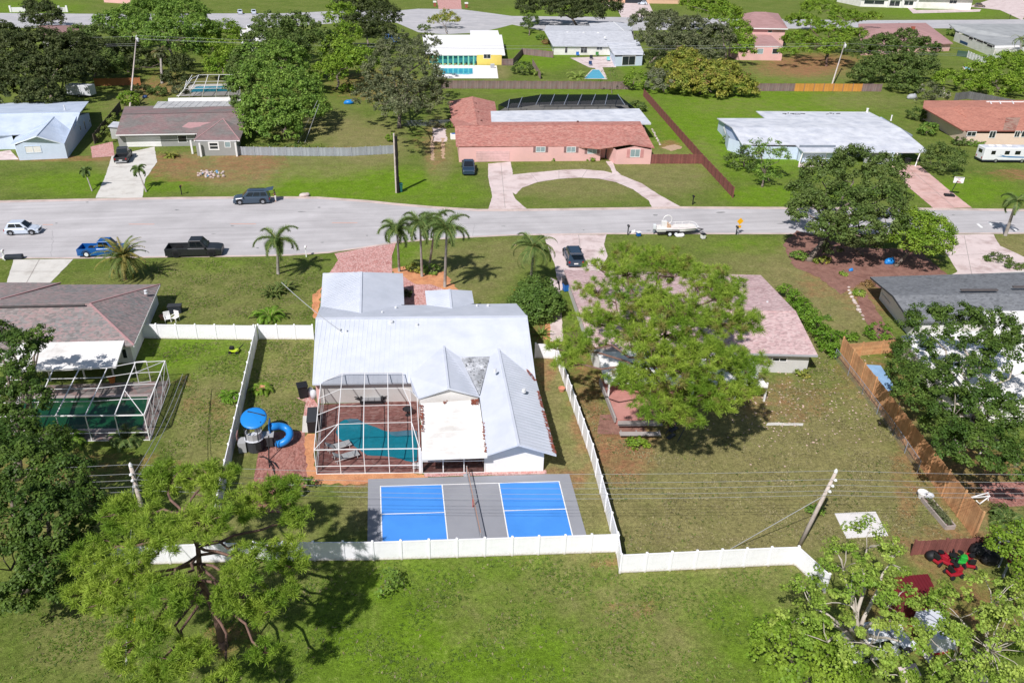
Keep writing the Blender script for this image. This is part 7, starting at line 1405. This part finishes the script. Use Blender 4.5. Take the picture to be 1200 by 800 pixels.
def mower(label, u, v, col, rz, ride=False):
    r = thing('ride_on_mower' if ride else 'lawn_mower', label, 'mower', P(u, v), rz); k = 1.0 if ride else .9; m = MB(); m.box((0, 0, .28*k), (.95*k, .6*k, .22*k)); m.build('deck', col, r, True, bevel=.06)
    m = MB(); m.box((.25*k, 0, .55*k), (.45*k, .42*k, .36*k)); m.build('engine_cover', col if ride else m_blk, r, True, bevel=.06)
    for x in (-.38*k, .38*k):
        for y in (-.34*k, .34*k): m = MB(); m.tube([(x, y-.06, .17*k), (x, y+.06, .17*k)], .17*k, 10); m.build('wheel', m_tyre, r, True)
    if ride:
        m = MB(); m.box((-.3*k, 0, .55*k), (.35*k, .4*k, .12)); m.box((-.46*k, 0, .75*k), (.1, .4*k, .4*k)); m.build('seat', m_blk, r, True, bevel=.03, kind='stuff'); m = MB(); m.tube([(.1*k, 0, .7*k), (-.05*k, 0, .95*k)], .03, 6); m.lathe((-.05*k, 0, .93*k), [(.2, 0), (.2, .04)], 10); m.build('steering_wheel', m_blk, r, True, kind='stuff')
    else: m = MB(); m.tube([(-.35, -.25, .35), (-.95, -.25, .95), (-.95, .25, .95), (-.35, .25, .35)], .025, 6); m.build('handle', m_blk, r, True)
m_lg = mat('lime_plastic', 'b7cf2a', .45); m_redp = mat('red_machine_paint', '9c2230', .35, .06); m_grp = mat('green_machine_paint', '2da23c', .35, .06)
mower('lime green push mower on the left back lawn', 275, 413, m_lg, 2.9)
mower('red ride on mower nearest the yellow green tree', 1099, 658, m_redp, .4, True); mower('red ride on mower left of the green one', 1110, 661.5, m_redp, 2.2, True); mower('green ride on mower between the red machines', 1122, 659, m_grp, -.5, True); mower('red machine right of the green mower', 1134, 662, m_redp, 1.2, True); mower('red and black machine nearest the red shed', 1117, 674, m_redp, .1, True)
for lab, u, v, rr in (('black covered machine standing by the brown fence end', 1146, 652, .8), ('low dark covered machine left of the red mowers', 1091, 655, .5), ('dark covered machine right of the red mowers', 1158, 660, .7)):
    q = P(u, v); m = MB(); m.blob(q+UPV*rr*.7, (rr, rr*.8, rr*.75), 9, 6); m.blob(q+Vector((rr*.6, .2, rr*.5)), (rr*.6, rr*.6, rr*.5), 8, 5); single(m, 'covered_machine', lab, 'machine', m_blk, smooth=True)
# small shed, trailer and car under the near right trees
r = thing('garden_shed', 'small shed with a ribbed dark red roof under the yellow green tree', 'shed', P(1070, 712)); pts = [P(1043, 676, 2.2), P(1087, 672, 2.2), P(1101, 699, 1.9), P(1050, 703, 1.9)]; m_rr = mat('dark_red_roof', '661a22', .6, .12, 2); slab('roof', m_rr, r, pts, [(0, 1, 2, 3)], .1); ribs(r, pts, .22, m_rr, .03, .05); w = inset(pts, .25); walls(r, [(*XY(v), 1.9) for v in w], mat('shed_red', '6f3030', .9, .1))
car('parked_car', 'white car parked beneath the pale limbed tree', 'car', 1000, 765, 1050, 755, 4.3, 1.75, 1.5, 'hatch', pW)
r = thing('box_trailer', 'small white box trailer with red trim between the two near trees', 'trailer', P(1091, 752)); m = MB(); m.box((0, 0, 1.0), (1.5, 2.2, 1.2)); m.build('body', m_flatl, r, True, bevel=.05); m = MB(); m.box((0, 0, .4), (1.6, 2.3, .14)); m.build('chassis', m_redp, r, True)
for x in (-.8, .8): m = MB(); m.tube([(x-.08, 0, .3), (x+.08, 0, .3)], .3, 10); m.build('wheel', m_tyre, r, True)
sheet('footpath', [(1052, 782), (1072, 776), (1080, 790), (1062, 800)], .03, m_concp); sheet('footpath', [(1080, 765), (1094, 745), (1104, 752), (1090, 778)], .03, m_conc); sheet('footpath', [(985, 750), (996, 748), (1000, 780), (990, 780)], .03, m_concp)
for lab, q in (('rust red low shed roof at the right edge under the vivid tree', [(1176, 640), (1215, 638), (1215, 656), (1182, 658)]), ('white flat shed roof at the end of the orange fence', [(1167, 622), (1187, 623), (1186, 633), (1172, 634)]), ('blue grey lean to roof behind the orange fence', [(1015, 427), (1032, 428), (1049, 454), (1038, 459)])):
    r = thing('lean_to_shed', lab, 'shed', P(*q[0])); zz = 1.7; pts = [P(u, v, zz-(.15 if i > 1 else 0)) for i, (u, v) in enumerate(q)]; slab('roof', m_rr if 'rust' in lab else m_flatw if 'white' in lab else mat('blue_grey_metal', '8fb0cf', .4, .15, 1.5), r, pts, [(0, 1, 2, 3)], .08)
    for p in inset(pts, .15): m = MB(); m.bar(Vector((p.x, p.y, 0)), Vector((p.x, p.y, zz-.2)), .1); m.build('post', m_dkfr, r)
# planter trough with pots
a, b = P(1084, 586), P(1113, 620); r = thing('planter_trough', 'long timber planter bed of soil and plants beside the orange fence', 'planter', a)
d = (b-a).normalized(); s = Vector((-d.y, d.x, 0))*.34
for q in (s, -s): m = MB(); m.bar(a+q+UPV*.18, b+q+UPV*.18, .1, .36); m.build('side_board', mat('worn_board', 'a89d96', .9, .15), r)
for q in (a, b): m = MB(); m.bar(q-s+UPV*.18, q+s+UPV*.18, .1, .34); m.build('end_board', MAT['worn_board'], r)
m = MB(); m.prism([XY(a-s), XY(b-s), XY(b+s), XY(a+s)][::1], .02, .26); m.build('soil', mat('dark_soil', '8b736a', .95, .3, 3), r)
C = np.array([tuple(a.lerp(b, rnd.random())+s*rnd.uniform(-.8, .8)+UPV*rnd.uniform(.28, .5)) for _ in range(260)]); link('plants', quads_mesh('plants', leaf_quads(C, .16)-np.array(a), LM['greyoak']), r)['kind'] = 'stuff'
def pot(label, u, v, col, rr=.3, hh=.45):
    m = MB(); q = P(u, v); m.lathe(q, [(rr*.7, 0), (rr, hh), (rr*1.1, hh), (rr*1.1, hh+.06), (rr*.9, hh+.06), (rr*.85, hh-.05)], 12); return single(m, 'plant_pot', label, 'pot', col)
pot('white round pot at the head of the planter bed', 1080, 583, m_trim, .38, .5); pot('white square topped pot behind the planter head', 1087, 586, m_flatl, .3, .5); pot('terracotta pot under the short palm on the side lawn', 306, 458.5, mat('terracotta', 'c98d72', .9), .4, .35)
pot('orange pot on the edge of the drive by the pine', 654, 352, mat('orange_pot', 'd9822e', .7), .25, .3); pot('orange pot behind the green pool screen', 132, 448, mat('orange_pot', 'd9822e', .7), .3, .45); pot('orange pot by the big round shrub', 605, 345, MAT['orange_pot'], .3, .45); pot('terracotta pot on the bed at the white fence top', 658, 458, MAT['terracotta'], .3, .3)
r = thing('pvc_frame', 'white pipe frame lying by the paved patch at the right edge', 'frame', P(1140, 585)); m = MB(); k = [P(1136, 583, .6), P(1158, 577, .7), P(1160, 581, .6), P(1148, 590, .2), P(1144, 586, .3)]; m.tube(k, .05, 6); m.tube([k[0], k[2]], .05, 6); m.build('pipe', m_trim, r, kind='stuff'); m = MB(); m.tube([k[1], P(1158, 586, 0)], .05, 6); m.build('leg', m_trim, r)
# mailboxes and signs
def mailbox(label, u, v, col, h=1.1, post=None):
    b = P(u, v); r = thing('mailbox', label, 'mailbox', b); m = MB(); m.bar(b, b+UPV*h, .12); m.build('post', post or col, r); m = MB(); m.box(b+Vector((0, 0, h+.12)), (.24, .55, .26)); m.build('box', col, r, bevel=.06); m = MB(); m.box(b+Vector((.14, -.1, h+.2)), (.03, .05, .2)); m.build('flag', m_tail, r)
mailbox('white mailbox on the lawn edge by the brick drive', 359, 301, m_trim, 1.2); mailbox('dark mailbox by the lawn of the mauve roof house', 213, 228, m_blk, 1.1); mailbox('dark mailbox at the kerb by the pale driveway', 735.5, 275.5, m_dgr, 1.2); mailbox('black mailbox on the lawn beyond the boat', 811.5, 240, m_blk, 1.2); mailbox('white mailbox at the far left kerb', 6, 305, m_trim, 1.1); mailbox('dark mailbox beside the yellow sign', 862.5, 275, m_dgr, 1.0); mailbox('grey mailbox on the lawn of the white roofed house', 947, 212, m_fasc, 1.6, m_blk); mailbox('black mailbox on the far corner lawn, top right', 1183, 22.5, m_blk, 1.6); mailbox('black mailbox before the mauve far roof', 1052, 33.5, m_blk, 1.8)
b = P(864.5, 275); r = thing('warning_sign', 'yellow diamond warning sign with a smaller plate below at the kerb', 'sign', b); m = MB(); m.tube([b, b+UPV*2.2], .04, 6); m.build('post', m_fasc, r); m_y = mat('sign_yellow', 'f2b21c', .5); c = b+Vector((.02, -.05, 1.95)); s = .48
m = MB(); m.box8([c+Vector(q) for q in ((0, -.02, -s), (s, -.02, 0), (s, .02, 0), (0, .02, -s), (-s, -.02, 0), (0, -.02, s), (0, .02, s), (-s, .02, 0))]); m.build('plate', m_y, r); m = MB(); m.box(c+Vector((0, 0, -.78)), (.5, .04, .36)); m.build('small_plate', m_y, r)
r = thing('dark_oblong', 'dark oblong lying low by the far left mailbox', 'cart', P(17, 303.5), .05); m = MB(); m.box((0, 0, .3), (2.0, .7, .5)); m.build('body', m_navy, r, True, bevel=.12); m = MB(); m.box((-1.1, .1, .25), (.25, .6, .4)); m.build('end_cap', m_trim, r, True, bevel=.05)  # long low dark box with a pale end piece
# basketball hoop
b = P(1114.5, 230); r = thing('basketball_hoop', 'portable basketball hoop with white backboard beside the salmon driveway', 'basketball hoop', b, R(-20)); m = MB(); m.box((-.3, 0, .15), (1.5, .9, .3)); m.build('base', m_blk, r, True, bevel=.06); m = MB(); m.tube([(-.2, 0, .3), (.35, .2, 2.5)], .06, 8); m.build('pole', m_blk, r, True); m = MB(); m.box((.55, .3, 2.6), (1.5, .06, .95)); m.build('backboard', m_trim, r, True)
m = MB()
for q in ((.55, .82, .5, .05), (.55, .82, .05, .38)): m.box((.55, .262, 2.55 if q[3] > .1 else 2.75), (q[2], .02, q[3]))
m.tube([(.55+.28*math.cos(t*.524), -.05+.28*math.sin(t*.524), 2.35) for t in range(13)], .03, 5); m.build('rim', m_tail, r, True, kind='stuff')
m = MB(); m.box((.55, .258, 2.98), (1.3, .02, .06)); m.build('board_band', m_blk, r, True)
# stones, tarps, sundries
m_stone = mat('pale_stone', 'c9bdb4', .9, .25, 2.5, 'a58f88', 1.2, island=.25)
r = thing('stone_heap', 'heap of pale ornamental stones on the lawn of the mauve roof house', 'rocks', P(245, 207))
for i in range(46):
    q = P(229+rnd.random()*34, 201+rnd.random()*8); s = rnd.uniform(.12, .30); m = MB(); m.blob(q+UPV*s*.5, (s, s*rnd.uniform(.6, 1), s*rnd.uniform(.6, 1.0)), 7, 5); m.build('stone', m_stone if i % 11 else mat('blue_stone', '6f9cc0', .8, .1), r)
r = thing('garden_stones', 'line of pale stones along the bed of the charcoal house', 'rocks', P(1000, 340))
for i in range(16):
    q = P(994+i*1.2+rnd.uniform(-2, 2), 338+i*2.4+rnd.uniform(-1, 1)); s = rnd.uniform(.15, .34); m = MB(); m.blob(q+UPV*s*.3, (s, s*.8, s*.6), 7, 5); m.build('stone', m_stone, r)
r = thing('edging_stones', 'row of pale edging stones on the lawn right of the pink house', 'rocks', P(768, 160))
for i in range(14):
    q = P(764+i*.75+rnd.uniform(-.6, .6), 152+i*1.4); s = rnd.uniform(.16, .3); m = MB(); m.blob(q+UPV*s*.3, (s, s*.8, s*.6), 7, 5); m.build('stone', m_stone, r)
for lab, u, v, su, sv, col in (('bright blue folded tarp on the ground of the shady yard', 409, 122, 1.4, .9, m_bluep), ('blue plastic chair shell in the red mulch under the street oak', 1042, 309, .9, .8, m_bluep), ('small blue pot beside the lime plant in the mulch', 997, 317.5, .4, .35, m_bluep), ('dark blue tub on the soil behind the mauve house', 170, 115, .7, .6, mat('navy_plastic', '2f4a78', .5)), ('white fallen sack at the kerb below the boat', 797, 277, .8, .4, m_trim), ('white bag at the kerb left of the blue bin', 742, 273, .5, .4, m_trim), ('brown cardboard heap at the kerb near the open SUV', 357, 230, 1.0, .5, m_stone), ('white fire hydrant like cap on the lawn by the feather palm', 603, 288, .3, .3, mat('pale_peach', 'e6c9a8', .8)), ('grey tarp over a heap beside the dead shrub', 1068, 116, 1.6, 1.2, m_fasc)):
    q = P(u, v); m = MB(); m.blob(q+UPV*sv*.4, (su*.8, su*.55, sv*.6), 9, 6); m.blob(q+Vector((su*.4, .1, sv*.5)), (su*.4, su*.35, sv*.55), 8, 5); m.blob(q+Vector((-su*.4, -.05, sv*.25)), (su*.45, su*.35, sv*.35), 8, 5); single(m, 'tarp_heap' if 'tarp' in lab else 'sundry_item', lab, 'tarp' if 'tarp' in lab else 'garden item', col, smooth=True)
def plchair(label, u, v, rz, col):
    r = thing('garden_chair', label, 'chair', P(u, v), rz); m = MB(); m.box((0, 0, .42), (.6, .6, .06)); m.build('seat', col, r, True, bevel=.02); m = MB(); m.box((0, .3, .75), (.62, .06, .65), 0); m.build('backrest', col, r, True, bevel=.03)
    for x in (-.3, .3):
        m = MB(); m.box((x, 0, .65), (.06, .6, .05)); m.build('armrest', col, r, True)
        for y in (-.26, .26): m = MB(); m.box((x*.9, y, .2), (.06, .06, .4)); m.build('leg', col, r, True)
plchair('white plastic garden chair behind the fence by the grey pink roof, left', 197, 377, .3, m_trim); plchair('white plastic garden chair behind the fence by the grey pink roof, right', 206, 376, -.5, m_trim)
r = thing('small_boat_seat', 'grey bench box behind the two white garden chairs', 'box', P(206, 366)); m = MB(); m.box((0, 0, .4), (1.3, .7, .8)); m.build('body', m_navy, r, True, bevel=.05); m = MB(); m.box((0, 0, .84), (1.4, .8, .08)); m.build('lid', m_dgr, r, True)
pot('clay pot with a tall flower behind the garden chairs', 191, 374, MAT['terracotta'], .3, .4); bush('small leafy pot plant behind the garden chairs', 193, 366, 4, 'mango', .16, 1.6)
m = MB()
for _ in range(420):
    u, v = (rnd.gauss(915, 34), rnd.gauss(470, 26)) if rnd.random() < .6 else (rnd.uniform(960, 1060), rnd.uniform(410, 520)); q = P(u, v, .02); t = rnd.random()*6; e = rnd.uniform(.05, .13)
    m.poly([q+Vector((math.cos(t+k*2.1)*e, math.sin(t+k*2.1)*e, rnd.uniform(0, .03))) for k in range(3)])
o = link('leaf_litter', m.mesh('leaf_litter', mat('pale_leaf_litter', 'd9bcae', .95, .2, 2, island=.2))); o['kind'] = 'stuff'
# ================================================================ THE PERSON AT THE OPEN TAILGATE
def person():
    b = P(323.4, 236.2); rz = R(185); r = thing('person', 'person in a grey top and white trousers standing at the open tailgate of the SUV', 'person', b, rz)
    J = {'pel': (0, 0, .92), 'wai': (0.02, 0, 1.06), 'che': (.05, 0, 1.30), 'nec': (.06, 0, 1.48), 'hd': (.09, 0, 1.58), 'top': (.10, 0, 1.74)}
    V = [J['pel'], J['wai'], J['che'], J['nec'], J['hd'], J['top']]; Rr_ = [.15, .14, .16, .06, .09, .085]; E_ = [(0, 1), (1, 2), (2, 3), (3, 4), (4, 5)]
    def ch(parent, pts, rs):
        p = parent
        for q, rr in zip(pts, rs): V.append(q); Rr_.append(rr); E_.append((p, len(V)-1)); p = len(V)-1
        return p
    hands = []
    for s in (-1, 1):
        ch(0, [(0, s*.10, .86), (.03*s, s*.11, .48), (-.02, s*.12, .10), (.14, s*.13, .04)], [.11, .075, .05, .04])
        k = ch(2, [(.05, s*.20, 1.40), (.16, s*.26, 1.16), (.42, s*.20, 1.16), (.50, s*.19, 1.17)], [.07, .05, .04, .035]); hands.append(k)
        for f in range(4): ch(k, [(.54, s*(.16+.022*f), 1.18-.005*f), (.575+.008*(f in (1, 2)), s*(.16+.022*f), 1.15)], [.011, .009])
        ch(k, [(.53, s*.145, 1.185), (.55, s*.135, 1.17)], [.012, .010])
    def skin(name, V, E_, R_, mt):
        me = bpy.data.meshes.new(name); me.from_pydata(V, E_, []); o = link(name, me, r); m = o.modifiers.new('skin', 'SKIN'); m.use_smooth_shade = True
        for v, rr in zip(me.skin_vertices[0].data, R_): v.radius = (rr, rr)
        me.skin_vertices[0].data[0].use_root = True; s = o.modifiers.new('sub', 'SUBSURF'); s.levels = s.render_levels = 1; me.materials.append(mt); return o
    skin('body', V, E_, Rr_, mat('skin', 'b98466', .7, .04))
    tv = [J['wai'], (.05, 0, 1.18), J['che'], (.06, 0, 1.42)]; te = [(0, 1), (1, 2), (2, 3)]; tr_ = [.165, .165, .18, .09]
    for s in (-1, 1): n = len(tv); tv += [(.05, s*.20, 1.40), (.11, s*.235, 1.26)]; te += [(2, n), (n, n+1)]; tr_ += [.088, .075]
    skin('top', tv, te, tr_, mat('grey_fabric', '7b7f86', .9, .05))
    pv = [(0, 0, 1.02), (0, 0, .9)]; pe = [(0, 1)]; pr = [.165, .17]
    for s in (-1, 1): n = len(pv); pv += [(0, s*.10, .82), (.03*s, s*.11, .48), (-.02, s*.12, .14)]; pe += [(1, n), (n, n+1), (n+1, n+2)]; pr += [.125, .10, .085]
    skin('trousers', pv, pe, pr, mat('white_fabric', 'dcdcd8', .9, .04))
    m = MB(); m.blob((.075, 0, 1.70), (.105, .095, .095), 10, 7); m.build('hair', mat('dark_hair', '201a17', .8), r, True, smooth=True)
    for s in (-1, 1): m = MB(); m.blob((.20, s*.12, .05), (.14, .055, .05), 8, 5); m.build('shoe', m_blk, r, True, smooth=True)
    m = MB(); m.blob((.185, 0, 1.60), (.022, .015, .025), 6, 4); m.build('nose', MAT['skin'], r, True, smooth=True)
    for s in (-1, 1): m = MB(); m.blob((.172, s*.035, 1.635), (.008, .012, .008), 6, 4); m.build('eye', m_blk, r, True); m = MB(); m.blob((.08, s*.095, 1.61), (.025, .012, .03), 6, 4); m.build('ear', MAT['skin'], r, True, smooth=True)
    m = MB(); m.blob((.170, 0, 1.555), (.008, .025, .006), 6, 4); m.build('mouth', mat('lips', '8a4a40', .6), r, True)
    r.scale = (1.0, 1.0, 1.0)
person()

# ================================================================ GRASS TUFTS AND WEEDS
def inpoly(x, y, pl):
    r = np.zeros(len(x), bool); j = len(pl)-1
    for i in range(len(pl)):
        xi, yi = pl[i]; xj, yj = pl[j]; r ^= ((yi > y) != (yj > y)) & (x < (xj-xi)*(y-yi)/((yj-yi) or 1e-9)+xi); j = i
    return r
def tufts(name, regions, mt, sz):
    V = []
    for pl, n in regions:
        w = [P(u, v) for u, v in pl]; pw = [(p.x, p.y) for p in w]; x0, x1 = min(p[0] for p in pw), max(p[0] for p in pw); y0, y1 = min(p[1] for p in pw), max(p[1] for p in pw)
        x = rng.uniform(x0, x1, n*3); y = rng.uniform(y0, y1, n*3); dn = np.sin(x*.9+np.sin(y*.7)*2)+np.sin(y*1.1+np.sin(x*.6)*2)+rng.normal(size=len(x)); k = inpoly(x, y, pw) & (dn > .3); x, y = x[k], y[k]; m = len(x); c = np.stack([x, y, np.zeros(m)], 1)
        for b_ in range(4):
            az = rng.uniform(0, 6.283, m); l = sz*rng.uniform(.5, 1.4, m); t = np.stack([np.cos(az), np.sin(az), np.full(m, .55)], 1)*l[:, None]; s = np.stack([-np.sin(az), np.cos(az), np.zeros(m)], 1)*(l*.28)[:, None]; o = c+rng.normal(size=(m, 3))*np.array([.05, .05, 0])*sz*6
            V.append(np.stack([o-s, o+s, o+t+s*.3, o+t-s*.3], 1))
    o = link(name, quads_mesh(name, np.concatenate(V), mt)); o['kind'] = 'stuff'
FRONT = [(-40, 700), (110, 670), (430, 660), (715, 650), (728, 676), (925, 666), (960, 700), (900, 730), (890, 830), (-40, 830)]
DRY = [(735, 645), (700, 540), (670, 450), (705, 440), (720, 515), (800, 515), (900, 500), (900, 445), (975, 415), (1080, 560), (1135, 630), (1060, 640), (930, 656)]
SIDE = [(305, 400), (365, 400), (362, 460), (350, 500), (305, 502), (275, 540)]; LEFTY = [(165, 400), (298, 402), (262, 545), (180, 560), (205, 440)]; LAWN = [(190, 338), (165, 306), (380, 302), (372, 350), (365, 375), (195, 372)]
tufts('grass', [(FRONT, 9000), (SIDE, 1200), (LEFTY, 2200), (LAWN, 2600)], leafmat('grass_blades', (.115, .20, .02), (.17, .26, .035), isl=.4, sc=.4), .10)
tufts('dry_grass', [(FRONT, 900), (DRY, 8000), (SIDE, 900), (LEFTY, 900), (LAWN, 1600)], leafmat('dry_blades', (.26, .24, .11), (.36, .32, .17), isl=.4, sc=.4), .10)
tufts('dark_weeds', [(FRONT, 900), (DRY, 500), (LEFTY, 300), (LAWN, 300)], leafmat('weed_leaves', (.085, .14, .025), (.13, .19, .04), isl=.4, sc=.4), .12)

for lab, q0, q1, z, col in (('yellow plastic guy wire guard under the near left pine', (157.5, 742), (158.5, 701), 3.0, mat('guard_yellow', 'e3c52a', .5)), ('white plastic guy wire guard under the near left pine', (148, 778), (149, 740), 2.6, m_trim)):
    a, b = P(*q0), P(*q1, z); r = thing('guy_wire_guard', lab, 'guy wire guard', a); m = MB(); m.tube([a, a.lerp(b, .75)], .05, 7); m.build('guard_tube', col, r); m = MB(); m.tube([a.lerp(b, .7), b, n1[0].lerp(n1[1], .9)], .012, 5); m.build('wire', m_wire, r)
